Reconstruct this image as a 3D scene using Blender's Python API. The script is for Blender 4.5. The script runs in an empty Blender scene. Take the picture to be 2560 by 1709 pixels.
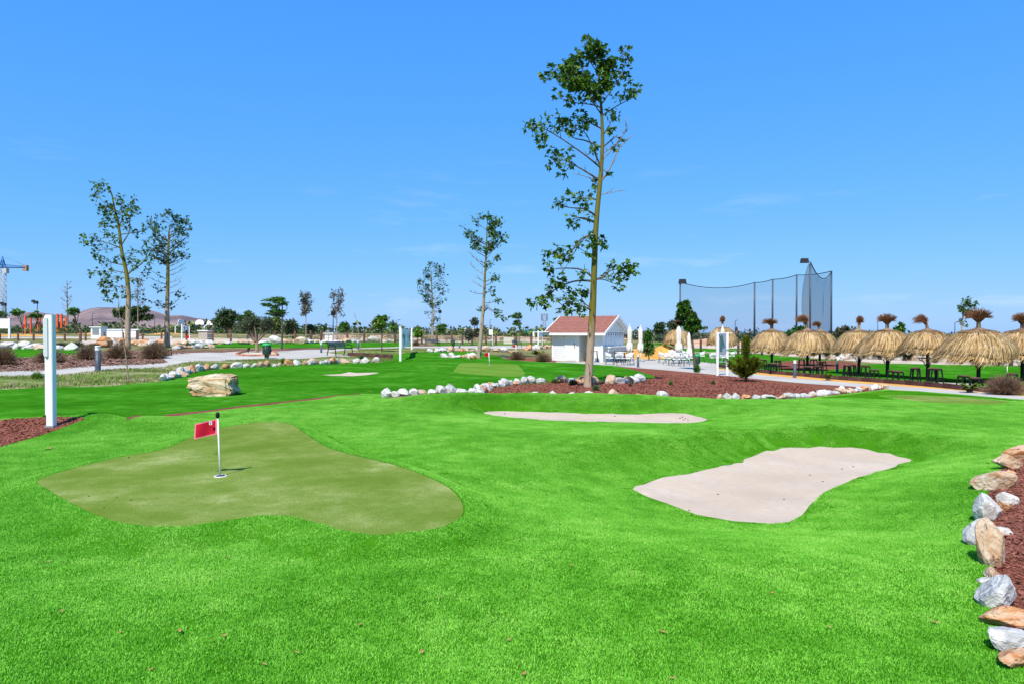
import bpy, bmesh, math, random
import numpy as np
from mathutils import Vector, Matrix
from mathutils.geometry import delaunay_2d_cdt

# ------------------------------------------------------------------ camera, sky, sun, exposure
SC = bpy.context.scene
COL = SC.collection
FPX, CX, CY, HOR = 1707.0, 1280.0, 854.5, 832.0
CAM_Z = 1.65
PITCH = math.atan((CY - HOR) / FPX)
SUN_AZ = math.radians(199.0)          # the sun stands behind the camera, a little to its left
SUN_EL = math.radians(53.0)

cam_d = bpy.data.cameras.new('camera')
cam_d.sensor_width = 36.0
cam_d.lens = 36.0 * FPX / 2560.0
cam_d.clip_start = 0.05
cam_d.clip_end = 20000
cam = bpy.data.objects.new('camera', cam_d)
COL.objects.link(cam)
cam.location = (0, 0, CAM_Z)
cam.rotation_euler = (math.pi / 2 - PITCH, 0, 0)
SC.camera = cam

world = bpy.data.worlds.new('World')
SC.world = world
world.use_nodes = True
wn = world.node_tree
wn.nodes.clear()
w_out = wn.nodes.new('ShaderNodeOutputWorld')
w_bg = wn.nodes.new('ShaderNodeBackground')
w_sky = wn.nodes.new('ShaderNodeTexSky')
w_sky.sky_type = 'NISHITA'
w_sky.sun_disc = False
w_sky.sun_elevation = SUN_EL
w_sky.sun_rotation = SUN_AZ
w_sky.air_density = 1.0
w_sky.dust_density = 0.3
w_sky.ozone_density = 2.5
w_sep = wn.nodes.new('ShaderNodeSeparateColor')
w_com = wn.nodes.new('ShaderNodeCombineColor')
wn.links.new(w_sky.outputs[0], w_sep.inputs[0])
for k_, (mul, ex) in enumerate([(.325, .87), (1.235, .45), (4.4, .06)]):   # the photograph's flat, saturated sky: every channel compressed alike all round
    p_ = wn.nodes.new('ShaderNodeMath')
    p_.operation = 'POWER'
    p_.inputs[1].default_value = ex
    m_ = wn.nodes.new('ShaderNodeMath')
    m_.operation = 'MULTIPLY'
    m_.inputs[1].default_value = mul
    wn.links.new(w_sep.outputs[k_], p_.inputs[0])
    wn.links.new(p_.outputs[0], m_.inputs[0])
    wn.links.new(m_.outputs[0], w_com.inputs[k_])
w_bg.inputs['Strength'].default_value = 0.15
c_tc = wn.nodes.new('ShaderNodeTexCoord')          # a few faint wisps of cloud low over the horizon, all the way round
c_mp = wn.nodes.new('ShaderNodeMapping')
c_mp.inputs['Scale'].default_value = (1.6, 1.6, 9.0)
c_n = wn.nodes.new('ShaderNodeTexNoise')
c_n.inputs['Scale'].default_value = 2.6
c_n.inputs['Detail'].default_value = 9
c_n.inputs['Roughness'].default_value = .62
c_r = wn.nodes.new('ShaderNodeMapRange')
c_r.inputs['From Min'].default_value = .56
c_r.inputs['From Max'].default_value = .78
c_r.inputs['To Max'].default_value = .30
c_s = wn.nodes.new('ShaderNodeSeparateXYZ')
c_b = wn.nodes.new('ShaderNodeMapRange')
c_b.inputs['From Min'].default_value = .30
c_b.inputs['From Max'].default_value = .06
c_m = wn.nodes.new('ShaderNodeMath')
c_m.operation = 'MULTIPLY'
c_x = wn.nodes.new('ShaderNodeMix')
c_x.data_type = 'RGBA'
c_x.inputs[7].default_value = (4.6, 4.9, 5.2, 1)
wn.links.new(c_tc.outputs['Generated'], c_mp.inputs['Vector'])
wn.links.new(c_mp.outputs[0], c_n.inputs['Vector'])
wn.links.new(c_n.outputs['Fac'], c_r.inputs['Value'])
wn.links.new(c_tc.outputs['Generated'], c_s.inputs[0])
wn.links.new(c_s.outputs['Z'], c_b.inputs['Value'])
wn.links.new(c_r.outputs[0], c_m.inputs[0])
wn.links.new(c_b.outputs[0], c_m.inputs[1])
wn.links.new(c_m.outputs[0], c_x.inputs[0])
wn.links.new(w_com.outputs[0], c_x.inputs[6])
wn.links.new(c_x.outputs[2], w_bg.inputs['Color'])
wn.links.new(w_bg.outputs[0], w_out.inputs['Surface'])

sun_d = bpy.data.lights.new('sun', 'SUN')
sun_d.energy = 4.6
sun_d.angle = math.radians(0.53)
sun_d.color = (1.0, 0.94, 0.83)
sun = bpy.data.objects.new('sun', sun_d)
COL.objects.link(sun)
sdir = Vector((math.sin(SUN_AZ) * math.cos(SUN_EL), math.cos(SUN_AZ) * math.cos(SUN_EL), math.sin(SUN_EL)))
sun.rotation_euler = sdir.to_track_quat('Z', 'Y').to_euler()
sun.location = (-10, -20, 40)

SC.view_settings.view_transform = 'Standard'
SC.view_settings.look = 'None'
SC.view_settings.exposure = 0.5
SC.view_settings.gamma = 1.0
SC.view_settings.use_curve_mapping = False
SC.cycles.max_bounces = 8
SC.cycles.transparent_max_bounces = 16

R = random.Random(7)
NR = np.random.default_rng(11)

# ------------------------------------------------------------------ pixel rays (2560 x 1709 photograph) and terrain height
SP, CP = math.sin(PITCH), math.cos(PITCH)

def ray(px, py):
    a = (np.asarray(px, float) - CX) / FPX
    b = -(np.asarray(py, float) - CY) / FPX
    return a, CP + b * SP, -SP + b * CP

def At(px, py, d):
    a, f, u = ray(px, py)
    k = d / f
    return Vector((float(a * k), float(d), float(CAM_Z + u * k)))

CTRL = np.array([
    (0, -6, 0), (-10, 0, 0), (10, 0, 0), (0, 4, 0), (-4, 8, 0), (4, 8, 0), (-8, 11, 0), (9, 11, 0), (0, 13, -.09), (4, 13, -.09), (7.5, 13, -.06), (-5.5, 13, 0), (-12, 13, 0), (13, 14, -.12),
    (-4, 17, 0), (3, 17, -.02), (9, 17, -.1), (-8, 18, -.08), (-16, 21, -.06), (0, 20, -.12), (2.6, 23, -.16), (7, 21, -.2), (11, 22, -.28),
    (-20, 27, -.03), (-8, 27, -.06), (16, 20, -.28), (14, 24, -.36), (20, 26, -.45), (15, 30, -.6), (22, 33, -.6), (30, 30, -.6), (15, 37, -.6),
    (20, 45, -.6), (10, 30, -.42), (9, 40, -.45), (5, 47, -.33), (1, 47, -.3), (0, 35, -.14), (-8, 37, 0.02), (-10, 48, .06), (-7, 41, .12),
    (-28, 28, 0), (-14, 45, .05), (-28, 42, .2), (-32, 55, .4), (-18, 60, .25), (-5, 65, .15), (5, 80, .05), (15, 60, -.55), (30, 60, -.6),
    (20, 90, -.5), (0, 110, .35), (-30, 100, .6), (-60, 100, .6), (-90, 145, 1.5), (-60, 145, 1.45), (-30, 150, 1.2), (0, 150, .8), (30, 150, .2), (45, 110, -.4), (80, 160, -.4),
    (0, 260, .6), (-150, 260, 1.2), (150, 260, -.4), (0, 1000, 0), (-900, 1000, 1), (900, 1000, 0), (0, 5000, 0), (-4000, 5000, 0), (4000, 5000, 0)], float)

def uv(x, y):
    yy = np.maximum(y, -4) + 9.0
    return x / yy * 3.0, np.log(yy) * 3.0

CU, CV = uv(CTRL[:, 0], CTRL[:, 1])
MOUNDS = [  # x, y, sx, sy, amp
    (-1.5, 16.3, 1.6, .75, .235), (1.0, 16.9, 2.0, .62, .20), (3.7, 17.0, 1.7, .6, .14), (-2.1, 18.2, 1.7, .55, .10), (3.0, 11.6, 1.3, .6, .11), (1.6, 10.7, .9, .7, .14), (5.4, 12.3, 1.2, .6, .03),
    (-7.4, 12.2, 1.5, .8, .2), (5.0, 8.6, .8, 1.1, .17), (-9.5, 12.6, 1.6, .8, .12), (-3.2, 13.6, 1.7, .7, .07), (1.2, 8.6, .9, .8, .07),
    (-5.6, 6.0, 1.2, .8, .06), (1.0, 4.6, 1.6, .7, .05), (-2.9, 3.9, 1.2, .6, .04), (4.2, 5.8, 1.0, .7, .05), (7.5, 13.5, 2.0, .8, .06),
    (9, 16.5, 2.6, .7, .05), (-.7, 10.8, 1.1, .9, .06), (-.6, 7.4, .9, .5, -.06)]
FEATS = []   # (closed world polygon, level, blend width)

def seg_dist(px, py, poly):
    d = np.full(px.shape, 1e9)
    n = len(poly)
    for i in range(n):
        ax, ay = poly[i]
        bx, by = poly[(i + 1) % n]
        ex, ey = bx - ax, by - ay
        t = np.clip(((px - ax) * ex + (py - ay) * ey) / (ex * ex + ey * ey + 1e-12), 0, 1)
        d = np.minimum(d, (px - ax - t * ex) ** 2 + (py - ay - t * ey) ** 2)
    return np.sqrt(d)

def inside(px, py, poly):
    r = np.zeros(px.shape, bool)
    n = len(poly)
    j = n - 1
    for i in range(n):
        xi, yi = poly[i]
        xj, yj = poly[j]
        c = ((yi > py) != (yj > py))
        with np.errstate(divide='ignore', invalid='ignore'):
            c &= px < (xj - xi) * (py - yi) / (yj - yi + 1e-15) + xi
        r ^= c
        j = i
    return r

def H(x, y):
    x = np.atleast_1d(np.asarray(x, float))
    y = np.atleast_1d(np.asarray(y, float))
    u, v = uv(x, y)
    w = np.exp(-((u[:, None] - CU) ** 2 + (v[:, None] - CV) ** 2) / 0.22) + 1e-9
    z = (w * CTRL[:, 2]).sum(1) / w.sum(1)
    near = (y > -3) & (y < 20)
    if near.any():
        xn, yn = x[near], y[near]
        zn = z[near]
        for (mx, my, sx, sy, a) in MOUNDS:
            zn = zn + a * np.exp(-((xn - mx) / sx) ** 2 - ((yn - my) / sy) ** 2)
        zn = zn + .012 * np.sin(xn * 2.1 + 1.3 * np.sin(yn * 1.1)) * np.sin(yn * 1.7 + .6) + .008 * np.sin(xn * 4.3 + yn * 2.2)
        for (poly, lev, wb, wf) in FEATS:
            x0, y0 = poly.min(0) - 3
            x1, y1 = poly.max(0) + 3
            k = (xn > x0) & (xn < x1) & (yn > y0) & (yn < y1)
            if not k.any():
                continue
            d = seg_dist(xn[k], yn[k], poly)
            ins = inside(xn[k], yn[k], poly)
            yc, ys = poly[:, 1].mean(), max(.4, np.ptp(poly[:, 1]) * .5)
            f = np.clip(.5 + (yn[k] - yc) / ys * .5, 0, 1)
            s = np.clip(d / (wf + (wb - wf) * f * f * (3 - 2 * f)), 0, 1)
            s = s * s * (3 - 2 * s)
            dish = lev - .04 * np.clip(d / .8, 0, 1) + .012 * np.sin(xn[k] * 5 + yn[k] * 3) if lev < 0 else np.full(d.shape, lev)
            zn[k] = np.where(ins, dish, lev + (zn[k] - lev) * s)
        z[near] = zn
    mid = (y > 18) & (y < 60) & (x < 6)
    if mid.any():
        xm, ym = x[mid], y[mid]
        f = np.clip((ym - 19) / 4, 0, 1) * np.clip((6 - xm) / 3, 0, 1)
        z[mid] += f * (.05 * np.sin(xm * .55 + 1.2 * np.sin(ym * .21)) * np.sin(ym * .62 + .5) + .03 * np.sin(xm * 1.1 + ym * .9))
    return z

def h1(x, y):
    return float(H([x], [y])[0])

TS = np.concatenate([np.arange(1.2, 24, .05), 24 * 1.006 ** np.arange(0, 520)])

def G(px, py, off=0.0):
    """point where the pixel's ray meets the terrain"""
    a, f, u = ray(px, py)
    t = TS / f
    zr = CAM_Z + u * t
    hz = H(a * t, TS)
    below = np.nonzero(zr < hz)[0]
    if len(below) == 0:
        i = len(TS) - 1
        y = TS[i]
    else:
        i = max(1, int(below[0]))
        g0, g1 = zr[i - 1] - hz[i - 1], zr[i] - hz[i]
        y = TS[i - 1] + (TS[i] - TS[i - 1]) * g0 / (g0 - g1 + 1e-12)
    k = y / f
    x = float(a * k)
    return Vector((x, float(y), h1(x, y) + off))

def B(px, d, off=0.0):
    x = float((px - CX) / FPX * d)
    return Vector((x, d, h1(x, d) + off))

def zpx(py, d):
    return At(CX, py, d).z

def plane_pts(pts, z):
    out = []
    for p in pts:
        a, f, u = ray(p[0], p[1])
        k = (z - CAM_Z) / u
        out.append((float(a * k), float(f * k)))
    return np.array(out)

def smooth_closed(P, step):
    P = np.asarray(P, float)
    n = len(P)
    out = []
    for i in range(n):
        p0, p1, p2, p3 = P[i - 1], P[i], P[(i + 1) % n], P[(i + 2) % n]
        L = np.linalg.norm(p2 - p1)
        m = max(1, int(L / step))
        for k in range(m):
            t = k / m
            out.append(.5 * ((2 * p1) + (-p0 + p2) * t + (2 * p0 - 5 * p1 + 4 * p2 - p3) * t * t + (-p0 + 3 * p1 - 3 * p2 + p3) * t ** 3))
    return np.array(out)

def D(l):
    return [(x * 1.0898, y * 1.0898) for x, y in l]

GREEN1_PX = D([(85, 1103), (133, 1083), (265, 1049), (368, 1031), (425, 1008), (456, 995), (520, 978), (587, 967), (630, 966), (665, 971), (690, 986), (725, 1010), (765, 1030),
               (830, 1047), (900, 1064), (960, 1084), (1010, 1106), (1045, 1130), (1062, 1160), (1056, 1186), (1020, 1206), (950, 1220), (860, 1226),
               (790, 1216), (725, 1197), (660, 1182), (600, 1180), (520, 1192), (430, 1205), (350, 1206), (280, 1198), (210, 1175), (150, 1145), (108, 1120)])
BUNK1_PX = D([(1112, 948), (1140, 942), (1200, 943), (1300, 946), (1400, 949), (1500, 948), (1560, 946), (1598, 953), (1622, 962), (1600, 968), (1550, 970), (1450, 968), (1350, 966), (1250, 963), (1170, 956)])
BUNK2_PX = D([(1452, 1121), (1475, 1108), (1520, 1095), (1580, 1085), (1640, 1072), (1690, 1062), (1722, 1049), (1760, 1035), (1810, 1026), (1880, 1024), (1950, 1027), (2020, 1036),
              (2078, 1050), (2070, 1063), (2000, 1085), (1930, 1110), (1882, 1135), (1857, 1160), (1840, 1180), (1810, 1195), (1770, 1200), (1680, 1195), (1600, 1178), (1530, 1156), (1478, 1136)])
green1 = smooth_closed(plane_pts(GREEN1_PX, .10), .18)
bunk1 = smooth_closed(plane_pts(BUNK1_PX, -.20), .18)
bunk2 = smooth_closed(plane_pts(BUNK2_PX, -.33), .18)

def ragged(poly, amp, yc):   # back edges of the sand are uneven
    out = poly.copy()
    c = poly.mean(0)
    for i, p in enumerate(poly):
        v = (p - c) / (np.linalg.norm(p - c) + 1e-9)
        k = 1.0 if p[1] > yc else .25
        out[i] = p + v * NR.normal(0, amp) * k
    return out
bunk1 = ragged(bunk1, .04, bunk1[:, 1].mean())
bunk2 = ragged(bunk2, .05, bunk2[:, 1].mean())
FEATS += [(green1, .10, .5, .5), (bunk1, -.20, .8, 2.6), (bunk2, -.33, .62, 2.4)]
# ------------------------------------------------------------------ materials
def newmat(name):
    m = bpy.data.materials.new(name)
    m.use_nodes = True
    nt = m.node_tree
    return m, nt, nt.nodes['Principled BSDF']

def mat(name, c, rough=.7, c2=None, scale=8.0, bump=0.0, bscale=None, spec=.3, metal=0.0, detail=6.0, lo=.35, hi=.65, coords='Object', trans=0.0, stretch=None):
    m, nt, b = newmat(name)
    b.inputs['Roughness'].default_value = rough
    b.inputs['Specular IOR Level'].default_value = spec
    b.inputs['Metallic'].default_value = metal
    b.inputs['Base Color'].default_value = (*c, 1)
    tc = nt.nodes.new('ShaderNodeTexCoord')
    vec = tc.outputs[coords]
    if stretch:
        mp = nt.nodes.new('ShaderNodeMapping')
        mp.inputs['Scale'].default_value = stretch
        nt.links.new(vec, mp.inputs['Vector'])
        vec = mp.outputs[0]
    if c2 is not None:
        n = nt.nodes.new('ShaderNodeTexNoise')
        n.inputs['Scale'].default_value = scale
        n.inputs['Detail'].default_value = detail
        nt.links.new(vec, n.inputs['Vector'])
        r = nt.nodes.new('ShaderNodeValToRGB')
        r.color_ramp.elements[0].position = lo
        r.color_ramp.elements[1].position = hi
        r.color_ramp.elements[0].color = (*c, 1)
        r.color_ramp.elements[1].color = (*c2, 1)
        nt.links.new(n.outputs['Fac'], r.inputs['Fac'])
        nt.links.new(r.outputs['Color'], b.inputs['Base Color'])
    if bump:
        n2 = nt.nodes.new('ShaderNodeTexNoise')
        n2.inputs['Scale'].default_value = bscale or scale * 4
        n2.inputs['Detail'].default_value = 5
        nt.links.new(vec, n2.inputs['Vector'])
        bp = nt.nodes.new('ShaderNodeBump')
        bp.inputs['Strength'].default_value = bump
        bp.inputs['Distance'].default_value = .03
        nt.links.new(n2.outputs['Fac'], bp.inputs['Height'])
        nt.links.new(bp.outputs['Normal'], b.inputs['Normal'])
    if trans:
        t = nt.nodes.new('ShaderNodeBsdfTranslucent')
        mx = nt.nodes.new('ShaderNodeMixShader')
        mx.inputs['Fac'].default_value = trans
        src = b.inputs['Base Color'].links
        if src:
            nt.links.new(src[0].from_socket, t.inputs['Color'])
        else:
            t.inputs['Color'].default_value = (*c, 1)
        nt.links.new(b.outputs[0], mx.inputs[1])
        nt.links.new(t.outputs[0], mx.inputs[2])
        nt.links.new(mx.outputs[0], nt.nodes['Material Output'].inputs['Surface'])
    return m

def layered(name, stops, s1, s2, s3, rough=.95, bump=.4, bscale=60, trans=0.0, spec=0.0, sheen=0.0, w=(.5, .3, .2)):
    """three noises of very different sizes (world position) summed and run through a colour ramp"""
    m, nt, b = newmat(name)
    b.inputs['Roughness'].default_value = rough
    b.inputs['Specular IOR Level'].default_value = spec
    g = nt.nodes.new('ShaderNodeNewGeometry')
    acc = None
    for s, wt in zip((s1, s2, s3), w):
        n = nt.nodes.new('ShaderNodeTexNoise')
        n.inputs['Scale'].default_value = s
        n.inputs['Detail'].default_value = 4
        nt.links.new(g.outputs['Position'], n.inputs['Vector'])
        mu = nt.nodes.new('ShaderNodeMath')
        mu.operation = 'MULTIPLY_ADD'
        mu.inputs[1].default_value = wt
        nt.links.new(n.outputs['Fac'], mu.inputs[0])
        if acc is None:
            mu.inputs[2].default_value = 0
        else:
            nt.links.new(acc, mu.inputs[2])
        acc = mu.outputs[0]
    r = nt.nodes.new('ShaderNodeValToRGB')
    el = r.color_ramp.elements
    while len(el) < len(stops):
        el.new(.5)
    for e, (p, c) in zip(el, stops):
        e.position = p
        e.color = (*c, 1)
    nt.links.new(acc, r.inputs['Fac'])
    nt.links.new(r.outputs['Color'], b.inputs['Base Color'])
    if bump:
        n2 = nt.nodes.new('ShaderNodeTexNoise')
        n2.inputs['Scale'].default_value = bscale
        n2.inputs['Detail'].default_value = 4
        nt.links.new(g.outputs['Position'], n2.inputs['Vector'])
        bp = nt.nodes.new('ShaderNodeBump')
        bp.inputs['Strength'].default_value = bump
        bp.inputs['Distance'].default_value = .02
        nt.links.new(n2.outputs['Fac'], bp.inputs['Height'])
        nt.links.new(bp.outputs['Normal'], b.inputs['Normal'])
    if trans:
        t = nt.nodes.new('ShaderNodeBsdfTranslucent')
        mx = nt.nodes.new('ShaderNodeMixShader')
        mx.inputs['Fac'].default_value = trans
        nt.links.new(r.outputs['Color'], t.inputs['Color'])
        nt.links.new(b.outputs[0], mx.inputs[1])
        nt.links.new(t.outputs[0], mx.inputs[2])
        nt.links.new(mx.outputs[0], nt.nodes['Material Output'].inputs['Surface'])
    return m

GR = [(.40, (.11, .41, .016)), (.5, (.20, .57, .040)), (.60, (.35, .70, .10))]
M = {}
M['turf'] = layered('turf', [(.38, (.032, .14, .004)), (.52, (.048, .19, .007)), (.66, (.075, .24, .013))], .55, 6, 60, bump=.7, bscale=90)
M['blade'] = layered('turf_blade', GR, .5, 3.2, 45, rough=.55, bump=0, trans=.3, spec=.35, w=(.34, .3, .36))
M['fairway'] = layered('fairway_turf', [(.38, (.020, .115, .004)), (.52, (.036, .175, .008)), (.64, (.08, .255, .025))], .35, 2.5, 25, bump=.3, bscale=30, w=(.45, .35, .2))
M['green'] = layered('putting_surface', [(.40, (.115, .19, .024)), (.50, (.155, .228, .040)), (.58, (.23, .29, .078)), (.66, (.37, .41, .17))], 1.0, 5, 75, bump=.7, bscale=110, w=(.46, .22, .32))
M['green_far'] = layered('putting_surface_far', [(.4, (.095, .20, .022)), (.6, (.135, .24, .036))], .5, 3, 30, bump=.1)
M['sand'] = layered('bunker_sand', [(.40, (.45, .36, .27)), (.54, (.49, .40, .31)), (.62, (.53, .44, .35))], 1.2, 11, 190, bump=.5, bscale=60)
M['mulch'] = layered('red_mulch', [(.36, (.10, .032, .022)), (.5, (.21, .078, .052)), (.66, (.31, .13, .09))], .8, 14, 110, bump=1.0, bscale=70, w=(.25, .3, .45))
M['mulch_brown'] = layered('bark_mulch', [(.38, (.05, .028, .02)), (.5, (.15, .08, .058)), (.62, (.33, .21, .16))], 1, 9, 40, bump=1, bscale=20, w=(.2, .4, .4))
M['weedy'] = layered('weedy_soil', [(.36, (.05, .12, .02)), (.47, (.12, .19, .035)), (.53, (.25, .22, .12)), (.64, (.38, .31, .22))], .5, 3, 18, bump=.8, bscale=25, w=(.45, .35, .2))
M['concrete'] = layered('path_concrete', [(.4, (.36, .34, .30)), (.6, (.46, .435, .385))], .4, 5, 60, rough=.85, bump=.15, bscale=50)
M['ochre'] = layered('ochre_gravel', [(.38, (.46, .22, .05)), (.6, (.68, .37, .10))], 1, 8, 50, bump=.7, bscale=30)
M['earth'] = layered('dry_ground', [(.38, (.16, .12, .065)), (.5, (.28, .21, .12)), (.62, (.40, .31, .20))], .03, .3, 3, bump=.4, bscale=4)
M['scrub'] = layered('scrub_ground', [(.4, (.07, .10, .03)), (.52, (.18, .17, .07)), (.64, (.34, .27, .16))], .12, 1.2, 6, bump=.5, bscale=4, w=(.4, .35, .25))
M['pale_gravel'] = layered('pale_gravel', [(.38, (.38, .30, .22)), (.6, (.56, .48, .38))], .4, 3, 12, bump=.8, bscale=8)
M['pink_soil'] = layered('pinkish_soil', [(.38, (.36, .20, .13)), (.6, (.55, .36, .25))], .3, 2, 9, bump=.6, bscale=6)
M['sea'] = mat('sea_water', (.05, .13, .22), .25, spec=.4)
M['hill'] = layered('dry_hill_hazed', [(.40, (.105, .082, .09)), (.5, (.18, .135, .14)), (.60, (.28, .21, .195))], .004, .018, .07, bump=0)  # mauve tone of distance haze is put into the hill colour
M['white'] = mat('white_paint', (.80, .80, .79), .45, c2=(.74, .745, .75), scale=3)
M['white_panel'] = mat('sign_panel_white', (.78, .84, .84), .4)
M['teal'] = mat('teal_print', (.02, .24, .2), .5)
M['navy'] = mat('dark_print', (.015, .03, .06), .5)
M['dark'] = mat('dark_metal', (.02, .024, .03), .55, c2=(.032, .036, .044), scale=5, spec=.15)
M['slate'] = mat('slate_metal', (.05, .065, .085), .45, c2=(.065, .085, .11), scale=4)
M['greymetal'] = mat('grey_metal', (.20, .23, .26), .5)
M['black'] = mat('black_metal', (.009, .009, .010), .6, c2=(.015, .015, .016), scale=6, spec=.12)
M['wood_dark'] = mat('dark_timber', (.045, .022, .016), .8, c2=(.09, .05, .035), scale=6, bump=.4, stretch=(4, 4, .6))
M['sleeper'] = mat('sleeper_timber', (.05, .022, .02), .85, c2=(.12, .055, .045), scale=3, bump=.4, bscale=20)
M['seat_wood'] = mat('seat_wood', (.085, .04, .02), .6, c2=(.15, .075, .04), scale=10)
M['rust'] = mat('brown_post', (.09, .04, .028), .8, c2=(.14, .065, .045), scale=5)
M['rope'] = mat('rope_fibre', (.42, .34, .24), .9)
M['orange'] = mat('orange_paint', (.72, .085, .015), .45, c2=(.78, .12, .03), scale=2)
M['red_flag'] = mat('red_cloth', (.58, .006, .03), .7, c2=(.66, .012, .05), scale=5, trans=.3)
M['pink_flag'] = mat('pink_cloth_hem', (.70, .16, .22), .7)
M['green_lid'] = mat('green_plastic', (.03, .36, .09), .45)
M['bin_green'] = mat('bin_green', (.012, .06, .03), .45, c2=(.02, .085, .045), scale=3)
M['roof_red'] = mat('red_shingle', (.22, .085, .06), .85, c2=(.29, .12, .088), scale=5, bump=.3, bscale=30)
M['fabric'] = mat('parasol_fabric', (.78, .74, .66), .8, c2=(.70, .65, .57), scale=3, trans=.12)
M['shell'] = mat('white_plastic', (.76, .77, .76), .4)
M['blue_top'] = mat('blue_table', (.03, .12, .26), .35)
M['thatch'] = layered('thatch_straw', [(.36, (.34, .21, .085)), (.5, (.52, .355, .165)), (.64, (.66, .49, .26))], 1.2, 14, 60, rough=.75, bump=0, trans=.2, w=(.2, .4, .4))
M['thatch_grey'] = layered('thatch_weathered', [(.36, (.15, .10, .065)), (.5, (.27, .19, .13)), (.64, (.40, .31, .23))], 1.2, 12, 50, rough=.8, bump=0, trans=.1)
M['thatch_pale'] = layered('thatch_pale', [(.36, (.50, .37, .20)), (.64, (.72, .59, .38))], 1.2, 14, 60, rough=.75, bump=0, trans=.2)
M['thatch_dark'] = layered('thatch_dark', [(.36, (.16, .085, .03)), (.64, (.32, .19, .075))], 1.2, 14, 60, rough=.8, bump=0, trans=.15)
M['tuft'] = layered('thatch_tuft', [(.36, (.10, .045, .025)), (.5, (.22, .105, .055)), (.64, (.38, .21, .11))], 2, 14, 50, rough=.8, bump=0, trans=.1)
M['bark_pale'] = mat('pale_bark', (.30, .23, .16), .85, c2=(.19, .14, .10), scale=6, bump=.4)
M['bark_dark'] = mat('dark_bark', (.06, .045, .035), .85, c2=(.12, .09, .07), scale=8, bump=.4)
M['deadwood'] = mat('dead_wood', (.30, .24, .20), .85, c2=(.20, .16, .13), scale=8)
M['box_pale'] = mat('pale_render', (.66, .62, .55), .85, c2=(.58, .54, .47), scale=.6)
M['grey_block'] = mat('grey_block', (.40, .36, .31), .85, c2=(.33, .30, .26), scale=2)
M['shed_green'] = mat('green_sheet', (.015, .22, .16), .5)
M['crane_blue'] = mat('crane_blue', (.04, .16, .42), .5)
M['crane_grey'] = mat('crane_grey', (.42, .45, .5), .5)
M['crane_block'] = mat('counterweight', (.42, .27, .18), .8, c2=(.33, .2, .13), scale=.5)
M['leaf_dry'] = mat('dry_leaf', (.30, .13, .055), .7, c2=(.42, .22, .10), scale=30)
M['map_print'] = mat('map_panel', (.34, .36, .44), .45)
M['map_green'] = mat('map_drawing', (.03, .14, .10), .5, c2=(.12, .22, .2), scale=12)

def leafmat(name, a, b_, tr=.25, scale=4, rough=.5):
    return mat(name, a, rough, c2=b_, scale=scale, trans=tr, coords='Object', spec=.3)
M['lf_big'] = leafmat('kurrajong_leaf', (.045, .14, .012), (.15, .27, .028), .36)
M['lf_mid'] = leafmat('kurrajong_leaf_pale', (.05, .15, .02), (.15, .27, .04), .32, scale=1.5)
M['lf_teal'] = leafmat('young_leaf', (.045, .12, .045), (.09, .19, .065), .32, scale=1)
M['lf_wind'] = leafmat('ruffled_leaf', (.025, .11, .02), (.10, .25, .03), scale=.9)
M['lf_olive'] = leafmat('olive_leaf', (.055, .075, .03), (.13, .16, .075), scale=1.4)
M['lf_dark'] = leafmat('dark_leaf', (.010, .040, .010), (.03, .09, .018), scale=1.0)
M['lf_yel'] = leafmat('yellow_leaf', (.10, .17, .012), (.24, .30, .02), scale=1.3)
M['lf_bright'] = leafmat('bright_leaf', (.06, .20, .02), (.14, .33, .03), scale=1.8)
M['lf_dead'] = leafmat('dried_leaf', (.10, .075, .06), (.20, .14, .11), scale=1)
M['lf_brown'] = mat('dried_twig', (.13, .07, .042), .9, c2=(.28, .16, .10), scale=5, trans=.1)
M['lf_brown_green'] = mat('dried_grass', (.14, .11, .04), .9, c2=(.26, .20, .09), scale=4, trans=.1)
M['lf_grey'] = leafmat('grey_leaf', (.07, .09, .065), (.16, .17, .12), scale=1.5)
M['lf_conifer'] = leafmat('conifer_spray', (.07, .12, .010), (.28, .28, .015), scale=2.2)
M['lf_palm'] = leafmat('palm_frond', (.06, .11, .015), (.24, .24, .03), scale=2)

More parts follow.
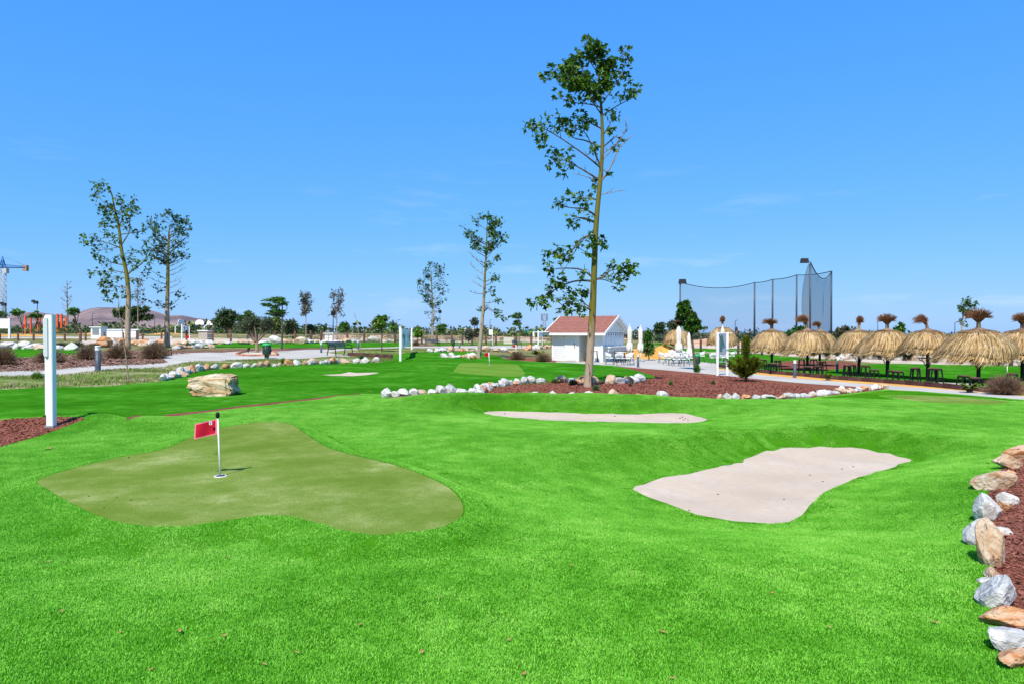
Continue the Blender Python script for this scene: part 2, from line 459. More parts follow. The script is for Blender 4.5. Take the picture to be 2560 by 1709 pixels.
def bark_zoned(name, lo_z, hi_z):
    m, nt, b = newmat(name)
    b.inputs['Roughness'].default_value = .75
    b.inputs['Specular IOR Level'].default_value = .25
    tc = nt.nodes.new('ShaderNodeTexCoord')
    sp = nt.nodes.new('ShaderNodeSeparateXYZ')
    nt.links.new(tc.outputs['Object'], sp.inputs[0])
    n = nt.nodes.new('ShaderNodeTexNoise')
    n.inputs['Scale'].default_value = 2.2
    n.inputs['Detail'].default_value = 6
    mp = nt.nodes.new('ShaderNodeMapping')
    mp.inputs['Scale'].default_value = (3, 3, .55)
    nt.links.new(tc.outputs['Object'], mp.inputs['Vector'])
    nt.links.new(mp.outputs[0], n.inputs['Vector'])
    ad = nt.nodes.new('ShaderNodeMath')
    ad.operation = 'MULTIPLY_ADD'
    ad.inputs[1].default_value = 2.6
    nt.links.new(n.outputs['Fac'], ad.inputs[0])
    nt.links.new(sp.outputs['Z'], ad.inputs[2])
    mr = nt.nodes.new('ShaderNodeMapRange')
    mr.inputs['From Min'].default_value = lo_z + 1.3
    mr.inputs['From Max'].default_value = hi_z + 1.3
    nt.links.new(ad.outputs[0], mr.inputs['Value'])
    r = nt.nodes.new('ShaderNodeValToRGB')
    el = r.color_ramp.elements
    el.new(.45)
    el.new(.55)
    for e, (p, c) in zip(el, [(0, (.34, .255, .18)), (.4, (.25, .19, .10)), (.55, (.165, .14, .014)), (1, (.13, .12, .016))]):
        e.position = p
        e.color = (*c, 1)
    nt.links.new(mr.outputs[0], r.inputs['Fac'])
    # dark vertical scars
    n3 = nt.nodes.new('ShaderNodeTexNoise')
    n3.inputs['Scale'].default_value = 3.4
    n3.inputs['Detail'].default_value = 5
    nt.links.new(mp.outputs[0], n3.inputs['Vector'])
    r3 = nt.nodes.new('ShaderNodeValToRGB')
    r3.color_ramp.elements[0].position = .57
    r3.color_ramp.elements[1].position = .64
    nt.links.new(n3.outputs['Fac'], r3.inputs['Fac'])
    mx = nt.nodes.new('ShaderNodeMix')
    mx.data_type = 'RGBA'
    mx.inputs[7].default_value = (.045, .035, .02, 1)
    nt.links.new(r3.outputs[0], mx.inputs[0])
    nt.links.new(r.outputs[0], mx.inputs[6])
    nt.links.new(mx.outputs[2], b.inputs['Base Color'])
    bp = nt.nodes.new('ShaderNodeBump')
    bp.inputs['Strength'].default_value = .35
    nt.links.new(n3.outputs['Fac'], bp.inputs['Height'])
    nt.links.new(bp.outputs[0], b.inputs['Normal'])
    return m
M['bark_big'] = bark_zoned('green_bark', 1.3, 3.2)
M['bark_mid'] = bark_zoned('green_bark_tall', 3.5, 7.0)

def stone_mat(name, a, b_, c_):
    m, nt, b = newmat(name)
    b.inputs['Roughness'].default_value = .85
    b.inputs['Specular IOR Level'].default_value = .2
    tc = nt.nodes.new('ShaderNodeTexCoord')
    oi = nt.nodes.new('ShaderNodeObjectInfo')
    vm = nt.nodes.new('ShaderNodeVectorMath')
    vm.operation = 'ADD'
    nt.links.new(tc.outputs['Object'], vm.inputs[0])
    sc = nt.nodes.new('ShaderNodeVectorMath')
    sc.operation = 'SCALE'
    sc.inputs['Scale'].default_value = 37.0
    cb = nt.nodes.new('ShaderNodeCombineXYZ')
    for k in range(3):
        nt.links.new(oi.outputs['Random'], cb.inputs[k])
    nt.links.new(cb.outputs[0], sc.inputs[0])
    nt.links.new(sc.outputs[0], vm.inputs[1])
    n = nt.nodes.new('ShaderNodeTexNoise')
    n.inputs['Scale'].default_value = 1.1
    n.inputs['Detail'].default_value = 9
    n.inputs['Roughness'].default_value = .62
    n.inputs['Distortion'].default_value = .6
    nt.links.new(vm.outputs[0], n.inputs['Vector'])
    r = nt.nodes.new('ShaderNodeValToRGB')
    el = r.color_ramp.elements
    el.new(.5)
    for e, (p, c) in zip(el, [(.36, a), (.5, b_), (.62, c_)]):
        e.position = p
        e.color = (*c, 1)
    nt.links.new(n.outputs['Fac'], r.inputs['Fac'])
    # dark veins
    n3 = nt.nodes.new('ShaderNodeTexNoise')
    n3.inputs['Scale'].default_value = 2.3
    n3.inputs['Detail'].default_value = 8
    n3.inputs['Distortion'].default_value = 1.2
    nt.links.new(vm.outputs[0], n3.inputs['Vector'])
    r3 = nt.nodes.new('ShaderNodeValToRGB')
    r3.color_ramp.elements[0].position = .60
    r3.color_ramp.elements[1].position = .72
    nt.links.new(n3.outputs['Fac'], r3.inputs['Fac'])
    mx = nt.nodes.new('ShaderNodeMix')
    mx.data_type = 'RGBA'
    mx.inputs[7].default_value = (a[0] * .45, a[1] * .45, a[2] * .5, 1)
    nt.links.new(r3.outputs[0], mx.inputs[0])
    nt.links.new(r.outputs[0], mx.inputs[6])
    nt.links.new(mx.outputs[2], b.inputs['Base Color'])
    bp = nt.nodes.new('ShaderNodeBump')
    bp.inputs['Strength'].default_value = .6
    bp.inputs['Distance'].default_value = .05
    nt.links.new(n3.outputs['Fac'], bp.inputs['Height'])
    nt.links.new(bp.outputs[0], b.inputs['Normal'])
    return m
M['st_white'] = stone_mat('white_stone', (.40, .37, .33), (.53, .505, .465), (.61, .59, .55))
M['st_grey'] = stone_mat('grey_stone', (.27, .275, .275), (.43, .425, .41), (.56, .55, .52))
M['st_tan'] = stone_mat('tan_stone', (.36, .20, .10), (.47, .33, .21), (.54, .45, .35))
M['st_orange'] = stone_mat('orange_stone', (.36, .13, .045), (.48, .24, .11), (.54, .37, .24))
M['st_big'] = stone_mat('boulder_stone', (.32, .18, .08), (.48, .35, .21), (.58, .50, .39))

# ------------------------------------------------------------------ mesh builder and object helpers
class MB:
    def __init__(s):
        s.v, s.f, s.m, s.sm = [], [], [], []
    def add(s, vs, fs, mi=0, smooth=False):
        o = len(s.v)
        s.v += [tuple(p) for p in vs]
        s.f += [tuple(i + o for i in f) for f in fs]
        s.m += [mi] * len(fs)
        s.sm += [smooth] * len(fs)
        return s
    def box(s, c, size, rz=0.0, mi=0, taper=1.0, rx=0.0):
        x, y, z = size[0] / 2, size[1] / 2, size[2] / 2
        t = taper
        P = [(-x, -y, -z), (x, -y, -z), (x, y, -z), (-x, y, -z), (-x * t, -y * t, z), (x * t, -y * t, z), (x * t, y * t, z), (-x * t, y * t, z)]
        Rm = Matrix.Rotation(rz, 3, 'Z') @ Matrix.Rotation(rx, 3, 'X')
        P = [Rm @ Vector(p) + Vector(c) for p in P]
        return s.add(P, [(0, 3, 2, 1), (4, 5, 6, 7), (0, 1, 5, 4), (1, 2, 6, 5), (2, 3, 7, 6), (3, 0, 4, 7)], mi)
    def tube(s, pts, rad, n=8, mi=0, smooth=True, cap=True):
        pts = [Vector(p) for p in pts]
        if not isinstance(rad, (list, tuple)):
            rad = [rad] * len(pts)
        rings = []
        ref = Vector((0, 1, 0.02))
        for i, p in enumerate(pts):
            t = (pts[min(i + 1, len(pts) - 1)] - pts[max(i - 1, 0)])
            t = t.normalized() if t.length > 1e-9 else Vector((0, 0, 1))
            a = ref - t * ref.dot(t)
            if a.length < 1e-3:
                a = Vector((1, 0, 0)) - t * t.x
            a.normalize()
            ref = a
            b = t.cross(a)
            rings.append([p + (a * math.cos(2 * math.pi * k / n) + b * math.sin(2 * math.pi * k / n)) * rad[i] for k in range(n)])
        vs = [q for r in rings for q in r]
        fs = []
        for i in range(len(pts) - 1):
            for k in range(n):
                fs.append((i * n + k, i * n + (k + 1) % n, (i + 1) * n + (k + 1) % n, (i + 1) * n + k))
        if cap:
            fs.append(tuple(range(n - 1, -1, -1)))
            fs.append(tuple((len(pts) - 1) * n + k for k in range(n)))
        return s.add(vs, fs, mi, smooth)
    def cyl(s, c, r, h, n=16, mi=0, r2=None, smooth=True):
        c = Vector(c)
        return s.tube([c, c + Vector((0, 0, h))], [r, r if r2 is None else r2], n, mi, smooth)
    def lathe(s, prof, n=20, mi=0, c=(0, 0, 0), smooth=True, fn=None):
        vs, fs = [], []
        for i, (r, z) in enumerate(prof):
            for k in range(n):
                a = 2 * math.pi * k / n
                p = Vector((c[0] + r * math.cos(a), c[1] + r * math.sin(a), c[2] + z))
                vs.append(fn(p, a) if fn else p)
        for i in range(len(prof) - 1):
            for k in range(n):
                fs.append((i * n + k, i * n + (k + 1) % n, (i + 1) * n + (k + 1) % n, (i + 1) * n + k))
        return s.add(vs, fs, mi, smooth)
    def strand(s, pts, w0, w1=0.0, mi=0, side=None):
        """flat tapering ribbon"""
        pts = [Vector(p) for p in pts]
        n = len(pts)
        vs = []
        for i, p in enumerate(pts):
            t = pts[min(i + 1, n - 1)] - pts[max(i - 1, 0)]
            sd = Vector(side) if side is not None else t.cross(Vector((.3, 1, .2)))
            sd = sd.normalized() if sd.length > 1e-6 else Vector((1, 0, 0))
            w = (w0 + (w1 - w0) * i / (n - 1)) / 2
            vs += [p - sd * w, p + sd * w]
        return s.add(vs, [(2 * i, 2 * i + 1, 2 * i + 3, 2 * i + 2) for i in range(n - 1)], mi)
    def mesh(s, name, mats):
        me = bpy.data.meshes.new(name)
        me.from_pydata(s.v, [], s.f)
        for m_ in (mats if isinstance(mats, (list, tuple)) else [mats]):
            me.materials.append(m_)
        if s.f:
            me.polygons.foreach_set('material_index', s.m)
            me.polygons.foreach_set('use_smooth', s.sm)
        me.update()
        return me
    def build(s, name, mats, parent=None, loc=None, rz=0.0):
        o = bpy.data.objects.new(name, s.mesh(name, mats))
        COL.objects.link(o)
        if parent is not None:
            o.parent = parent
        if loc is not None:
            o.location = loc
        o.rotation_euler = (0, 0, rz)
        return o

def tag(o, label, cat, group=None, kind='thing'):
    o['label'] = label
    o['category'] = cat
    o['kind'] = kind
    if group:
        o['group'] = group
    return o

def thing(name, label, cat, loc, rz=0.0, group=None):
    o = bpy.data.objects.new(name, None)
    o.empty_display_size = .2
    COL.objects.link(o)
    o.location = loc
    o.rotation_euler = (0, 0, rz)
    return tag(o, label, cat, group)

def setting(o, kind='structure', label=None, cat=None):
    o['kind'] = kind
    if label:
        o['label'] = label
    if cat:
        o['category'] = cat
    return o

def copy_thing(src, label, loc, rz=0.0, scale=1.0):
    c = src.copy()
    COL.objects.link(c)
    c.location = loc
    c.rotation_euler = (0, 0, rz)
    c.scale = (scale, scale, scale)
    c['label'] = label
    for ch in src.children:
        d = ch.copy()
        COL.objects.link(d)
        d.parent = c
        for g in ch.children:
            e = g.copy()
            COL.objects.link(e)
            e.parent = d
    return c

def fastmesh(name, V, F, mats, midx=None, smooth=False):
    me = bpy.data.meshes.new(name)
    V = np.asarray(V, np.float32)
    F = np.asarray(F, np.int32)
    k = F.shape[1]
    me.vertices.add(len(V))
    me.vertices.foreach_set('co', V.ravel())
    me.loops.add(F.size)
    me.loops.foreach_set('vertex_index', F.ravel())
    me.polygons.add(len(F))
    me.polygons.foreach_set('loop_start', np.arange(0, F.size, k, dtype=np.int32))
    me.polygons.foreach_set('loop_total', np.full(len(F), k, np.int32))
    for m_ in (mats if isinstance(mats, (list, tuple)) else [mats]):
        me.materials.append(m_)
    if midx is not None:
        me.polygons.foreach_set('material_index', np.asarray(midx, np.int32))
    if smooth:
        me.polygons.foreach_set('use_smooth', np.ones(len(F), bool))
    me.update(calc_edges=True)
    return me

def link(name, me, parent=None):
    o = bpy.data.objects.new(name, me)
    COL.objects.link(o)
    if parent is not None:
        o.parent = parent
    return o
# ------------------------------------------------------------------ the ground, cut into turf, sand, paths and beds (one triangulation, no overlaps)
def W(pts, smooth=0.0):
    out = []
    for p in pts:
        if p[0] == 'w':
            out.append((p[1], p[2]))
        else:
            g = G(*p)
            out.append((g.x, g.y))
    out = np.array(out)
    if smooth:
        out = smooth_closed(out, smooth)
    return out

left_bed = W([(-420, 1150), (0, 1116), (62, 1099), (125, 1080), (175, 1061), (214, 1047), (190, 1042), (130, 1041), (60, 1045), (0, 1050), (-420, 1062)])
right_bed = W([(2535, 1128), (2520, 1160), (2475, 1205), (2470, 1250), (2452, 1300), (2462, 1345), (2480, 1400), (2490, 1450), (2492, 1500), (2505, 1560), (2540, 1625), (2640, 1700),
               (3100, 1700), (3100, 1120)])
joint_strip = W([(316, 1044), (420, 1035), (560, 1019), (730, 1000), (900, 983), (902, 986), (730, 1004), (560, 1024), (420, 1041), (318, 1050)])
near_turf = np.vstack([W([(-900, 1075), (-420, 1050), (0, 1046), (100, 1041), (200, 1036), (262, 1033), (316, 1044), (420, 1035), (560, 1019), (730, 1000), (900, 983), (945, 984)]),
    np.array([(-3.1, 17.5), (-2.2, 17.9), (-.9, 18.3), (1.3, 18.5), (3.4, 18.35), (5.1, 18.3), (6.7, 18.6), (8.4, 19.4)]),
    W([(2213, 973), (2300, 977), (2400, 985), (2560, 998), (2750, 1014), (3100, 1040)]), np.array([(16, 6), (9, -7), (-9, -7), (-16, 6)])])
green_right = W([(2217, 988), (2300, 988), (2400, 992), (2480, 998), (2524, 1004), (2500, 1008), (2400, 1009), (2320, 1005), (2250, 996)], .4)
fairway = W([(-900, 985), (-300, 978), (0, 973), (140, 967), (290, 963), (400, 953), (430, 938), (470, 930), (520, 925), (600, 918), (720, 910), (860, 905), (951, 905), (985, 899), (982, 888), (1042, 880),
             (1180, 878), (1250, 890), (1262, 898), (1383, 905), (1465, 909), (1532, 913), (1590, 925), (1640, 940), (1630, 946), (1595, 952), (1500, 956), (1400, 955), (1290, 961), (1230, 971), (1185, 977),
             (1110, 983), (945, 986), (900, 983), (730, 1000), (560, 1019), (420, 1035), (316, 1044), (262, 1033), (200, 1036), (100, 1041), (0, 1046), (-420, 1050), (-900, 1075)])
bunk3 = W([(806, 936), (850, 934), (873, 929), (890, 931), (940, 930), (948, 931), (920, 936), (880, 939), (830, 938)], .5)
green3 = W([(1140, 918), (1150, 909), (1180, 906), (1230, 907), (1290, 910), (1300, 917), (1312, 934), (1290, 940), (1220, 938), (1140, 930)], .6)
centre_bed = np.vstack([W([(1105, 981), (1185, 974), (1230, 967), (1290, 957), (1350, 951), (1440, 951), (1500, 952), (1590, 950), (1640, 942), (1590, 925), (1533, 912), (1560, 916), (1660, 924), (1752, 932), (1903, 947),
                           (1990, 956), (2120, 964), (2190, 970), (2213, 973)]), np.array([(8.4, 19.4), (5.1, 18.2), (1.3, 18.4), (-2.2, 17.9)])])
path_right = W([(1300, 903), (1380, 903), (1487, 903), (1590, 896), (1690, 899), (1790, 907), (1795, 922), (1903, 936), (2060, 950), (2218, 962), (2400, 975), (2560, 989), (2760, 1005),
                (2760, 1016), (2560, 998), (2400, 985), (2217, 972), (2120, 965), (1903, 947), (1752, 932), (1660, 924), (1560, 916), (1490, 910), (1380, 907), (1300, 905)])
ochre_strip = W([(1750, 915), (1890, 930), (2000, 938), (2120, 946), (2300, 961), (2400, 971), (2560, 985), (2760, 1000), (2760, 1008), (2400, 979), (2218, 966), (2060, 953), (1903, 937), (1750, 922)])
ochre_patch = W([(1555, 896), (1560, 872), (1640, 868), (1700, 872), (1700, 893), (1640, 897)])
bed_right = W([(1945, 918), (1950, 905), (2000, 900), (2080, 901), (2130, 904), (2155, 913), (2110, 920), (2060, 924), (1990, 926)], .8)
white_line = W([(2240, 951), (2340, 954), (2440, 958), (2440, 962), (2340, 957), (2240, 954)])
lawn_right = W([(1500, 897), (1500, 886), (1700, 882), (1900, 884), (2080, 899), (2150, 910), (2200, 908), (2300, 909), (2420, 912), (2560, 914), (3500, 925), (3500, 1030), (2560, 986), (2400, 972), (2250, 958), (2081, 945), (1912, 931), (1790, 908), (1690, 900), (1590, 897)])
weedy = W([(-900, 955), (-300, 950), (0, 937), (240, 922), (400, 912), (575, 898), (800, 894), (885, 888), (1010, 868), (1180, 868), (1190, 882), (1042, 882), (982, 890), (985, 901), (951, 907), (860, 907), (720, 912), (520, 927), (400, 956), (290, 965), (0, 975), (-300, 980), (-900, 987)])
path_left = W([(-900, 955), (-300, 940), (0, 927), (240, 914), (420, 904), (405, 893), (434, 883), (592, 878), (800, 873), (890, 870), (1010, 866), (1180, 864), (1390, 864), (1390, 871), (1180, 871), (1010, 870), (895, 873), (900, 889),
               (760, 896), (575, 900), (400, 917), (240, 926), (0, 939), (-300, 952), (-900, 970)])
island = W([(592, 885), (620, 878), (660, 876), (690, 882), (690, 888), (650, 889), (610, 889)], .5)
bench_grass = W([(812, 880), (880, 873), (1010, 869), (990, 899), (951, 905), (900, 893), (880, 887)])
far_green_left = W([(-500, 868), (0, 867), (140, 869), (205, 874), (190, 888), (100, 892), (0, 898), (-500, 908)])
far_green_a = W([(455, 857), (640, 855), (800, 856), (880, 855), (1000, 853), (1040, 858), (1030, 866), (880, 869), (640, 869), (520, 868), (470, 864)])
far_green_b = W([(1085, 855), (1250, 854), (1385, 855), (1385, 862), (1085, 864)])
mulch_left = W([(-900, 915), (-300, 905), (0, 895), (100, 889), (282, 874), (430, 874), (600, 872), (830, 866), (1000, 862), (1390, 861), (1390, 866), (1180, 866), (800, 875), (592, 881), (434, 885), (405, 895), (420, 906), (240, 916), (0, 929), (-900, 957)])
far_green_c = W([(1600, 858), (1800, 856), (1800, 862), (1600, 863)])
far_green_d = W([(1690, 870), (2010, 869), (2010, 877), (1690, 880)])
pale_a = W([(430, 845), (640, 845), (800, 846), (1000, 847), (1390, 847), (1390, 856), (1000, 856), (640, 858), (430, 860), (200, 862), (200, 850)])
pale_b = W([(1700, 862), (2010, 861), (2350, 872), (2600, 880), (2600, 913), (2420, 911), (2200, 907), (2080, 897), (1900, 883), (1700, 880)])
pink_a = W([(780, 838), (1390, 838), (1390, 850), (780, 850)])
path_far = W([(-500, 841), (430, 841), (430, 845), (-500, 847)])
bush_bed = W([(1262, 897), (1320, 893), (1390, 896), (1390, 905), (1330, 902)])
for p_ in (green3, bunk3, green_right):
    pass

REG = [  # name, polygon, material, priority by order
    ('putting_green', green1, 'green'), ('sand_bunker', bunk2, 'sand'), ('sand_bunker', bunk1, 'sand'), ('putting_green', green_right, 'green'),
    ('mulch_bed', left_bed, 'mulch'), ('mulch_bed', right_bed, 'mulch'), ('turf_joint', joint_strip, 'mulch'), ('near_turf', near_turf, 'turf'),
    ('sand_bunker', bunk3, 'sand'), ('putting_green', green3, 'green_far'), ('fairway', fairway, 'fairway'), ('mulch_bed', bush_bed, 'mulch'),
    ('mulch_bed', centre_bed, 'mulch'), ('footpath', path_right, 'concrete'), ('gravel_strip', ochre_strip, 'ochre'), ('gravel_strip', ochre_patch, 'ochre'),
    ('mulch_bed', bed_right, 'mulch'), ('pale_path', white_line, 'concrete'), ('lawn', lawn_right, 'fairway'),
    ('gravel_island', island, 'pale_gravel'), ('weedy_ground', bench_grass, 'weedy'), ('footpath', path_left, 'concrete'), ('weedy_ground', weedy, 'weedy'), ('far_lawn', far_green_left, 'fairway'),
    ('far_lawn', far_green_a, 'fairway'), ('far_lawn', far_green_b, 'fairway'), ('bark_bed', mulch_left, 'mulch_brown'),
    ('far_lawn', far_green_c, 'fairway'), ('far_lawn', far_green_d, 'fairway'), ('pale_ground', pale_a, 'pale_gravel'), ('pale_ground', pale_b, 'pale_gravel'),
    ('pink_ground', pink_a, 'pink_soil'), ('far_path', path_far, 'concrete')]

def step_at(y):
    return .09 + .0085 * max(y, 0) if y < 22 else .28 + .02 * (y - 22)

def build_ground():
    V, E = [], []
    for (nm, P, mt) in REG:
        n = len(P)
        ring = []
        for i in range(n):
            a, b = P[i], P[(i + 1) % n]
            L = np.linalg.norm(b - a)
            m = max(1, int(L / (step_at((a[1] + b[1]) / 2) * 1.6)))
            for k in range(m):
                ring.append(a + (b - a) * k / m)
        o = len(V)
        V += [tuple(p) for p in ring]
        E += [(o + i, o + (i + 1) % len(ring)) for i in range(len(ring))]
    nring = len(V)
    y = -3.0
    while y < 160:
        s = step_at(y)
        half = .79 * max(y, 0) + 5
        xs = np.arange(-half, half, s)
        xs = xs + NR.uniform(-.25, .25, len(xs)) * s
        ys = y + NR.uniform(-.25, .25, len(xs)) * s
        V += list(zip(xs.tolist(), ys.tolist()))
        y += s
    for rr in (190, 240, 320, 450, 700, 1200, 2200, 4000, 9000):
        for k in range(48):
            a = 2 * math.pi * (k + .5 * (rr % 2)) / 48
            V.append((rr * math.cos(a), rr * math.sin(a)))
    for rr in (12, 22, 40, 80):
        for k in range(24, 49):
            a = 2 * math.pi * k / 48
            V.append((rr * math.cos(a), rr * math.sin(a) - 3))
    res = delaunay_2d_cdt([Vector(p) for p in V], E, [], 0, 1e-6)
    P = np.array([(p.x, p.y) for p in res[0]])
    T = np.array([f for f in res[2] if len(f) == 3], int)
    z = H(P[:, 0], P[:, 1])
    C = P[T].mean(1)
    owner = np.full(len(T), -1)
    for i, (nm, poly, mt) in enumerate(REG):
        free = owner < 0
        bb = free & (C[:, 0] > poly[:, 0].min()) & (C[:, 0] < poly[:, 0].max()) & (C[:, 1] > poly[:, 1].min()) & (C[:, 1] < poly[:, 1].max())
        idx = np.nonzero(bb)[0]
        if len(idx):
            ins = inside(C[idx, 0], C[idx, 1], poly)
            owner[idx[ins]] = i
    sea_m = (owner < 0) & (C[:, 1] > 900) & (C[:, 0] > -700)
    owner[sea_m] = -2
    scrub_m = (owner == -1) & (np.hypot(C[:, 0], C[:, 1]) > 18)
    P3 = np.column_stack([P, z])
    def emit(nm, sel, mt):
        tri = T[sel]
        if len(tri) == 0:
            return None
        used, inv = np.unique(tri, return_inverse=True)
        a, b, c = (P3[used][inv.reshape(-1, 3)[:, k]] for k in range(3))
        F = inv.reshape(-1, 3)
        nz = (b - a)[:, 0] * (c - a)[:, 1] - (b - a)[:, 1] * (c - a)[:, 0]
        F = np.where(nz[:, None] < 0, F[:, ::-1], F)
        return setting(link(nm, fastmesh(nm, P3[used], F, M[mt], smooth=True)))
    for i, (nm, poly, mt) in enumerate(REG):
        emit(nm, owner == i, mt)
    emit('sea', owner == -2, 'sea')
    emit('ground', scrub_m, 'scrub')
    emit('ground', (owner == -1) & ~scrub_m, 'earth')
    return
build_ground()

# ------------------------------------------------------------------ artificial turf pile on the near plot
def blades(x, y, n_per, hmin, hmax, wid, rng):
    n = len(x)
    a = rng.uniform(0, 2 * np.pi, n)
    lean = np.radians(rng.uniform(12, 68, n))
    la = rng.uniform(0, 2 * np.pi, n)
    h = rng.uniform(hmin, hmax, n)
    w = wid * rng.uniform(.7, 1.3, n)
    bx, by = np.cos(a) * w / 2, np.sin(a) * w / 2
    hx, hy, hz = np.cos(la) * np.sin(lean) * h, np.sin(la) * np.sin(lean) * h, np.cos(lean) * h
    mx, my, mz = hx * .3, hy * .3, hz * .6
    z0 = np.zeros(n) - .002
    V = np.stack([np.column_stack([x - bx, y - by, z0]), np.column_stack([x + bx, y + by, z0]),
                  np.column_stack([x + mx - bx * .8, y + my - by * .8, mz]), np.column_stack([x + mx + bx * .8, y + my + by * .8, mz]),
                  np.column_stack([x + hx, y + hy, hz])], 1).reshape(-1, 3)
    k = np.arange(n)[:, None] * 5
    F = np.concatenate([k + [0, 1, 3], k + [0, 3, 2], k + [2, 3, 4]], 0)
    return V, F

HOLES = [green1, bunk1, bunk2, green_right, left_bed, right_bed, joint_strip]
def in_turf(x, y):
    k = inside(x, y, near_turf)
    for p in HOLES:
        k &= ~inside(x, y, p)
    return k

def build_turf():
    rng = np.random.default_rng(5)
    rad = .17
    q = rng.uniform(-rad, rad, (2800, 2))
    q = q[np.hypot(q[:, 0], q[:, 1]) < rad][:1350]
    V, F = blades(q[:, 0], q[:, 1], 0, .009, .0175, .0038, rng)
    tile = bpy.data.objects.new('turf_tuft', fastmesh('turf_tuft', V, F, M['blade']))
    pts = []
    y = 1.7
    while y < 19.2:
        s = .2 if y < 8 else .175
        half = .78 * y + .8
        xs = np.arange(-half, half, s)
        pts.append(np.column_stack([xs + rng.uniform(-.06, .06, len(xs)), y + rng.uniform(-.06, .06, len(xs))]))
        y += s
    P = np.vstack(pts)
    P = P[in_turf(P[:, 0], P[:, 1])]
    edge = np.full(len(P), 9.0)
    for p in HOLES + [near_turf]:
        edge = np.minimum(edge, seg_dist(P[:, 0], P[:, 1], p))
    P = P[edge > rad + .01]
    z = H(P[:, 0], P[:, 1])
    e = .04
    nx = -(H(P[:, 0] + e, P[:, 1]) - H(P[:, 0] - e, P[:, 1])) / (2 * e)
    ny = -(H(P[:, 0], P[:, 1] + e) - H(P[:, 0], P[:, 1] - e)) / (2 * e)
    N = np.column_stack([nx, ny, np.ones(len(P))])
    me = bpy.data.meshes.new('turf_pile')
    me.vertices.add(len(P))
    me.vertices.foreach_set('co', np.column_stack([P, z + .005]).astype(np.float32).ravel())
    at = me.attributes.new('nrm', 'FLOAT_VECTOR', 'POINT')
    at.data.foreach_set('vector', N.astype(np.float32).ravel())
    o = link('turf_pile', me)
    setting(o, 'stuff')
    ng = bpy.data.node_groups.new('turf_pile', 'GeometryNodeTree')
    ng.interface.new_socket('Geometry', in_out='INPUT', socket_type='NodeSocketGeometry')
    ng.interface.new_socket('Geometry', in_out='OUTPUT', socket_type='NodeSocketGeometry')
    gi, go = ng.nodes.new('NodeGroupInput'), ng.nodes.new('NodeGroupOutput')
    iop = ng.nodes.new('GeometryNodeInstanceOnPoints')
    oi = ng.nodes.new('GeometryNodeObjectInfo')
    oi.inputs['Object'].default_value = tile
    oi.inputs['As Instance'].default_value = True
    na = ng.nodes.new('GeometryNodeInputNamedAttribute')
    na.data_type = 'FLOAT_VECTOR'
    na.inputs['Name'].default_value = 'nrm'
    al = ng.nodes.new('FunctionNodeAlignEulerToVector')
    al.axis = 'Z'
    ng.links.new(na.outputs['Attribute'], al.inputs['Vector'])
    rv = ng.nodes.new('FunctionNodeRandomValue')
    rv.data_type = 'FLOAT'
    rv.inputs[2].default_value = 0
    rv.inputs[3].default_value = 6.283
    cx = ng.nodes.new('ShaderNodeCombineXYZ')
    ng.links.new(rv.outputs[1], cx.inputs['Z'])
    rot = ng.nodes.new('FunctionNodeRotateEuler')
    rot.rotation_type = 'EULER'
    rot.space = 'LOCAL'
    ng.links.new(al.outputs[0], rot.inputs[0])
    ng.links.new(cx.outputs[0], rot.inputs[1])
    ng.links.new(gi.outputs[0], iop.inputs['Points'])
    ng.links.new(oi.outputs['Geometry'], iop.inputs['Instance'])
    ng.links.new(rot.outputs[0], iop.inputs['Rotation'])
    ng.links.new(iop.outputs[0], go.inputs[0])
    md = o.modifiers.new('turf_pile', 'NODES')
    md.node_group = ng
    # the ragged fringe along every edge of the turf, blade by blade
    FX, FY = [], []
    for p in HOLES + [near_turf]:
        n = len(p)
        for i in range(n):
            a, b = p[i], p[(i + 1) % n]
            L = float(np.linalg.norm(b - a))
            mid = (a + b) / 2
            if mid[1] < 1.5 or abs(mid[0]) > .8 * mid[1] + 1.5 or L < 1e-6:
                continue
            k = int(L * .42 * 15500)
            t = rng.uniform(0, 1, k)
            dn = rng.uniform(.014 if p is green1 else 0, .21, k) * rng.choice((-1, 1), k)
            nrm = np.array([-(b - a)[1], (b - a)[0]]) / L
            FX.append(a[0] + (b - a)[0] * t + nrm[0] * dn)
            FY.append(a[1] + (b - a)[1] * t + nrm[1] * dn)
    x, y = np.concatenate(FX), np.concatenate(FY)
    k = in_turf(x, y)
    x, y = x[k], y[k]
    V, F = blades(x, y, 0, .008, .0165, .0038, rng)
    V[:, 2] += np.repeat(H(x, y), 5)
    setting(link('turf_fringe', fastmesh('turf_fringe', V, F, M['blade'])), 'stuff')
build_turf()
# ------------------------------------------------------------------ stones
def rock_mesh(name, seed, sub=2, mats=None, planes=11, squash=1.0, rough=.014):
    rng = np.random.default_rng(seed)
    bm = bmesh.new()
    bmesh.ops.create_icosphere(bm, subdivisions=sub, radius=1)
    N = rng.normal(size=(planes, 3))
    N /= np.linalg.norm(N, axis=1)[:, None]
    dd = rng.uniform(.5, .95, planes)
    for v in bm.verts:
        u = np.array(v.co)
        den = N @ u
        r = 1.05
        ok = den > .05
        if ok.any():
            r = min(r, float((dd[ok] / den[ok]).min()))
        r *= 1 + rng.normal(0, rough)
        v.co = Vector(u * r)
        v.co.z *= squash
    me = bpy.data.meshes.new(name)
    bm.to_mesh(me)
    bm.free()
    me.materials.append(mats or M['st_white'])
    return me
ROCKS = [rock_mesh('stone', 20 + i) for i in range(10)]
STM = {'w': 'st_white', 'g': 'st_grey', 't': 'st_tan', 'o': 'st_orange'}

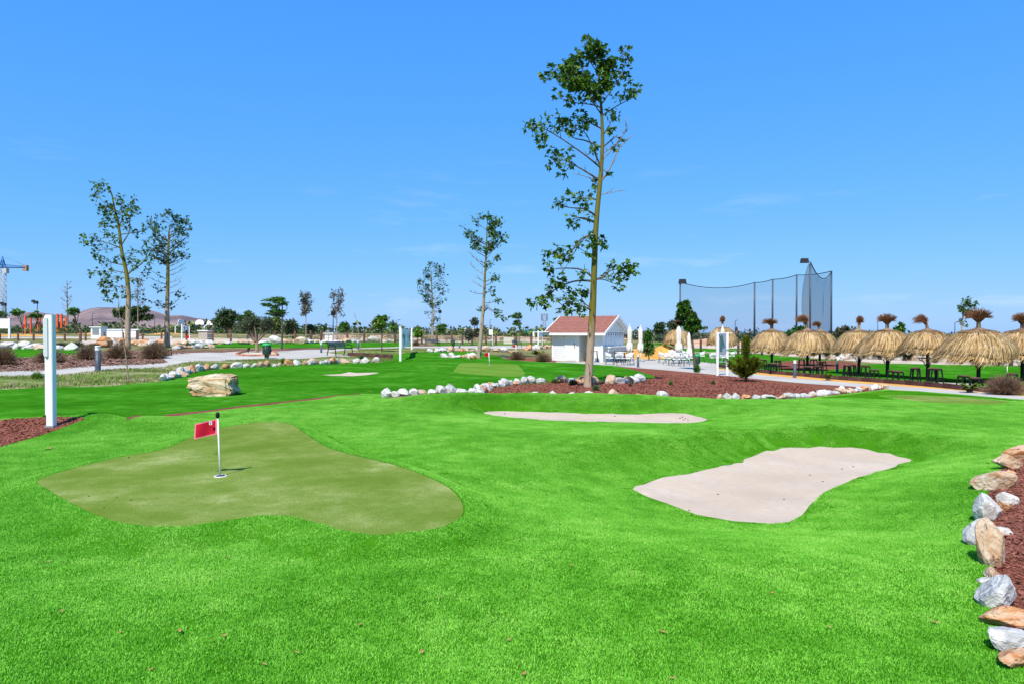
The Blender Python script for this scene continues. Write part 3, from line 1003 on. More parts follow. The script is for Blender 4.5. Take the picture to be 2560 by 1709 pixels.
def stone(me, mk, loc, size, rz, parent=None, tilt=(0, 0)):
    o = bpy.data.objects.new('stone', me)
    COL.objects.link(o)
    if parent is not None:
        o.parent = parent
    o.location = loc
    o.scale = size
    o.rotation_euler = (tilt[0], tilt[1], rz)
    o.material_slots[0].link = 'OBJECT'
    o.material_slots[0].material = M[STM[mk]]
    return o

def stone_row(label, pts, sizes, pal, seed, hk=.62, jit=.15, gap=.94, depth=1.0, sink=.25, cat='stone border'):
    """a bed edging: stones laid side by side along a line given as photograph pixels or world points; every stone its own piece"""
    rng = random.Random(seed)
    P = [(Vector((p[1], p[2], h1(p[1], p[2]))) if p[0] == 'w' else G(*p)) for p in pts]
    root = thing('stone_border', label, cat, P[0], 0, 'stone edgings of the beds')
    seg, acc = 0, 0.0
    L = [(P[i + 1] - P[i]).length for i in range(len(P) - 1)]
    tot, pos = sum(L), 0.0
    while pos < tot:
        w = rng.uniform(*sizes)
        c = pos + w / 2
        if c > tot:
            break
        s, k = c, 0
        while k < len(L) - 1 and s > L[k]:
            s -= L[k]
            k += 1
        p = P[k].lerp(P[k + 1], min(1, s / L[k]))
        d = (P[k + 1] - P[k]).normalized()
        x = p.x + rng.uniform(-jit, jit) * w
        y = p.y + rng.uniform(-jit, jit) * w
        hh = w * hk * rng.uniform(.75, 1.3)
        stone(rng.choice(ROCKS), rng.choice(pal), Vector((x, y, h1(x, y) + hh * (.5 - sink))) - P[0], (w * .58, w * .5 * depth * rng.uniform(.8, 1.2), hh * .62),
              math.atan2(d.y, d.x) + rng.uniform(-.4, .4), root, (rng.uniform(-.15, .15), rng.uniform(-.2, .2)))
        pos += w * gap * rng.uniform(.85, 1.15)
    return root

stone_row('row of pale stones edging the second green along the path side', [(402, 952), (432, 945), (452, 938), (480, 930), (520, 924), (575, 919), (640, 917), (700, 914), (760, 911), (850, 908), (951, 904)], (.28, .62), 'wwwgtto', 3, .72, depth=.8)
stone_row('long curved row of white and orange stones behind the near turf', [('w', -3.5, 17.75), ('w', -2.9, 17.95), ('w', -2.2, 18.25), ('w', -1.5, 18.6), ('w', -1.0, 19.0), (1225, 969), (1265, 963), (1310, 958), (1360, 955)], (.2, .42), 'wwwgto', 5, .72)
stone_row('row of shaded stones around the foot of the tall tree', [(1376, 955), (1420, 955), (1455, 956), (1500, 957), (1545, 958), (1592, 955)], (.34, .6), 'wtogwt', 6, .66)
stone_row('half hidden stones along the crest between red mulch and near turf', [('w', .4, 18.62), ('w', 1.5, 18.64), ('w', 3.4, 18.5), ('w', 4.6, 18.46)], (.25, .6), 'wwto', 7, .62, gap=1.7)
stone_row('row of low stones where the red mulch meets the turf by the path', [('w', 5.5, 18.5), ('w', 6.8, 18.75), ('w', 7.5, 19.1), ('w', 8.2, 19.5), (2195, 972), (2212, 971)], (.18, .4), 'wtwgow', 8, .6)
stone_row('white rocks along the shrubs on the far lawn behind the post', [(-60, 872), (30, 872), (110, 873), (170, 874), (215, 874)], (.9, 1.7), 'wwwt', 9, .5)
stone_row('heap of tan rocks behind the brown bushes', [(252, 868), (290, 862), (330, 862), (370, 866), (400, 868)], (.6, 1.1), 'ttow', 10, .8, depth=1.5)
stone_row('row of white rocks on the far lawn behind the olive tree', [(430, 864), (520, 861), (600, 860), (680, 859), (760, 858), (800, 857)], (.8, 1.7), 'wwt', 11, .5)
stone_row('row of white rocks in front of the net fence', [(800, 858), (870, 856), (945, 855), (1060, 852)], (.8, 1.6), 'wwt', 12, .5)
stone_row('small rocks beside the stone bench and path', [(436, 873), (470, 871), (520, 870), (528, 870)], (.5, .9), 'tgto', 13, .6)
stone_row('short row of white and orange rocks on the second green', [(1066, 880), (1110, 878), (1160, 877), (1230, 878), (1300, 881)], (.5, .9), 'wtwot', 14, .55)
stone_row('pair row of pale rocks ahead of the slim green trunk', [(1108, 892), (1140, 894), (1170, 893), (1188, 897)], (.4, .8), 'wwto', 15, .55)
stone_row('pale rocks between the cycad and the white hut', [(1310, 876), (1345, 872), (1378, 870)], (.5, .8), 'wto', 16, .6)
stone_row('rubble of pale rocks behind the straw parasols', [(2070, 900), (2130, 896), (2200, 897), (2290, 899), (2370, 905)], (.6, 1.2), 'wwtg', 17, .7, depth=1.4)
stone_row('far rubble of pale rocks behind the straw parasols', [(2090, 890), (2180, 887), (2270, 888), (2360, 893)], (.7, 1.4), 'wwtt', 18, .6, depth=1.5)

# boulders edging the mulch in the lower corner: each its own thing
BOULD = [  # px, py (base centre), width px, height px, material, label
    (2546, 1150, 70, 40, 'o', 'orange layered rock highest on the right edge of the picture'), (2530, 1172, 66, 36, 't', 'tan flaky rock lying under the orange layered rock'),
    (2530, 1192, 34, 20, 'o', 'small orange rock below the tan flaky rock'), (2492, 1222, 82, 56, 't', 'brown and grey boulder tilted on the turf edge'),
    (2522, 1262, 44, 34, 'w', 'smooth white rounded stone beside the mulch'), (2514, 1278, 30, 26, 'o', 'little ochre stone behind the upright white boulder'),
    (2478, 1300, 52, 74, 'w', 'upright white boulder with a grey hollow'), (2450, 1362, 60, 66, 'g', 'grey pointed boulder leaning against the white one'),
    (2490, 1412, 56, 112, 't', 'tall veined boulder with orange streaks'), (2514, 1338, 32, 18, 'w', 'small chalky flake lying on the mulch'),
    (2488, 1446, 36, 24, 't', 'pale tan chip under the tall veined boulder'), (2478, 1462, 36, 18, 'w', 'thin white stone wedged at the turf edge'),
    (2512, 1520, 84, 78, 'g', 'rounded pale grey boulder with a dark dimple'), (2530, 1572, 100, 50, 'o', 'flat orange slab next to the turf'),
    (2545, 1630, 100, 66, 'g', 'blue grey slab in the bottom corner'), (2556, 1668, 110, 40, 'o', 'long orange sliver at the very bottom corner')]
BM_SPECIAL = []
for i, (px, py, w, h, mk, lab) in enumerate(BOULD):
    g = G(px, py)
    k = g.y / FPX
    me = rock_mesh('boulder', 200 + i, 4, M[STM[mk]], planes=14, rough=.010)
    o = bpy.data.objects.new('boulder', me)
    COL.objects.link(o)
    sx, sz = w * k * .63, h * k * .64
    sy = max(min(sx, sz) * .9, .07)
    o.scale = (sx, sy, sz)
    o.location = (g.x, g.y + sy * .5, g.z + sz * .55)
    o.rotation_euler = (R.uniform(-.15, .15), R.uniform(-.25, .25), R.uniform(-.4, .4))
    tag(o, lab, 'boulder', 'boulders edging the mulch corner')

# the big square boulder on the second green
g = G(519, 990)
k = g.y / FPX
bm = bmesh.new()
bmesh.ops.create_cube(bm, size=2)
bmesh.ops.subdivide_edges(bm, edges=bm.edges[:], cuts=14, use_grid_fill=True)
rng_ = np.random.default_rng(3)
cells = rng_.uniform(-1, 1, (16, 3))
cval = rng_.uniform(-.1, .10, 16)
for v in bm.verts:
    u = Vector(v.co)
    p = np.array(u)
    u.x *= 1 - .07 * max(0, p[2]) - (.12 if p[2] < -.6 else 0) - .05 * math.sin(p[2] * 3 + 1)
    u.z *= 1 + .10 * math.sin(p[0] * 2.3 + .8)
    u.y *= 1 - .12 * max(0, p[2])
    dcl = np.linalg.norm(cells - p, axis=1)
    off = cval[int(dcl.argmin())] * 1.5 + .05 * math.sin(p[2] * 8 + p[0] * 4 + p[1] * 2) + .03 * math.sin(p[0] * 17 + p[2] * 5) + rng_.normal(0, .02)
    ln = u.normalized()
    corner = (abs(p) > .82).sum()
    u = u * (1 + off * .6) - ln * (.10 if corner == 2 else .22 if corner == 3 else 0)
    u.z += .05 * p[0] - .04 * p[0] * p[0]
    v.co = u
me = bpy.data.meshes.new('boulder')
bm.to_mesh(me)
bm.free()
me.materials.append(M['st_big'])
o = link('boulder', me)
o.scale = (55 * k, 38 * k, 27 * k)
o.location = (g.x, g.y + 36 * k, g.z + 23 * k)
o.rotation_euler = (0, 0, .12)
tag(o, 'large squarish golden brown boulder lying on the second green', 'boulder')

# ------------------------------------------------------------------ mulch chips and litter
def chips(name, poly, n, size, mt, seed, lim=None):
    rng = np.random.default_rng(seed)
    x0, y0 = poly.min(0)
    x1, y1 = poly.max(0)
    if lim:
        x0, x1, y0, y1 = max(x0, lim[0]), min(x1, lim[1]), max(y0, lim[2]), min(y1, lim[3])
    P = rng.uniform((x0, y0), (x1, y1), (n * 4, 2))
    P = P[inside(P[:, 0], P[:, 1], poly)][:n]
    P = P[~inside(P[:, 0], P[:, 1], near_turf) | inside(P[:, 0], P[:, 1], left_bed) | inside(P[:, 0], P[:, 1], right_bed)]
    n = len(P)
    z = H(P[:, 0], P[:, 1])
    a = rng.uniform(0, 6.283, n)
    L = rng.uniform(.5, 1.3, n) * size
    wd = L * rng.uniform(.25, .6, n)
    tl = rng.uniform(-.5, .5, n)
    t2 = rng.uniform(-.6, .6, n)
    ux, uy, uz = np.cos(a) * L, np.sin(a) * L, tl * L
    vx, vy, vz = -np.sin(a) * wd, np.cos(a) * wd, t2 * wd
    c = np.column_stack([P, z + np.abs(uz) * .5 + np.abs(vz) * .5 + .004])
    U, Vv = np.column_stack([ux, uy, uz]) / 2, np.column_stack([vx, vy, vz]) / 2
    th = np.array([0, 0, size * .12])
    V = np.stack([c - U - Vv, c + U - Vv * .6, c + U + Vv, c - U + Vv * .7, c + th], 1).reshape(-1, 3)
    k = np.arange(n)[:, None] * 5
    F = np.concatenate([k + [0, 1, 4], k + [1, 2, 4], k + [2, 3, 4], k + [3, 0, 4]], 0)
    setting(link(name, fastmesh(name, V, F, mt)), 'stuff')
M['chip'] = layered('mulch_chip', [(.36, (.11, .035, .024)), (.5, (.22, .08, .055)), (.64, (.34, .15, .11))], 3, 30, 160, bump=0, w=(.2, .4, .4))
M['chip2'] = layered('bark_chip', [(.38, (.06, .036, .026)), (.5, (.20, .115, .085)), (.62, (.46, .33, .26))], 2, 9, 40, bump=0, w=(.2, .4, .4))
chips('mulch_chips', right_bed, 9000, .034, M['chip'], 31, (2, 6.5, 2, 12))
chips('mulch_chips', left_bed, 9000, .04, M['chip'], 32, (-11, 0, 7, 14))
chips('mulch_chips', centre_bed, 16000, .06, M['chip'], 33, (-3, 11, 17, 34))
chips('bark_chips', mulch_left, 9000, .12, M['chip2'], 34, (-30, 2, 22, 48))

rng_ = random.Random(4)
LEAVES = [(120, 1411), (568, 1400), (152, 1537), (375, 1684), (740, 1640), (1055, 1638), (1271, 1609), (1655, 1587), (1310, 1695), (2075, 1576), (2336, 1563), (660, 1670), (450, 1585), (560, 1598), (1428, 1421),
          (1100, 1500), (1930, 1490), (1680, 1705), (900, 1570), (300, 1590)]
def dry_leaf(px, py, size, lab, grp, cat='leaf'):
    g = G(px, py)
    mb = MB()
    a = rng_.uniform(0, 6.28)
    c, s = math.cos(a) * size, math.sin(a) * size
    cu = rng_.uniform(.1, .35) * size
    mb.add([(-c, -s, cu), (-s * .45, c * .45, .0), (c * .2, s * .2, -.002), (s * .45, -c * .45, cu * .7), (c, s, cu * 1.2), (c * 1.35, s * 1.35, cu * .6)],
           [(0, 1, 2), (0, 2, 3), (1, 4, 2), (2, 4, 3), (4, 5, 3)])
    o = mb.build('dry_leaf', M['leaf_dry'], None, (g.x, g.y, g.z + .024))
    tag(o, lab, cat, grp)
dry_leaf(120, 1125, .085, 'largest pale tan dry leaf lying between the red mulch and the putting green', 'dry leaves on the turf')
for p in LEAVES:
    dry_leaf(p[0], p[1], rng_.uniform(.014, .026), 'tiny curled brown dry leaf lying on the bright near turf', 'tiny dry leaves on the near turf')
dry_leaf(658, 952, .08, 'small orange brown leaf on the second green right of the big boulder', 'leaves on the second green')
dry_leaf(922, 979, .08, 'small orange leaf at the end of the stone row behind the near turf', 'leaves on the second green')
# dark specks on the sand and the putting surface
mb = MB()
for (px, py) in [(322, 1143), (222, 1240), (292, 1242), (328, 1250), (260, 1268), (540, 1135), (1795, 1235), (2025, 1187), (2057, 1203), (2105, 1172), (2133, 1166), (1723, 1275), (1960, 1248), (1262, 1034), (1700, 1045), (1709, 1049), (1714, 1046), (1706, 1042), (1720, 1050), (1537, 1040)]:
    g = G(px, py)
    k = g.y / FPX * 2.6
    mb.box((g.x, g.y, g.z + k * .3), (k * 1.2, k, k * .7), rng_.uniform(0, 3))
setting(mb.build('debris_specks', M['wood_dark']), 'stuff')
# ------------------------------------------------------------------ flags, posts, signs, bollards, bins, benches
def flag(name, lab, px, py, top, fw, fh, side, grp, lean=0.0, near=False):
    g = G(px, py)
    k = g.y / FPX
    hgt = (py - top) * k
    t = thing(name, lab, 'golf flag', g, 0, grp)
    ln = -lean * k
    r = .0085 if near else max(.012, k * .8)
    MB().tube([(0, 0, -.06), (ln, 0, hgt)], r, 8).build('pole', M['white'], t)
    MB().lathe([(.001, hgt + .055), (.015, hgt + .05), (.022, hgt + .03), (.02, hgt + .005), (.008, hgt - .015), (.001, hgt - .015)] if near else [(0.001, hgt + .05), (.03, hgt + .02), (.001, hgt)], 12, 0, (ln, 0, 0)).build('cap', M['black'], t)
    # the cup: a rim, and a flat black disc painted as the hole's shade
    mb = MB()
    mb.lathe([(.054, -.12), (.053, .004), (.060, .006), (.064, .0)], 28)
    mb.lathe([(.001, .0045), (.0525, .0045)], 24, 1)
    mb.build('cup', [M['white'], M['black']], t)
    # cloth: a waving sheet with thickness
    mb = MB()
    nx, nz = 16, 14
    W_, H_ = fw * k, fh * k
    for f_ in (0, 1):
        V = []
        for i in range(nx + 1):
            for j in range(nz + 1):
                u, v = i / nx, j / nz
                V.append((ln * (1 - .1) + side * (.0 + u * W_), .018 * math.sin(u * 5 + v * 1.2) * (.3 + u) * (W_ / .2) + (.002 if f_ else 0), hgt - .018 - (1 - v) * H_ - u * W_ * .22 * (1 if near else .4)))
        Fq = [(i * (nz + 1) + j, (i + 1) * (nz + 1) + j, (i + 1) * (nz + 1) + j + 1, i * (nz + 1) + j + 1) for i in range(nx) for j in range(nz)]
        mi = [(1 if (i < 2 or j == 0 or j == nz - 1 and near or i == nx - 1) and near else 0) for i in range(nx) for j in range(nz)]
        o = len(mb.v)
        mb.add(V, Fq if f_ else [q[::-1] for q in Fq], 0, True)
        mb.m[-len(mi):] = mi
    cl = mb.build('cloth', [M['red_flag'], M['pink_flag']], t)
    if near:
        mb = MB()
        mb.box((ln + side * W_ * .24, -.04, hgt - .018 - H_ * .25), (.03, .003, .036), 0)
        tg = mb.build('care_tag', M['white'], cl)
        mb = MB()
        for i in range(4):
            mb.box((ln + side * W_ * .24, -.0425, hgt - .018 - H_ * .25 + .011 - i * .007), (.018, .002, .003))
        mb.build('tag_print', M['navy'], tg)
    return t
flag('golf_flag', 'red flag on a short white pole in the near putting green', 551, 1189, 1041, 57, 38, -1, 'golf flags', 6, True)
flag('golf_flag', 'small red flag on the round green behind the near turf', 1224, 911, 880, 11, 9, -1, 'golf flags', 2)
flag('golf_flag', 'tiny red flag in front of the bench near the cycad', 1290, 884, 861, 8, 6, -1, 'golf flags', 0)
flag('golf_flag', 'thin white flagstick on the pale green beyond the straw parasols', 2518, 932, 914, 3, 3, -1, 'golf flags', 0)
flag('golf_flag', 'distant red flag beside the two post sign by the hoops', 474, 862, 838, 9, 7, -1, 'golf flags', 0)

def glyph(mb, ch, x, z, w, h, y, mi=0):
    t = w * .2
    def ell(cx, cz, rx, rz, a0=0, a1=6.2832, n=18):
        V = []
        for i in range(n + 1):
            a = a0 + (a1 - a0) * i / n
            V += [(cx + rx * math.cos(a), y, cz + rz * math.sin(a)), (cx + (rx - t) * math.cos(a), y, cz + (rz - t) * math.sin(a))]
        mb.add(V, [(2 * i, 2 * i + 2, 2 * i + 3, 2 * i + 1) for i in range(n)], mi)
    if ch == '1':
        mb.box((x + w * .5, y, z + h / 2), (t * 1.2, .003, h), 0, mi)
        mb.box((x + w * .33, y, z + h * .86), (w * .3, .003, t), 0, mi)
    elif ch == '8':
        ell(x + w / 2, z + h * .28, w * .48, h * .28)
        ell(x + w / 2, z + h * .76, w * .4, h * .24)
    elif ch == '5':
        mb.box((x + w * .5, y, z + h - t / 2), (w * .8, .003, t), 0, mi)
        mb.box((x + w * .2, y, z + h * .75), (t, .003, h * .4), 0, mi)
        ell(x + w * .45, z + h * .32, w * .45, h * .32, -2.4, 2.2)

def sign(lab, l0, l1, panel, d_sc, textfn=None, grp='white hole signs', rz=0.0, panel_mat='white_panel', post_w=5.0, name='hole_sign', cat='sign'):
    """two posts (px, top, bottom) and a board between them; the posts may stand at different distances"""
    g0 = G(l0[0], l0[2])
    k0 = g0.y / FPX
    h0 = (l0[2] - l0[1]) * k0
    t = thing(name, lab, cat, g0, 0, grp)
    pw = post_w * k0
    MB().box((0, 0, h0 / 2 - .1), (pw, pw, h0 + .2)).build('post', M['white'], t)
    p1 = Vector((pw * 3, 0, 0))
    if l1 is not None:
        d1 = l1[3]
        b1 = B(l1[0], d1)
        p1 = b1 - g0
        top1 = zpx(l1[1], d1) - g0.z
        MB().box((p1.x, p1.y, (p1.z + top1) / 2 - .1), (pw, pw, top1 - p1.z + .2), math.atan2(p1.y, p1.x)).build('post', M['white'], t)
    z0, z1 = zpx(panel[3], g0.y) - g0.z, zpx(panel[2], g0.y) - g0.z
    e0, e1 = panel[0], panel[1]
    a, b_ = p1 * e0, p1 * e1
    L = (Vector((b_.x - a.x, b_.y - a.y, 0))).length
    ang = math.atan2(p1.y, p1.x)
    pn = MB().box((0, 0, 0), (L, .03, z1 - z0)).build('panel', M[panel_mat], t, ((a.x + b_.x) / 2, (a.y + b_.y) / 2, (z0 + z1) / 2), ang)
    if textfn:
        textfn(pn, L, z1 - z0)
    return t

def print18(chars):
    def fn(pn, L, hh):
        mb = MB()
        for i, ch in enumerate(chars):
            glyph(mb, ch, L * (.10 + .17 * i) if len(chars) == 2 else 0, -hh * .08, L * .16, hh * .26, -.018)
        for j in range(3):
            mb.box((L * .25, -.017, -hh * (.22 + .08 * j)), (L * .34, .003, hh * .012))
        mb.build('number_print', M['navy'], pn)
        mb = MB()   # a golfer-like teal figure
        y = -.018
        mb.add([(-L * .47, y, hh * .2), (-L * .33, y, hh * .24), (-L * .13, y, hh * .16), (-L * .15, y, hh * .04), (-L * .22, y, -hh * .1), (-L * .2, y, -hh * .36), (-L * .3, y, -hh * .38), (-L * .33, y, -hh * .1), (-L * .4, y, hh * .05), (-L * .47, y, hh * .04)], [(0, 9, 8, 7, 6, 5, 4, 3, 2, 1)])
        mb.add([(-L * .28 + L * .05 * math.cos(a), y, hh * .31 + hh * .035 * math.sin(a)) for a in [i * .6283 for i in range(10)]], [tuple(range(9, -1, -1))])
        mb.build('figure_print', M['teal'], pn)
    return fn
sign('white hole sign numbered 18 with a teal figure beside the second green', (1001, 818, 902), (1029, 820, 861, 61), (.08, .82, 821, 873), 1, print18('18'))
sign('white two post sign numbered 15 near the basketball hoops', (455, 811, 854), (473, 816, 840, 108), (.12, .86, 812, 829), 1, print18('15'), post_w=2.2)
def marks(pn, L, hh):
    mb = MB()
    for sx in (-.2, .2):
        mb.lathe([(.001, -hh * .12), (hh * .06, -hh * .1), (hh * .07, hh * .02), (.001, hh * .06)], 8, 0, (L * sx, -.02, hh * .05))
        mb.lathe([(.001, 0), (hh * .04, hh * .02), (.001, hh * .07)], 8, 0, (L * sx, -.02, hh * .14))
    mb.build('symbol_print', M['navy'], pn)
sign('white sign with two small dark figures behind the cycad', (1345, 826, 868), (1356, 826, 846, 92), (.1, 1.0, 828, 843), 1, marks, post_w=2.2)
sign('narrow blank white sign between green shed and figure sign', (1335, 829, 853), None, (-.6, .15, 829, 840), 1, post_w=1.8)
sign('blank white board on one post beside the low pale building', (1231, 824, 862), None, (-1.5, .1, 824, 837), 1, post_w=1.9)
sign('large blank white board on a post at the far left edge', (24, 796, 847), None, (-4.5, .0, 797, 821), 1, post_w=4)

# the tall sign seen almost edge-on beside the mulch bed
g = G(129, 1066)
k = g.y / FPX
t = thing('hole_sign', 'tall white sign seen edge on standing in the red mulch bed', 'sign', g, 0, 'white hole signs')
hp = (1066 - 787) * k
pw = 18 * k
ang = math.atan2(g.y, g.x) + .02
ux, uy = math.cos(ang), math.sin(ang)
def rounded_post(c, h):
    mb = MB()
    n, r, q = 4, pw * .22, pw / 2
    prof = []
    for (cx_, cy_, a0) in [(q - r, q - r, 0), (-q + r, q - r, 90), (-q + r, -q + r, 180), (q - r, -q + r, 270)]:
        for i in range(n + 1):
            a = math.radians(a0 + 90 * i / n)
            prof.append((cx_ + r * math.cos(a), cy_ + r * math.sin(a)))
    m = len(prof)
    V = [(c[0] + x, c[1] + y, -.1) for x, y in prof] + [(c[0] + x, c[1] + y, h) for x, y in prof]
    mb.add(V, [(i, (i + 1) % m, m + (i + 1) % m, m + i) for i in range(m)] + [tuple(m + i for i in range(m))])
    return mb
rounded_post((0, 0), hp).build('post', M['white'], t)
MB().box((0, 0, .012), (pw * 1.25, pw * 1.25, .03)).build('base_plate', M['greymetal'], t)
rounded_post((ux * 1.05, uy * 1.05), hp).build('post', M['white'], t)
MB().box((ux * 1.05, uy * 1.05, .012), (pw * 1.25, pw * 1.25, .03)).build('base_plate', M['greymetal'], t)
pn = MB().box((0, 0, 0), (1.12, .045, 95 * k)).build('panel', M['white'], t, (ux * .5 - uy * .075 + .005, uy * .5 + ux * .075, hp - 8 * k - 47 * k), ang)

def map_sign():
    g0 = G(1793, 938)
    k = g0.y / FPX
    t = thing('map_sign', 'white framed map board on two posts in the red mulch bed', 'sign', g0)
    hh = (938 - 830) * k
    p1 = B(1818, g0.y * 1.02) - g0
    for c in (Vector((0, 0, 0)), p1):
        MB().box((c.x, c.y, c.z + hh / 2 - .05), (5.2 * k, 5.2 * k, hh + .1)).build('post', M['white'], t)
    L = p1.x
    z1, z0 = hh - 3 * k, hh - 57 * k
    MB().box((L / 2, .02, z1 + .012), (L, .05, .03)).build('rail', M['white'], t)
    pn = MB().box((0, 0, 0), (L - .06, .03, z1 - z0)).build('panel', M['map_print'], t, (L / 2, p1.y / 2, (z0 + z1) / 2), math.atan2(p1.y, p1.x))
    w, h = L - .06, z1 - z0
    mb = MB()
    mb.add([(-w * .45, -.018, -h * .33), (-w * .1, -.018, -h * .36), (w * .08, -.018, -h * .1), (w * .12, -.018, h * .3), (-w * .05, -.018, h * .43), (-w * .4, -.018, h * .36)], [(0, 1, 2, 3, 4, 5)])
    mb.build('map_drawing', M['map_green'], pn)
    mb = MB()
    mb.add([(w * .1, -.02, -h * .2), (w * .26, -.02, -h * .16), (w * .22, -.02, h * .12), (w * .1, -.02, h * .08)], [(0, 1, 2, 3)])
    mb.build('map_lake', M['crane_blue'], pn)
map_sign()

def bollard(px, py, top, lab, w=10):
    g = G(px, py)
    k = g.y / FPX
    hh = (py - top) * k
    r = w * k / 2
    t = thing('bollard', lab, 'bollard light', g, 0, 'bollard lights along the paths')
    MB().lathe([(r, -.05), (r, hh * .83), (.001, hh * .83)], 18).build('body', M['slate'], t)
    MB().lathe([(r * .98, hh * .83), (r * .98, hh * .965), (r * 1.02, hh * .97), (r * 1.0, hh), (.001, hh * 1.003)], 18).build('lamp_head', M['shell'], t)
    MB().lathe([(r * 1.25, 0), (r * 1.25, .015), (r, .017)], 18).build('base_flange', M['slate'], t)
bollard(245, 926, 864, 'dark bollard with a white cap beside the brown bushes on the near side path', 13)
bollard(803, 881, 857, 'grey bollard next to the olive tree plaza and dark bench', 5)
bollard(895, 872, 852, 'slate bollard between the leaning stake and the bench', 5)
bollard(1149, 870, 853, 'small bollard next to the dark bin by the slim green trunk', 4)
bollard(1228, 865, 849, 'bollard with a white head under the blank white board', 3.6)
bollard(1341, 865, 851, 'bollard at the foot of the figure sign', 3.6)
bollard(1595, 917, 885, 'white capped bollard beside the closed parasols', 6)
bollard(1987, 943, 900, 'bollard standing by the gravel strip in front of the straw parasols', 7.5)
bollard(2093, 932, 903, 'bollard standing on the lawn between the straw parasols', 6)

def bin_(px, py, top, lab, w, lid=True):
    g = G(px, py)
    k = g.y / FPX
    hh = (py - top) * k
    r = w * k / 2
    t = thing('litter_bin', lab, 'litter bin', g, 0, 'litter bins')
    MB().box((0, 0, hh * .13), (r * .9, r * .7, hh * .28)).build('pedestal', M['bin_green'], t)
    MB().lathe([(r * .82, hh * .25), (r, hh * .3), (r, hh * .86), (r * .9, hh * .86)], 18, 0, (0, 0, 0)).build('body', M['bin_green'], t)
    mb = MB()
    for i in range(14):
        a = i * 2 * math.pi / 14
        mb.box((math.cos(a) * r * 1.01, math.sin(a) * r * 1.01, hh * .57), (.012, r * .22, hh * .5), a)
    mb.build('slat', M['dark'], t)
    MB().lathe([(r * 1.08, hh * .84), (r * 1.1, hh * .90), (r * .9, hh * .97), (.001, hh)], 18).build('lid', M['green_lid' if lid else 'bin_green'], t)
bin_(667, 895, 857, 'dark green litter bin with a bright green lid by the olive tree', 20)
bin_(1743, 917, 884, 'green lidded litter bin behind the young leafy tree', 14)
bin_(1133, 870, 848, 'dark litter bin without bright lid beside a bollard', 8, False)

def bench(px, py, hpx, lab, rz):
    g = G(px, py)
    k = g.y / FPX
    S = hpx * k / .84
    t = thing('park_bench', lab, 'bench', g, rz, 'dark park benches')
    t.scale = (S, S, S)
    Lh = .78
    for i in range(3):
        MB().box((0, -.22 + i * .15, .44), (Lh * 2, .13, .035)).build('seat_slat', M['dark'], t)
    for i in range(3):
        MB().box((0, .24 + .03 * i, .56 + i * .12), (Lh * 2, .03, .105), 0, 0, 1, -.2).build('back_slat', M['slate'], t)
    for s in (-1, 1):
        x = s * (Lh + .03)
        MB().tube([(x, -.33, 0), (x, -.3, .40), (x, -.28, .62), (x, -.1, .66), (x, .2, .66)], .028, 8).build('armrest', M['black'], t)
        MB().tube([(x, .34, 0), (x, .24, .40), (x, .26, .6), (x, .36, .86)], .028, 8).build('leg', M['black'], t)
        MB().tube([(x, -.3, .41), (x, .25, .41)], .024, 8).build('side_rail', M['black'], t)
bench(850, 888, 34, 'black bench with armrests beside the path seen from the side', 1.15)
bench(1081, 866, 18, 'small dark bench seen from behind on the far path', math.pi - .25)
bench(1292, 868, 18, 'dark bench beside the windblown sapling on the far path', 1.25)
bench(415, 887, 24, 'dark bench half hidden by the largest brown bush', 1.9)

# timber edge by the bench and the dark sleepers holding the parasol lawn
def sleepers(lab, pts, hh, n, grp='timber edgings'):
    P = [G(*p) for p in pts]
    t = thing('timber_edging', lab, 'timber edging', P[0], 0, grp)
    tot = sum((P[i + 1] - P[i]).length for i in range(len(P) - 1))
    step = tot / n
    def at(s):
        for i in range(len(P) - 1):
            L = (P[i + 1] - P[i]).length
            if s <= L or i == len(P) - 2:
                return P[i].lerp(P[i + 1], min(1, s / L))
            s -= L
    for i in range(n):
        a, b_ = at(i * step), at((i + 1) * step)
        c = (a + b_) / 2
        MB().box((0, 0, 0), (step - .012, .12, hh)).build('sleeper', M['sleeper'], t, (c.x - P[0].x, c.y - P[0].y, h1(c.x, c.y) - P[0].z + hh / 2 - .06 + R.uniform(-.01, .01)), math.atan2(b_.y - a.y, b_.x - a.x) + R.uniform(-.01, .01))
sleepers('long row of dark sleepers edging the straw parasol lawn', [(1795, 916), (1912, 932), (2000, 939), (2081, 947), (2165, 953), (2250, 959), (2330, 966), (2400, 973), (2480, 980)], .24, 16)
sleepers('short dark timber edge beside the bench and the sign', [(870, 889), (930, 892), (980, 896)], .32, 4)
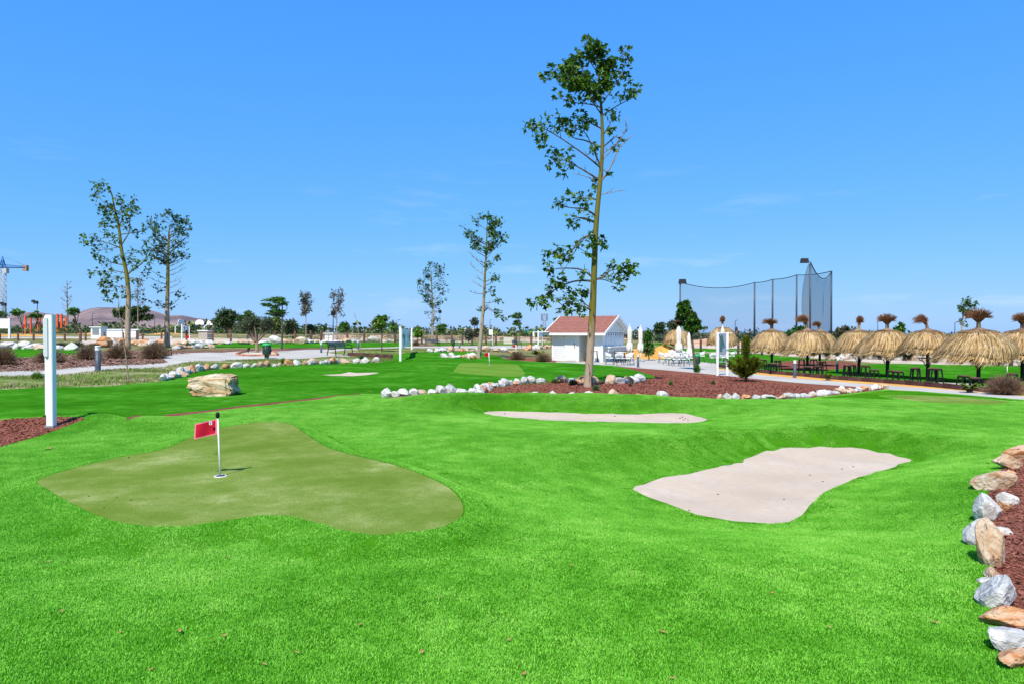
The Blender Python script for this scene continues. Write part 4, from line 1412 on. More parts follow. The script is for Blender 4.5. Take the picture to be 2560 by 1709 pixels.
# ------------------------------------------------------------------ trees
class Leaves:
    """many small folded leaves, gathered into one crown mesh"""
    def __init__(s, seed):
        s.rng = np.random.default_rng(seed)
        s.C, s.S, s.Dr = [], [], []
    def clump(s, c, r, n, size, droop=.35, stretch=(1, 1, 1), wind=None):
        q = s.rng.normal(size=(n, 3))
        q /= np.linalg.norm(q, axis=1)[:, None]
        q *= (s.rng.uniform(.1, 1, n) ** .5)[:, None]
        p = np.array(c) + q * r * np.array(stretch)
        d = q + s.rng.normal(0, .6, (n, 3))
        d[:, 2] -= droop
        if wind is not None:
            d += np.array(wind)
        s.C.append(p)
        s.S.append(s.rng.uniform(.6, 1.25, n) * size)
        s.Dr.append(d)
    def mesh(s, name, mats, lobed=True, aspect=.5, mix=None):
        C, S, Dr = np.concatenate(s.C), np.concatenate(s.S), np.concatenate(s.Dr)
        n = len(C)
        d = Dr / (np.linalg.norm(Dr, axis=1)[:, None] + 1e-9)
        up = s.rng.normal(0, .55, (n, 3)) + np.array([0, 0, 1])
        sd = np.cross(d, up)
        sd /= np.linalg.norm(sd, axis=1)[:, None] + 1e-9
        nr = np.cross(sd, d)
        L = S[:, None]
        def P(a, b, c):
            return C + d * L * a + sd * L * b + nr * L * c
        if lobed:
            V = np.stack([P(-.1, 0, 0), P(.28, .16, .05), P(.35, .62, -.05), P(.55, .18, .06), P(1.0, 0, -.18), P(.55, -.18, .06), P(.35, -.62, -.05), P(.28, -.16, .05)], 1).reshape(-1, 3)
            k = np.arange(n)[:, None] * 8
            F = np.concatenate([k + [0, 2, 1], k + [0, 3, 2], k + [0, 4, 3], k + [0, 5, 4], k + [0, 6, 5], k + [0, 7, 6]], 0)
            rep = 6
        else:
            a = aspect / 2
            V = np.stack([P(0, 0, 0), P(.45, a, .06), P(1, 0, -.1), P(.45, -a, .06)], 1).reshape(-1, 3)
            k = np.arange(n)[:, None] * 4
            F = np.concatenate([k + [0, 2, 1], k + [0, 3, 2]], 0)
            rep = 2
        mi = None
        if isinstance(mats, (list, tuple)) and len(mats) > 1:
            pr = mix or [1 / len(mats)] * len(mats)
            mi = np.tile(s.rng.choice(len(mats), n, p=pr), rep)
        return fastmesh(name, V, F, mats, mi)

def curve(pts, n):
    pts = [Vector(p) for p in pts]
    out = []
    m = len(pts) - 1
    for i in range(m):
        p0, p1, p2, p3 = pts[max(i - 1, 0)], pts[i], pts[i + 1], pts[min(i + 2, m)]
        for j in range(n):
            t = j / n
            out.append(.5 * ((2 * p1) + (p2 - p0) * t + (2 * p0 - 5 * p1 + 4 * p2 - p3) * t * t + (-p0 + 3 * p1 - 3 * p2 + p3) * t ** 3))
    out.append(pts[-1])
    return out

def px_tree(name, lab, base_px, d, trunk_px, r0, r1, branches, dead, clumps, tex, leaf, leaf_n, seed, lobed=True, dspread=.7, group=None, twig_r=.02, cl_r=14, base=None, cat='tree'):
    """a tree laid out from its limbs; limbs get their own depth so that the crown is round. pixel offsets are turned into metres at the tree's distance"""
    rng = random.Random(seed)
    b = base or B(base_px[0], d)
    k = b.y / FPX
    zb = zpx(base_px[1], b.y)
    def L(p, dep=0.0):
        return Vector(((p[0] - base_px[0]) * k, dep, (base_px[1] - p[1]) * k + (zb - b.z)))
    t = thing(name, lab, cat, b, 0, group)
    tr = [L(p) for p in trunk_px]
    for i, p in enumerate(tr):
        p.y += .10 * math.sin(i * 1.3) * (i / len(tr))
    tr[0].z = -.12
    pc = curve(tr, 5)
    n = len(pc)
    mb = MB()
    rad = [r0 + (r1 - r0) * (i / (n - 1)) ** .8 for i in range(n)]
    rad[0] *= 1.18
    rad[1] *= 1.05
    mb.tube(pc, rad, 12)
    def trunk_at(z):
        best = min(range(n), key=lambda i: abs(pc[i].z - z))
        return pc[best], rad[best]
    lv = Leaves(seed)
    bm_, dm_ = MB(), MB()
    def limb(pts, is_dead, thick):
        p0, rr = trunk_at(L(pts[0]).z)
        dep = rng.uniform(-1, 1) * dspread * abs(L(pts[-1]).x - p0.x) + rng.uniform(-.5, .5) * dspread
        q = [Vector((p0.x, p0.y, L(pts[0]).z))]
        for i, p in enumerate(pts[1:]):
            q.append(L(p, p0.y + dep * (i + 1) / (len(pts) - 1)))
        c = curve(q, 5)
        m = len(c)
        r_a = min(rr * .55, thick)
        (dm_ if is_dead else bm_).tube(c, [r_a + (twig_r * .35 - r_a) * (i / (m - 1)) ** .7 for i in range(m)], 6)
        # side twigs
        for i in range(2, m - 1, 2):
            if rng.random() < .75:
                dv = (c[min(i + 1, m - 1)] - c[i - 1]).normalized()
                a = Vector((rng.uniform(-1, 1), rng.uniform(-1, 1), rng.uniform(-.2, .9))).normalized()
                e = c[i] + (dv * .6 + a * .8) * rng.uniform(.25, .7) * cl_r * k * 3
                (dm_ if is_dead else bm_).tube([c[i], (c[i] + e) / 2 + Vector((0, 0, .02)), e], [twig_r * .6, twig_r * .4, twig_r * .15], 4)
                if not is_dead and rng.random() < leaf_n[1]:
                    lv.clump(e, cl_r * k * .8, int(leaf_n[0] * .6), leaf)
        return c
    limbs = [limb(p, False, th) for (p, th) in branches]
    for (p, th) in dead:
        limb(p, True, th)
    for (x, y, r, w) in clumps:
        p = L((x, y))
        best = None
        for c in limbs:
            for q in c:
                dd = (q.x - p.x) ** 2 + (q.z - p.z) ** 2
                if best is None or dd < best[0]:
                    best = (dd, q)
        dep = best[1].y + rng.uniform(-.35, .35) * dspread if best else rng.uniform(-1, 1) * dspread
        c = Vector((p.x, dep, p.z))
        if best and best[0] > .02:
            bm_.tube([best[1], (best[1] + c) / 2 + Vector((0, 0, -.03)), c], [twig_r * .7, twig_r * .5, twig_r * .2], 4)
        lv.clump(c, r * k, int(leaf_n[0] * w), leaf)
    o = mb.build('trunk', tex['bark'], t)
    bm_.build('branches', tex['limb'], t)['kind'] = 'stuff'
    if dm_.v:
        dm_.build('dead_branches', M['deadwood'], t)['kind'] = 'stuff'
    if lv.C:
        link('crown', lv.mesh('crown', tex['leaf'], lobed, mix=tex.get('mix')), t)['kind'] = 'stuff'
    return t

def c8(l):
    return [(1280 + x * .574, 100 + y * .574) for x, y in l]
def c4(l):
    return [(200 + x * .2933, 440 + y * .2933) for x, y in l]

# --- the tall tree in the red bed
big_tr = c8([(330, 1512), (340, 1350), (350, 1200), (357, 1000), (365, 800), (384, 600), (393, 450), (389, 330), (378, 200), (368, 100), (366, 60)])
big_br = [(c8(p), th) for p, th in [
    ([(385, 560), (300, 500), (150, 412), (60, 405)], .07), ([(375, 615), (300, 565), (220, 528), (155, 550)], .05), ([(391, 470), (320, 440), (265, 425), (220, 380)], .05),
    ([(390, 330), (335, 280), (280, 235), (130, 215)], .06), ([(386, 300), (340, 292), (270, 290), (195, 275)], .04), ([(378, 210), (320, 140), (270, 80)], .05), ([(372, 150), (352, 100), (350, 40)], .04),
    ([(376, 220), (410, 160), (432, 100)], .04), ([(398, 335), (455, 280), (520, 230), (560, 168)], .05), ([(392, 290), (440, 210), (480, 150), (490, 60)], .045), ([(396, 470), (430, 440), (460, 415)], .05),
    ([(392, 420), (425, 370), (440, 330)], .03), ([(366, 800), (320, 778), (270, 780), (262, 815)], .045), ([(368, 770), (310, 745), (240, 745), (185, 735)], .045), ([(372, 700), (330, 690), (250, 690)], .035),
    ([(360, 860), (380, 870), (405, 885)], .03), ([(352, 850), (300, 870), (230, 945), (140, 930)], .05), ([(356, 1045), (400, 1030), (440, 1000), (540, 995)], .05), ([(354, 1042), (400, 1045), (450, 1065)], .035),
    ([(350, 1040), (300, 1000), (200, 995), (150, 1010)], .045), ([(348, 1050), (270, 1050), (180, 1090), (95, 1145)], .05), ([(340, 1180), (300, 1160), (230, 1150), (200, 1180)], .045), ([(342, 1170), (310, 1140), (300, 1080)], .035),
    ([(386, 560), (350, 480), (310, 410), (230, 395)], .05), ([(390, 390), (330, 370), (290, 350)], .04), ([(380, 240), (330, 200), (230, 180)], .045), ([(374, 160), (330, 110), (310, 70)], .04)]]
big_dead = [(c8(p), th) for p, th in [([(386, 625), (420, 570), (462, 480), (520, 432)], .045), ([(440, 530), (470, 440), (490, 380)], .02), ([(366, 675), (420, 670), (478, 658)], .02),
                                      ([(372, 640), (330, 610), (260, 600)], .02), ([(362, 820), (310, 870), (270, 930), (230, 1000)], .025), ([(395, 500), (450, 460), (500, 400)], .02), ([(364, 800), (310, 780), (270, 775)], .03)]]
rg = random.Random(8)
big_cl = [(*c8([(x, y)])[0], 15 * r, w) for x, y, r, w in [
    (70, 412, .9, .9), (95, 400, .9, .9), (115, 430, 1.1, 1.1), (140, 385, 1, 1), (130, 465, 1.1, 1.1), (165, 490, 1, .9), (190, 500, .8, .7), (160, 550, .7, .7), (205, 550, .6, .5), (220, 575, .9, .9), (240, 510, 1, 1), (245, 535, .7, .6),
    (180, 400, .8, .7), (215, 370, 1, 1), (250, 395, 1.1, 1.2), (285, 350, 1.1, 1.2), (300, 385, 1, 1), (275, 410, .9, .9), (230, 345, .8, .8), (320, 350, .8, .7), (200, 340, .8, .7),
    (135, 215, .9, .9), (165, 195, 1.1, 1.2), (200, 180, 1.1, 1.2), (210, 225, 1, 1), (190, 265, .9, .8), (240, 235, 1, 1), (235, 275, 1, 1), (270, 205, 1.2, 1.3), (225, 150, .9, .9), (255, 285, .9, .9), (300, 275, 1, .9),
    (430, 390, .6, .5), (420, 330, .8, .7), (455, 330, .7, .7), (465, 440, .6, .6), (455, 470, .6, .5), (425, 400, .5, .5), (420, 585, .4, .3),
    (555, 165, 1, 1), (545, 185, .9, .9), (510, 210, 1, .9), (500, 185, .7, .6), (470, 235, .9, .8), (490, 60, .9, .9), (500, 100, 1, 1), (490, 140, 1, .9), (455, 170, .9, .8),
    (190, 735, 1, 1), (215, 728, .9, .9), (250, 685, .9, .8), (290, 700, 1, .9), (300, 680, .7, .6), (270, 805, 1, 1), (260, 780, .9, .8), (330, 715, .7, .6), (300, 745, .8, .7), (345, 665, .6, .5), (360, 625, .5, .5), (330, 770, .6, .4),
    (385, 870, .8, .8), (405, 890, .8, .8), (330, 890, .7, .6), (355, 885, .9, .8), (325, 930, .5, .4), (145, 935, .7, .7), (200, 915, .9, .9), (160, 975, .9, .9), (160, 1000, .9, .9), (215, 965, .9, .9), (240, 945, .8, .7), (290, 885, .7, .6), (265, 905, .7, .6),
    (440, 975, 1, 1), (465, 985, 1, .9), (500, 985, .9, .9), (525, 1000, .9, .9), (535, 975, .7, .7), (450, 1030, .8, .8), (455, 1075, 1, 1), (480, 1030, .9, .8), (510, 1025, .7, .6),
    (95, 1145, .9, .9), (120, 1130, 1, 1), (150, 1140, 1, 1), (150, 1110, .9, .8), (180, 1060, 1, .9), (165, 1085, .9, .9), (215, 1045, .9, .8), (190, 1130, .8, .8), (230, 1110, 1, .9), (270, 1090, 1, 1), (300, 1080, 1, 1), (320, 1095, .8, .8), (260, 1130, 1, .9), (290, 1155, .9, .8),
    (205, 1180, .7, .7), (230, 1175, .8, .8), (265, 1160, .9, .8), (290, 1185, .7, .6), (300, 1010, .7, .7), (310, 1025, .6, .5), (190, 1035, .7, .6)]]
for i in range(78):   # the dense head of the crown
    a, r_ = rg.uniform(0, 6.28), rg.uniform(0, 1) ** .5
    x, y = 335 + 112 * r_ * math.cos(a), 150 + 118 * r_ * math.sin(a)
    if x > 400 and y > 190 and rg.random() < .7:
        continue
    if x < 270 and y < 100:
        continue
    big_cl.append((*c8([(x, y)])[0], 15 * rg.uniform(.75, 1.25), rg.uniform(.6, 1.1)))
for x, y in [(250, 75), (285, 68), (270, 90), (350, 45), (370, 38), (395, 65), (425, 95), (450, 110)]:
    big_cl.append((*c8([(x, y)])[0], 14, 1))
px_tree('kurrajong_tree', 'very tall slender tree with yellow green trunk rising from the red mulch bed', (1469.5, 967), None, big_tr, .155, .014, big_br, big_dead, big_cl,
        dict(bark=M['bark_big'], limb=M['bark_dark'], leaf=[M['lf_big'], M['lf_dark']], mix=[.85, .15]), .165, (18, .15), 41, base=G(1469.5, 967), twig_r=.022, cl_r=11)

# --- the two tall trees on the far side of the path
lt = c4([(405, 1440), (412, 1150), (415, 1000), (405, 860), (392, 780), (360, 640), (345, 520), (330, 400), (315, 320), (300, 250), (275, 150), (225, 70)])
lb = [(c4(p), th) for p, th in [
    ([(408, 845), (470, 790), (545, 735), (575, 670), (590, 600)], .10), ([(365, 595), (400, 550), (450, 490), (470, 420), (500, 330)], .09), ([(440, 500), (500, 475), (570, 445), (600, 400)], .05), ([(322, 300), (260, 260), (180, 170)], .05),
    ([(330, 440), (260, 435), (170, 435)], .05), ([(350, 620), (300, 590), (230, 570), (110, 570)], .06), ([(380, 760), (300, 745), (220, 720), (100, 670)], .07), ([(392, 830), (330, 815), (270, 830), (180, 835)], .05), ([(400, 870), (320, 875), (250, 890), (165, 915)], .05),
    ([(405, 955), (340, 945), (290, 935), (265, 990)], .05), ([(395, 780), (450, 740), (520, 738)], .05), ([(338, 440), (370, 330), (420, 260), (440, 190)], .05), ([(330, 400), (270, 360), (215, 370)], .04), ([(300, 250), (240, 250), (150, 270)], .04),
    ([(412, 865), (460, 885), (520, 885)], .04), ([(345, 540), (290, 520), (240, 500)], .04), ([(325, 340), (370, 260), (360, 200)], .04), ([(350, 600), (290, 630), (230, 650)], .04), ([(400, 700), (420, 680), (440, 640)], .04), ([(410, 950), (380, 975), (390, 1010)], .03)]]
lc = [(*c4([(x, y)])[0], 10, .9) for x, y in [
    (215, 70), (180, 95), (245, 85), (270, 110), (225, 130), (170, 190), (160, 160), (200, 165), (170, 230), (150, 270), (150, 290), (190, 290), (180, 310), (355, 185), (340, 205), (350, 235), (410, 205), (400, 260), (440, 260), (380, 270), (420, 185), (260, 240), (280, 260),
    (300, 300), (340, 310), (310, 330), (240, 320), (215, 370), (200, 390), (180, 430), (210, 425), (240, 390), (300, 370), (350, 350), (370, 390), (380, 430), (330, 420), (270, 440), (460, 300), (510, 290), (480, 330), (550, 310), (530, 340), (470, 350), (440, 360), (575, 370), (600, 410), (560, 420), (600, 430), (540, 440), (470, 465), (420, 440), (490, 500),
    (260, 500), (225, 490), (240, 530), (180, 525), (120, 530), (120, 580), (160, 560), (200, 570), (210, 545), (250, 600), (200, 625), (300, 550), (290, 640), (110, 670), (140, 660), (130, 690), (170, 710), (210, 740), (200, 720), (350, 700), (310, 705), (380, 690), (430, 630), (420, 680), (430, 720), (590, 600), (560, 610), (540, 640), (600, 650), (570, 650), (590, 700), (630, 705), (500, 740), (520, 745), (480, 800), (600, 740),
    (250, 780), (180, 840), (240, 830), (300, 830), (330, 850), (220, 870), (300, 845), (170, 915), (180, 935), (240, 940), (280, 920), (300, 920), (260, 960), (270, 990), (265, 1040), (290, 1050), (320, 1010), (380, 970), (390, 1010), (350, 965), (440, 880), (490, 890), (520, 900), (450, 1030)]]
px_tree('kurrajong_tree', 'tall forked tree with sparse leaf tufts behind the brown bushes', (318.8, 862), 56, lt, .22, .04, lb, [], lc,
        dict(bark=M['bark_mid'], limb=M['bark_mid'], leaf=[M['lf_mid'], M['lf_dark']], mix=[.8, .2]), .25, (12, .08), 42, twig_r=.035, cl_r=9, group='tall kurrajong trees')

def fan_tree(lab, base_px, d, trunk, r0, crown, nb, seed, tex, leaf, nl, low=(), group='tall kurrajong trees', dead_fr=.0, dspread=.8, cl=8, name='kurrajong_tree'):
    """slender tree: many thin limbs fanning up into an egg shaped crown (cx, cy, rx, ry in pixels)"""
    rng = random.Random(seed)
    cx_, cy_, rx, ry = crown
    br, cls, dead = [], [], []
    for i in range(nb):
        u = (i + rng.uniform(.1, .9)) / nb
        yend = cy_ + ry - 2 * ry * u
        wx = rx * math.sqrt(max(.05, 1 - ((yend - cy_) / ry) ** 2))
        sx = rng.choice((-1, 1)) * rng.uniform(.35, 1) * wx
        ys = yend + abs(sx) * rng.uniform(.5, .95)
        xs = np.interp(-ys, [-p[1] for p in trunk], [p[0] for p in trunk])
        pts = [(xs, ys), (xs + (sx + cx_ - xs) * .5, ys + (yend - ys) * .4), (cx_ + sx, yend)]
        if rng.random() < dead_fr:
            dead.append((pts, .03))
        else:
            br.append((pts, .045))
            for j in range(3):
                cls.append((cx_ + sx * rng.uniform(.55, 1.08), yend + rng.uniform(-.3, .4) * abs(sx) * .5 + (1 - j) * 2, cl, rng.uniform(.5, 1)))
    for (xe, ye, xs, ys, isd) in low:
        pts = [(xs, ys), ((xs + xe) / 2, (ys + ye) / 2 + 2), (xe, ye)]
        (dead if isd else br).append((pts, .035))
        if not isd:
            for j in range(3):
                cls.append((xe + rng.uniform(-8, 8), ye + rng.uniform(-6, 6), cl, .8))
    return px_tree(name, lab, base_px, d, trunk, r0, .03, br, dead, cls, tex, leaf, (nl, .12), seed, dspread=dspread, group=group, twig_r=.03, cl_r=cl)

TEXK = dict(bark=M['bark_mid'], limb=M['bark_dark'], leaf=[M['lf_mid'], M['lf_dark']], mix=[.75, .25])
TEXT = dict(bark=M['bark_mid'], limb=M['bark_dark'], leaf=[M['lf_teal'], M['lf_dark']], mix=[.8, .2])
low2 = [(x, y, xs, ys, dd) for (x, y, xs, ys, dd) in [(372, 672, 421, 700, 0), (380, 718, 420, 728, 0), (375, 750, 419, 768, 0), (395, 762, 419, 772, 0), (455, 738, 421, 770, 0), (440, 762, 420, 770, 0), (455, 692, 424, 708, 1), (468, 705, 424, 722, 1), (462, 668, 424, 690, 1), (470, 640, 424, 668, 1), (465, 655, 424, 680, 1), (365, 690, 421, 712, 0), (460, 720, 423, 735, 1)]]
fan_tree('round headed tall tree with many thin branches near the path bench', (417, 859), 60, c4([(740, 1430), (742, 1250), (745, 1100), (755, 800), (760, 640), (762, 500), (768, 420)]), .27, (424, 592, 62, 62), 46, 43, TEXT, .23, 8, low2)
fan_tree('slim tree with bright yellow green trunk by the small bench', (1081, 846), 88, [(1081, 846), (1081.5, 800), (1081, 757), (1079, 703), (1077, 670)], .2, (1084, 712, 38, 54), 40, 44, TEXT, .25, 7,
         [(1094, 775, 1082, 790, 0), (1092, 795, 1082, 805, 0), (1068, 788, 1081, 800, 0), (1075, 806, 1081, 815, 0), (1096, 800, 1082, 812, 0)], cl=6)
fan_tree('tree with reddish leaves on one side standing at the stones of the second green', (1196.5, 894), None or 48, [(1196.5, 894), (1201, 850), (1205.7, 802), (1210, 741), (1213, 680), (1216, 620), (1217, 565)], .175, (1211, 583, 54, 44), 30, 45, TEXK, .19, 10,
         [(1240, 650, 1213, 680, 0), (1243, 700, 1211, 715, 0), (1238, 690, 1211, 705, 0), (1245, 752, 1209, 758, 0), (1250, 785, 1209, 760, 0), (1258, 795, 1215, 765, 0), (1225, 725, 1210, 735, 0), (1205, 768, 1208, 765, 0), (1222, 660, 1212, 670, 0),
          (1170, 655, 1213, 690, 1), (1165, 620, 1214, 670, 1), (1180, 700, 1211, 720, 1), (1178, 640, 1214, 660, 1), (1175, 730, 1210, 735, 1), (1235, 625, 1214, 650, 1), (1192, 690, 1212, 705, 1)], cl=8)

def bare_tree(lab, px, d, base_y, top, r, seed, nb=14, spread=18, leaves=None, mtl='deadwood', name='bare_tree', up=.7, lean=0, lowest=.45, group='bare and dried trees'):
    rng = random.Random(seed)
    b = B(px, d)
    k = d / FPX
    t = thing(name, lab, 'tree', b, 0, group)
    hh = zpx(top, d) - b.z
    mb = MB()
    tr = curve([(0, 0, -.1), (lean * k * .3, .02, hh * .35), (lean * k * .6, -.03, hh * .7), (lean * k, 0, hh)], 4)
    n = len(tr)
    mb.tube(tr, [r * (1 - .8 * i / (n - 1)) for i in range(n)], 8)
    mb.build('trunk', M[mtl], t)
    m2 = MB()
    lv = Leaves(seed)
    for i in range(nb):
        u = lowest + (1 - lowest) * (i + rng.random()) / nb
        j = min(n - 1, int(u * (n - 1)))
        p = tr[j]
        a = rng.uniform(0, 6.28)
        ln = spread * k * rng.uniform(.5, 1) * (1.25 - .55 * u)
        e = p + Vector((math.cos(a) * ln, math.sin(a) * ln, ln * up * rng.uniform(.5, 1.6)))
        md = (p + e) / 2 + Vector((0, 0, -.06 * ln))
        m2.tube([p, md, e], [r * .3, r * .2, r * .06], 5)
        for q in range(3):
            s_ = p.lerp(e, rng.uniform(.4, .9))
            f = s_ + Vector((rng.uniform(-1, 1), rng.uniform(-1, 1), rng.uniform(.1, 1))) * ln * .35
            m2.tube([s_, f], [r * .13, r * .04], 4)
            if leaves:
                lv.clump(f, leaves[1] * k, leaves[2], leaves[3], stretch=(1, 1, 1.3))
    m2.build('branches', M[mtl], t)['kind'] = 'stuff'
    if lv.C:
        link('crown', lv.mesh('crown', leaves[0], False), t)['kind'] = 'stuff'
    return t
bare_tree('nearly bare thin tree beside the orange exercise frame', 169, 140, 831, 706, .22, 51, 18, 26, None, 'bark_pale', 'bare_tree', .5)
bare_tree('dried tree with purplish twigs behind the forked tall tree', 345, 120, 828, 702, .12, 52, 16, 20, ([M['lf_dead']], 4, 4, .35), 'deadwood', lowest=.55)
bare_tree('dried multi stemmed tree left of the leaning twig tree', 765, 110, 840, 742, .09, 53, 26, 22, ([M['lf_dead'], M['lf_olive']], 5, 9, .4), 'deadwood', lowest=.5, up=1.0)
bare_tree('dried tree with open grey crown above the lamp post', 842, 105, 845, 735, .09, 54, 24, 22, ([M['lf_dead'], M['lf_grey']], 5, 7, .4), 'deadwood', lowest=.45, up=1.0)
t = bare_tree('leafless leaning sapling in the weedy strip by the tall sign', 321, G(321, 954).y, 954, 760, .03, 55, 9, 20, None, 'bark_pale', 'bare_sapling', 1.6, -26, .7)
t = bare_tree('thin bare stake like sapling leaning beside the bench', 905, G(905, 886).y, 885, 782, .035, 56, 3, 8, None, 'deadwood', 'bare_sapling', 1.4, -18, .8)

def blob_tree(name, lab, px, d, trunk_top, canopy, mats, seed, n=900, leaf=.3, wind=0.0, trunk_r=.12, group=None, bark='bark_dark', mix=None, trunk_px=None, cat='tree', clumps=26, asp=.5, base=None, flat=1.0, lobed=False):
    """compact tree: crown boxes (x0, y0, x1, y1 in pixels) filled with leaf clumps, on a trunk that forks"""
    rng = random.Random(seed)
    b = base or B(px, d)
    d = b.y
    k = d / FPX
    t = thing(name, lab, cat, b, 0, group)
    lv = Leaves(seed)
    def P(x, y, dep=0.0):
        return Vector(((x - px) * k, dep, zpx(y, d) - b.z))
    mb = MB()
    tops = []
    for bx in canopy:
        x0, y0, x1, y1 = bx
        cx_, cy_, rx, ry = (x0 + x1) / 2, (y0 + y1) / 2, (x1 - x0) / 2, (y1 - y0) / 2
        tops.append(P(cx_, cy_ + ry * .35))
        for i in range(int(clumps * (.65 if wind else 1))):
            a, e = rng.uniform(0, 6.28), rng.uniform(-1, 1)
            rr = rng.uniform(.45, .92)
            q = math.sqrt(1 - e * e)
            x, y = cx_ + rx * rr * q * math.cos(a), cy_ - ry * rr * e
            dep = rx * k * rr * q * math.sin(a)
            cr = min(rx, ry) * k * rng.uniform(.2, .36)
            if wind:
                st_ = rng.uniform(.6, 1.5) * wind
                lv.clump(P(x, y, dep) + Vector((-cr * st_, 0, 0)), cr, int(n / clumps * 1.2), leaf, .1, (1 + 1.7 * wind, .8, .24), (-2.8 * wind, 0, -.1))
            else:
                lv.clump(P(x, y, dep), cr, n // clumps, leaf, .15, (1.15, 1.15, .8 * flat))
    root = Vector((0, 0, -.1))
    mid = P(trunk_px[0], trunk_px[1]) if trunk_px else Vector((tops[0].x * .35, 0, max(.15, tops[0].z * .45)))
    mb.tube(curve([root, root.lerp(mid, .5) + Vector((trunk_r * .3, 0, 0)), mid], 4), [trunk_r * (1 - .035 * i) for i in range(9)], 9)
    for tp in tops:
        for j in range(5):
            e = tp + Vector((rng.uniform(-1, 1), rng.uniform(-1, 1), rng.uniform(-.2, .9))) * (abs(tops[0].z) * .18)
            mb.tube(curve([mid, mid.lerp(e, .5) + Vector((rng.uniform(-.1, .1), rng.uniform(-.1, .1), 0)), e], 3), [trunk_r * .6 * (1 - .12 * i) for i in range(7)], 6)
    mb.build('trunk', M[bark], t)
    link('crown', lv.mesh('crown', mats, lobed, .26 if wind > .3 else asp, mix), t)['kind'] = 'stuff'
    return t
WIND = [M['lf_wind'], M['lf_dark'], M['lf_bright']]
WM = [.55, .25, .2]
GW = 'wind blown saplings'
blob_tree('windblown_tree', 'windblown sapling left of the orange frame near the crane', 58, 125, 0, [(36, 770, 64, 792)], WIND, 61, 500, .7, .9, .12, GW, mix=WM)
blob_tree('windblown_tree', 'windblown sapling rising right behind the orange frame', 101, 125, 0, [(82, 777, 108, 798)], WIND, 62, 500, .7, .9, .12, GW, mix=WM)
blob_tree('windblown_tree', 'windblown dark sapling at the foot of the purple hill', 191, 125, 0, [(176, 764, 204, 790)], WIND, 63, 600, .7, .9, .14, GW, mix=WM)
blob_tree('windblown_tree', 'windblown green sapling at the left edge below the crane', 12, 130, 0, [(-12, 776, 26, 808)], [M['lf_wind'], M['lf_olive']], 64, 600, .7, .5, .14, GW)
blob_tree('windblown_tree', 'tallest windblown tree right of the olive tree', 704, G(704, 872).y, 0, [(668, 738, 726, 775), (684, 768, 718, 794)], WIND, 65, 1100, .34, .9, .085, GW, mix=WM, trunk_px=(706, 785))
blob_tree('windblown_tree', 'windblown bushy tree at the foot of the dried grey tree', 872, 100, 0, [(850, 803, 880, 830)], WIND, 66, 900, .5, .6, .1, GW, mix=WM)
blob_tree('windblown_tree', 'windblown small tree just right of the yellow green slim trunk', 1117, 100, 0, [(1099, 809, 1121, 834)], WIND, 67, 700, .5, .8, .1, GW, mix=WM)
blob_tree('windblown_tree', 'windblown sapling behind the bench left of the pylon', 1298, G(1298, 853).y, 0, [(1284, 780, 1311, 802), (1288, 800, 1308, 815)], WIND, 68, 700, .4, .8, .09, GW, mix=WM, trunk_px=(1300, 815))
blob_tree('windblown_tree', 'small sapling rising over the hut roof', 1399, 110, 0, [(1386, 792, 1407, 810)], WIND, 69, 450, .5, .4, .1, GW, mix=WM, trunk_px=(1399, 812))
GD = 'dense far trees'
blob_tree('dense_tree', 'dark umbrella shaped tree behind the forked tall tree', 333, 125, 0, [(288, 768, 335, 800), (318, 764, 380, 806)], [M['lf_dark'], M['lf_olive'], M['lf_yel']], 71, 1400, .6, 0, .2, GD, mix=[.5, .35, .15], flat=.7)
blob_tree('dense_tree', 'broad dark tree between basketball hoops and olive tree', 572, 110, 0, [(534, 780, 575, 820), (552, 772, 594, 826)], [M['lf_dark'], M['lf_olive']], 72, 1600, .55, 0, .2, GD, mix=[.65, .35])
blob_tree('dense_tree', 'bright green round tree rising behind the olive tree', 618, 105, 0, [(596, 781, 640, 816)], [M['lf_bright'], M['lf_olive'], M['lf_dark']], 73, 1200, .5, 0, .18, GD, mix=[.3, .45, .25])
blob_tree('dense_tree', 'yellow green dense tree behind the tallest windblown tree', 690, 105, 0, [(674, 792, 708, 832)], [M['lf_yel'], M['lf_olive'], M['lf_dark']], 74, 1100, .5, 0, .16, GD, mix=[.45, .3, .25])
blob_tree('dense_tree', 'dark ragged bush tree right of the yellow green tree', 732, 108, 0, [(712, 800, 750, 834)], [M['lf_dark'], M['lf_olive'], M['lf_dead']], 75, 900, .5, 0, .15, GD, mix=[.5, .3, .2])
blob_tree('dense_tree', 'low dark round tree under the dried multi stemmed tree', 778, 112, 0, [(766, 814, 792, 836)], [M['lf_dark'], M['lf_grey']], 76, 600, .45, 0, .12, GD)
blob_tree('small_tree', 'small round staked tree with bright green head', 954, G(954, 879).y, 0, [(933, 787, 972, 824)], [M['lf_bright'], M['lf_yel'], M['lf_dark']], 77, 1300, .26, .15, .06, 'small green trees', mix=[.45, .3, .25], trunk_px=(954, 826))
blob_tree('small_tree', 'small green tree just left of the sign numbered 18', 990, 92, 0, [(972, 804, 996, 824)], [M['lf_bright'], M['lf_olive']], 78, 700, .4, .3, .08, 'small green trees')
blob_tree('small_tree', 'yellow green bush tree right of the sign numbered 18', 1044, 85, 0, [(1034, 820, 1056, 842)], [M['lf_yel'], M['lf_bright']], 79, 800, .35, 0, .08, 'small green trees')
blob_tree('small_tree', 'greyish olive sapling left of the stone edged trunk', 1172, 85, 0, [(1160, 822, 1184, 846), (1186, 822, 1200, 842)], [M['lf_olive'], M['lf_grey']], 80, 600, .35, 0, .07, 'small green trees', bark='bark_pale')
blob_tree('small_tree', 'thin distant sapling with a grey green head', 1186, 115, 0, [(1178, 794, 1194, 814)], [M['lf_grey'], M['lf_dark']], 81, 350, .5, 0, .08, 'small green trees', trunk_px=(1186, 814))
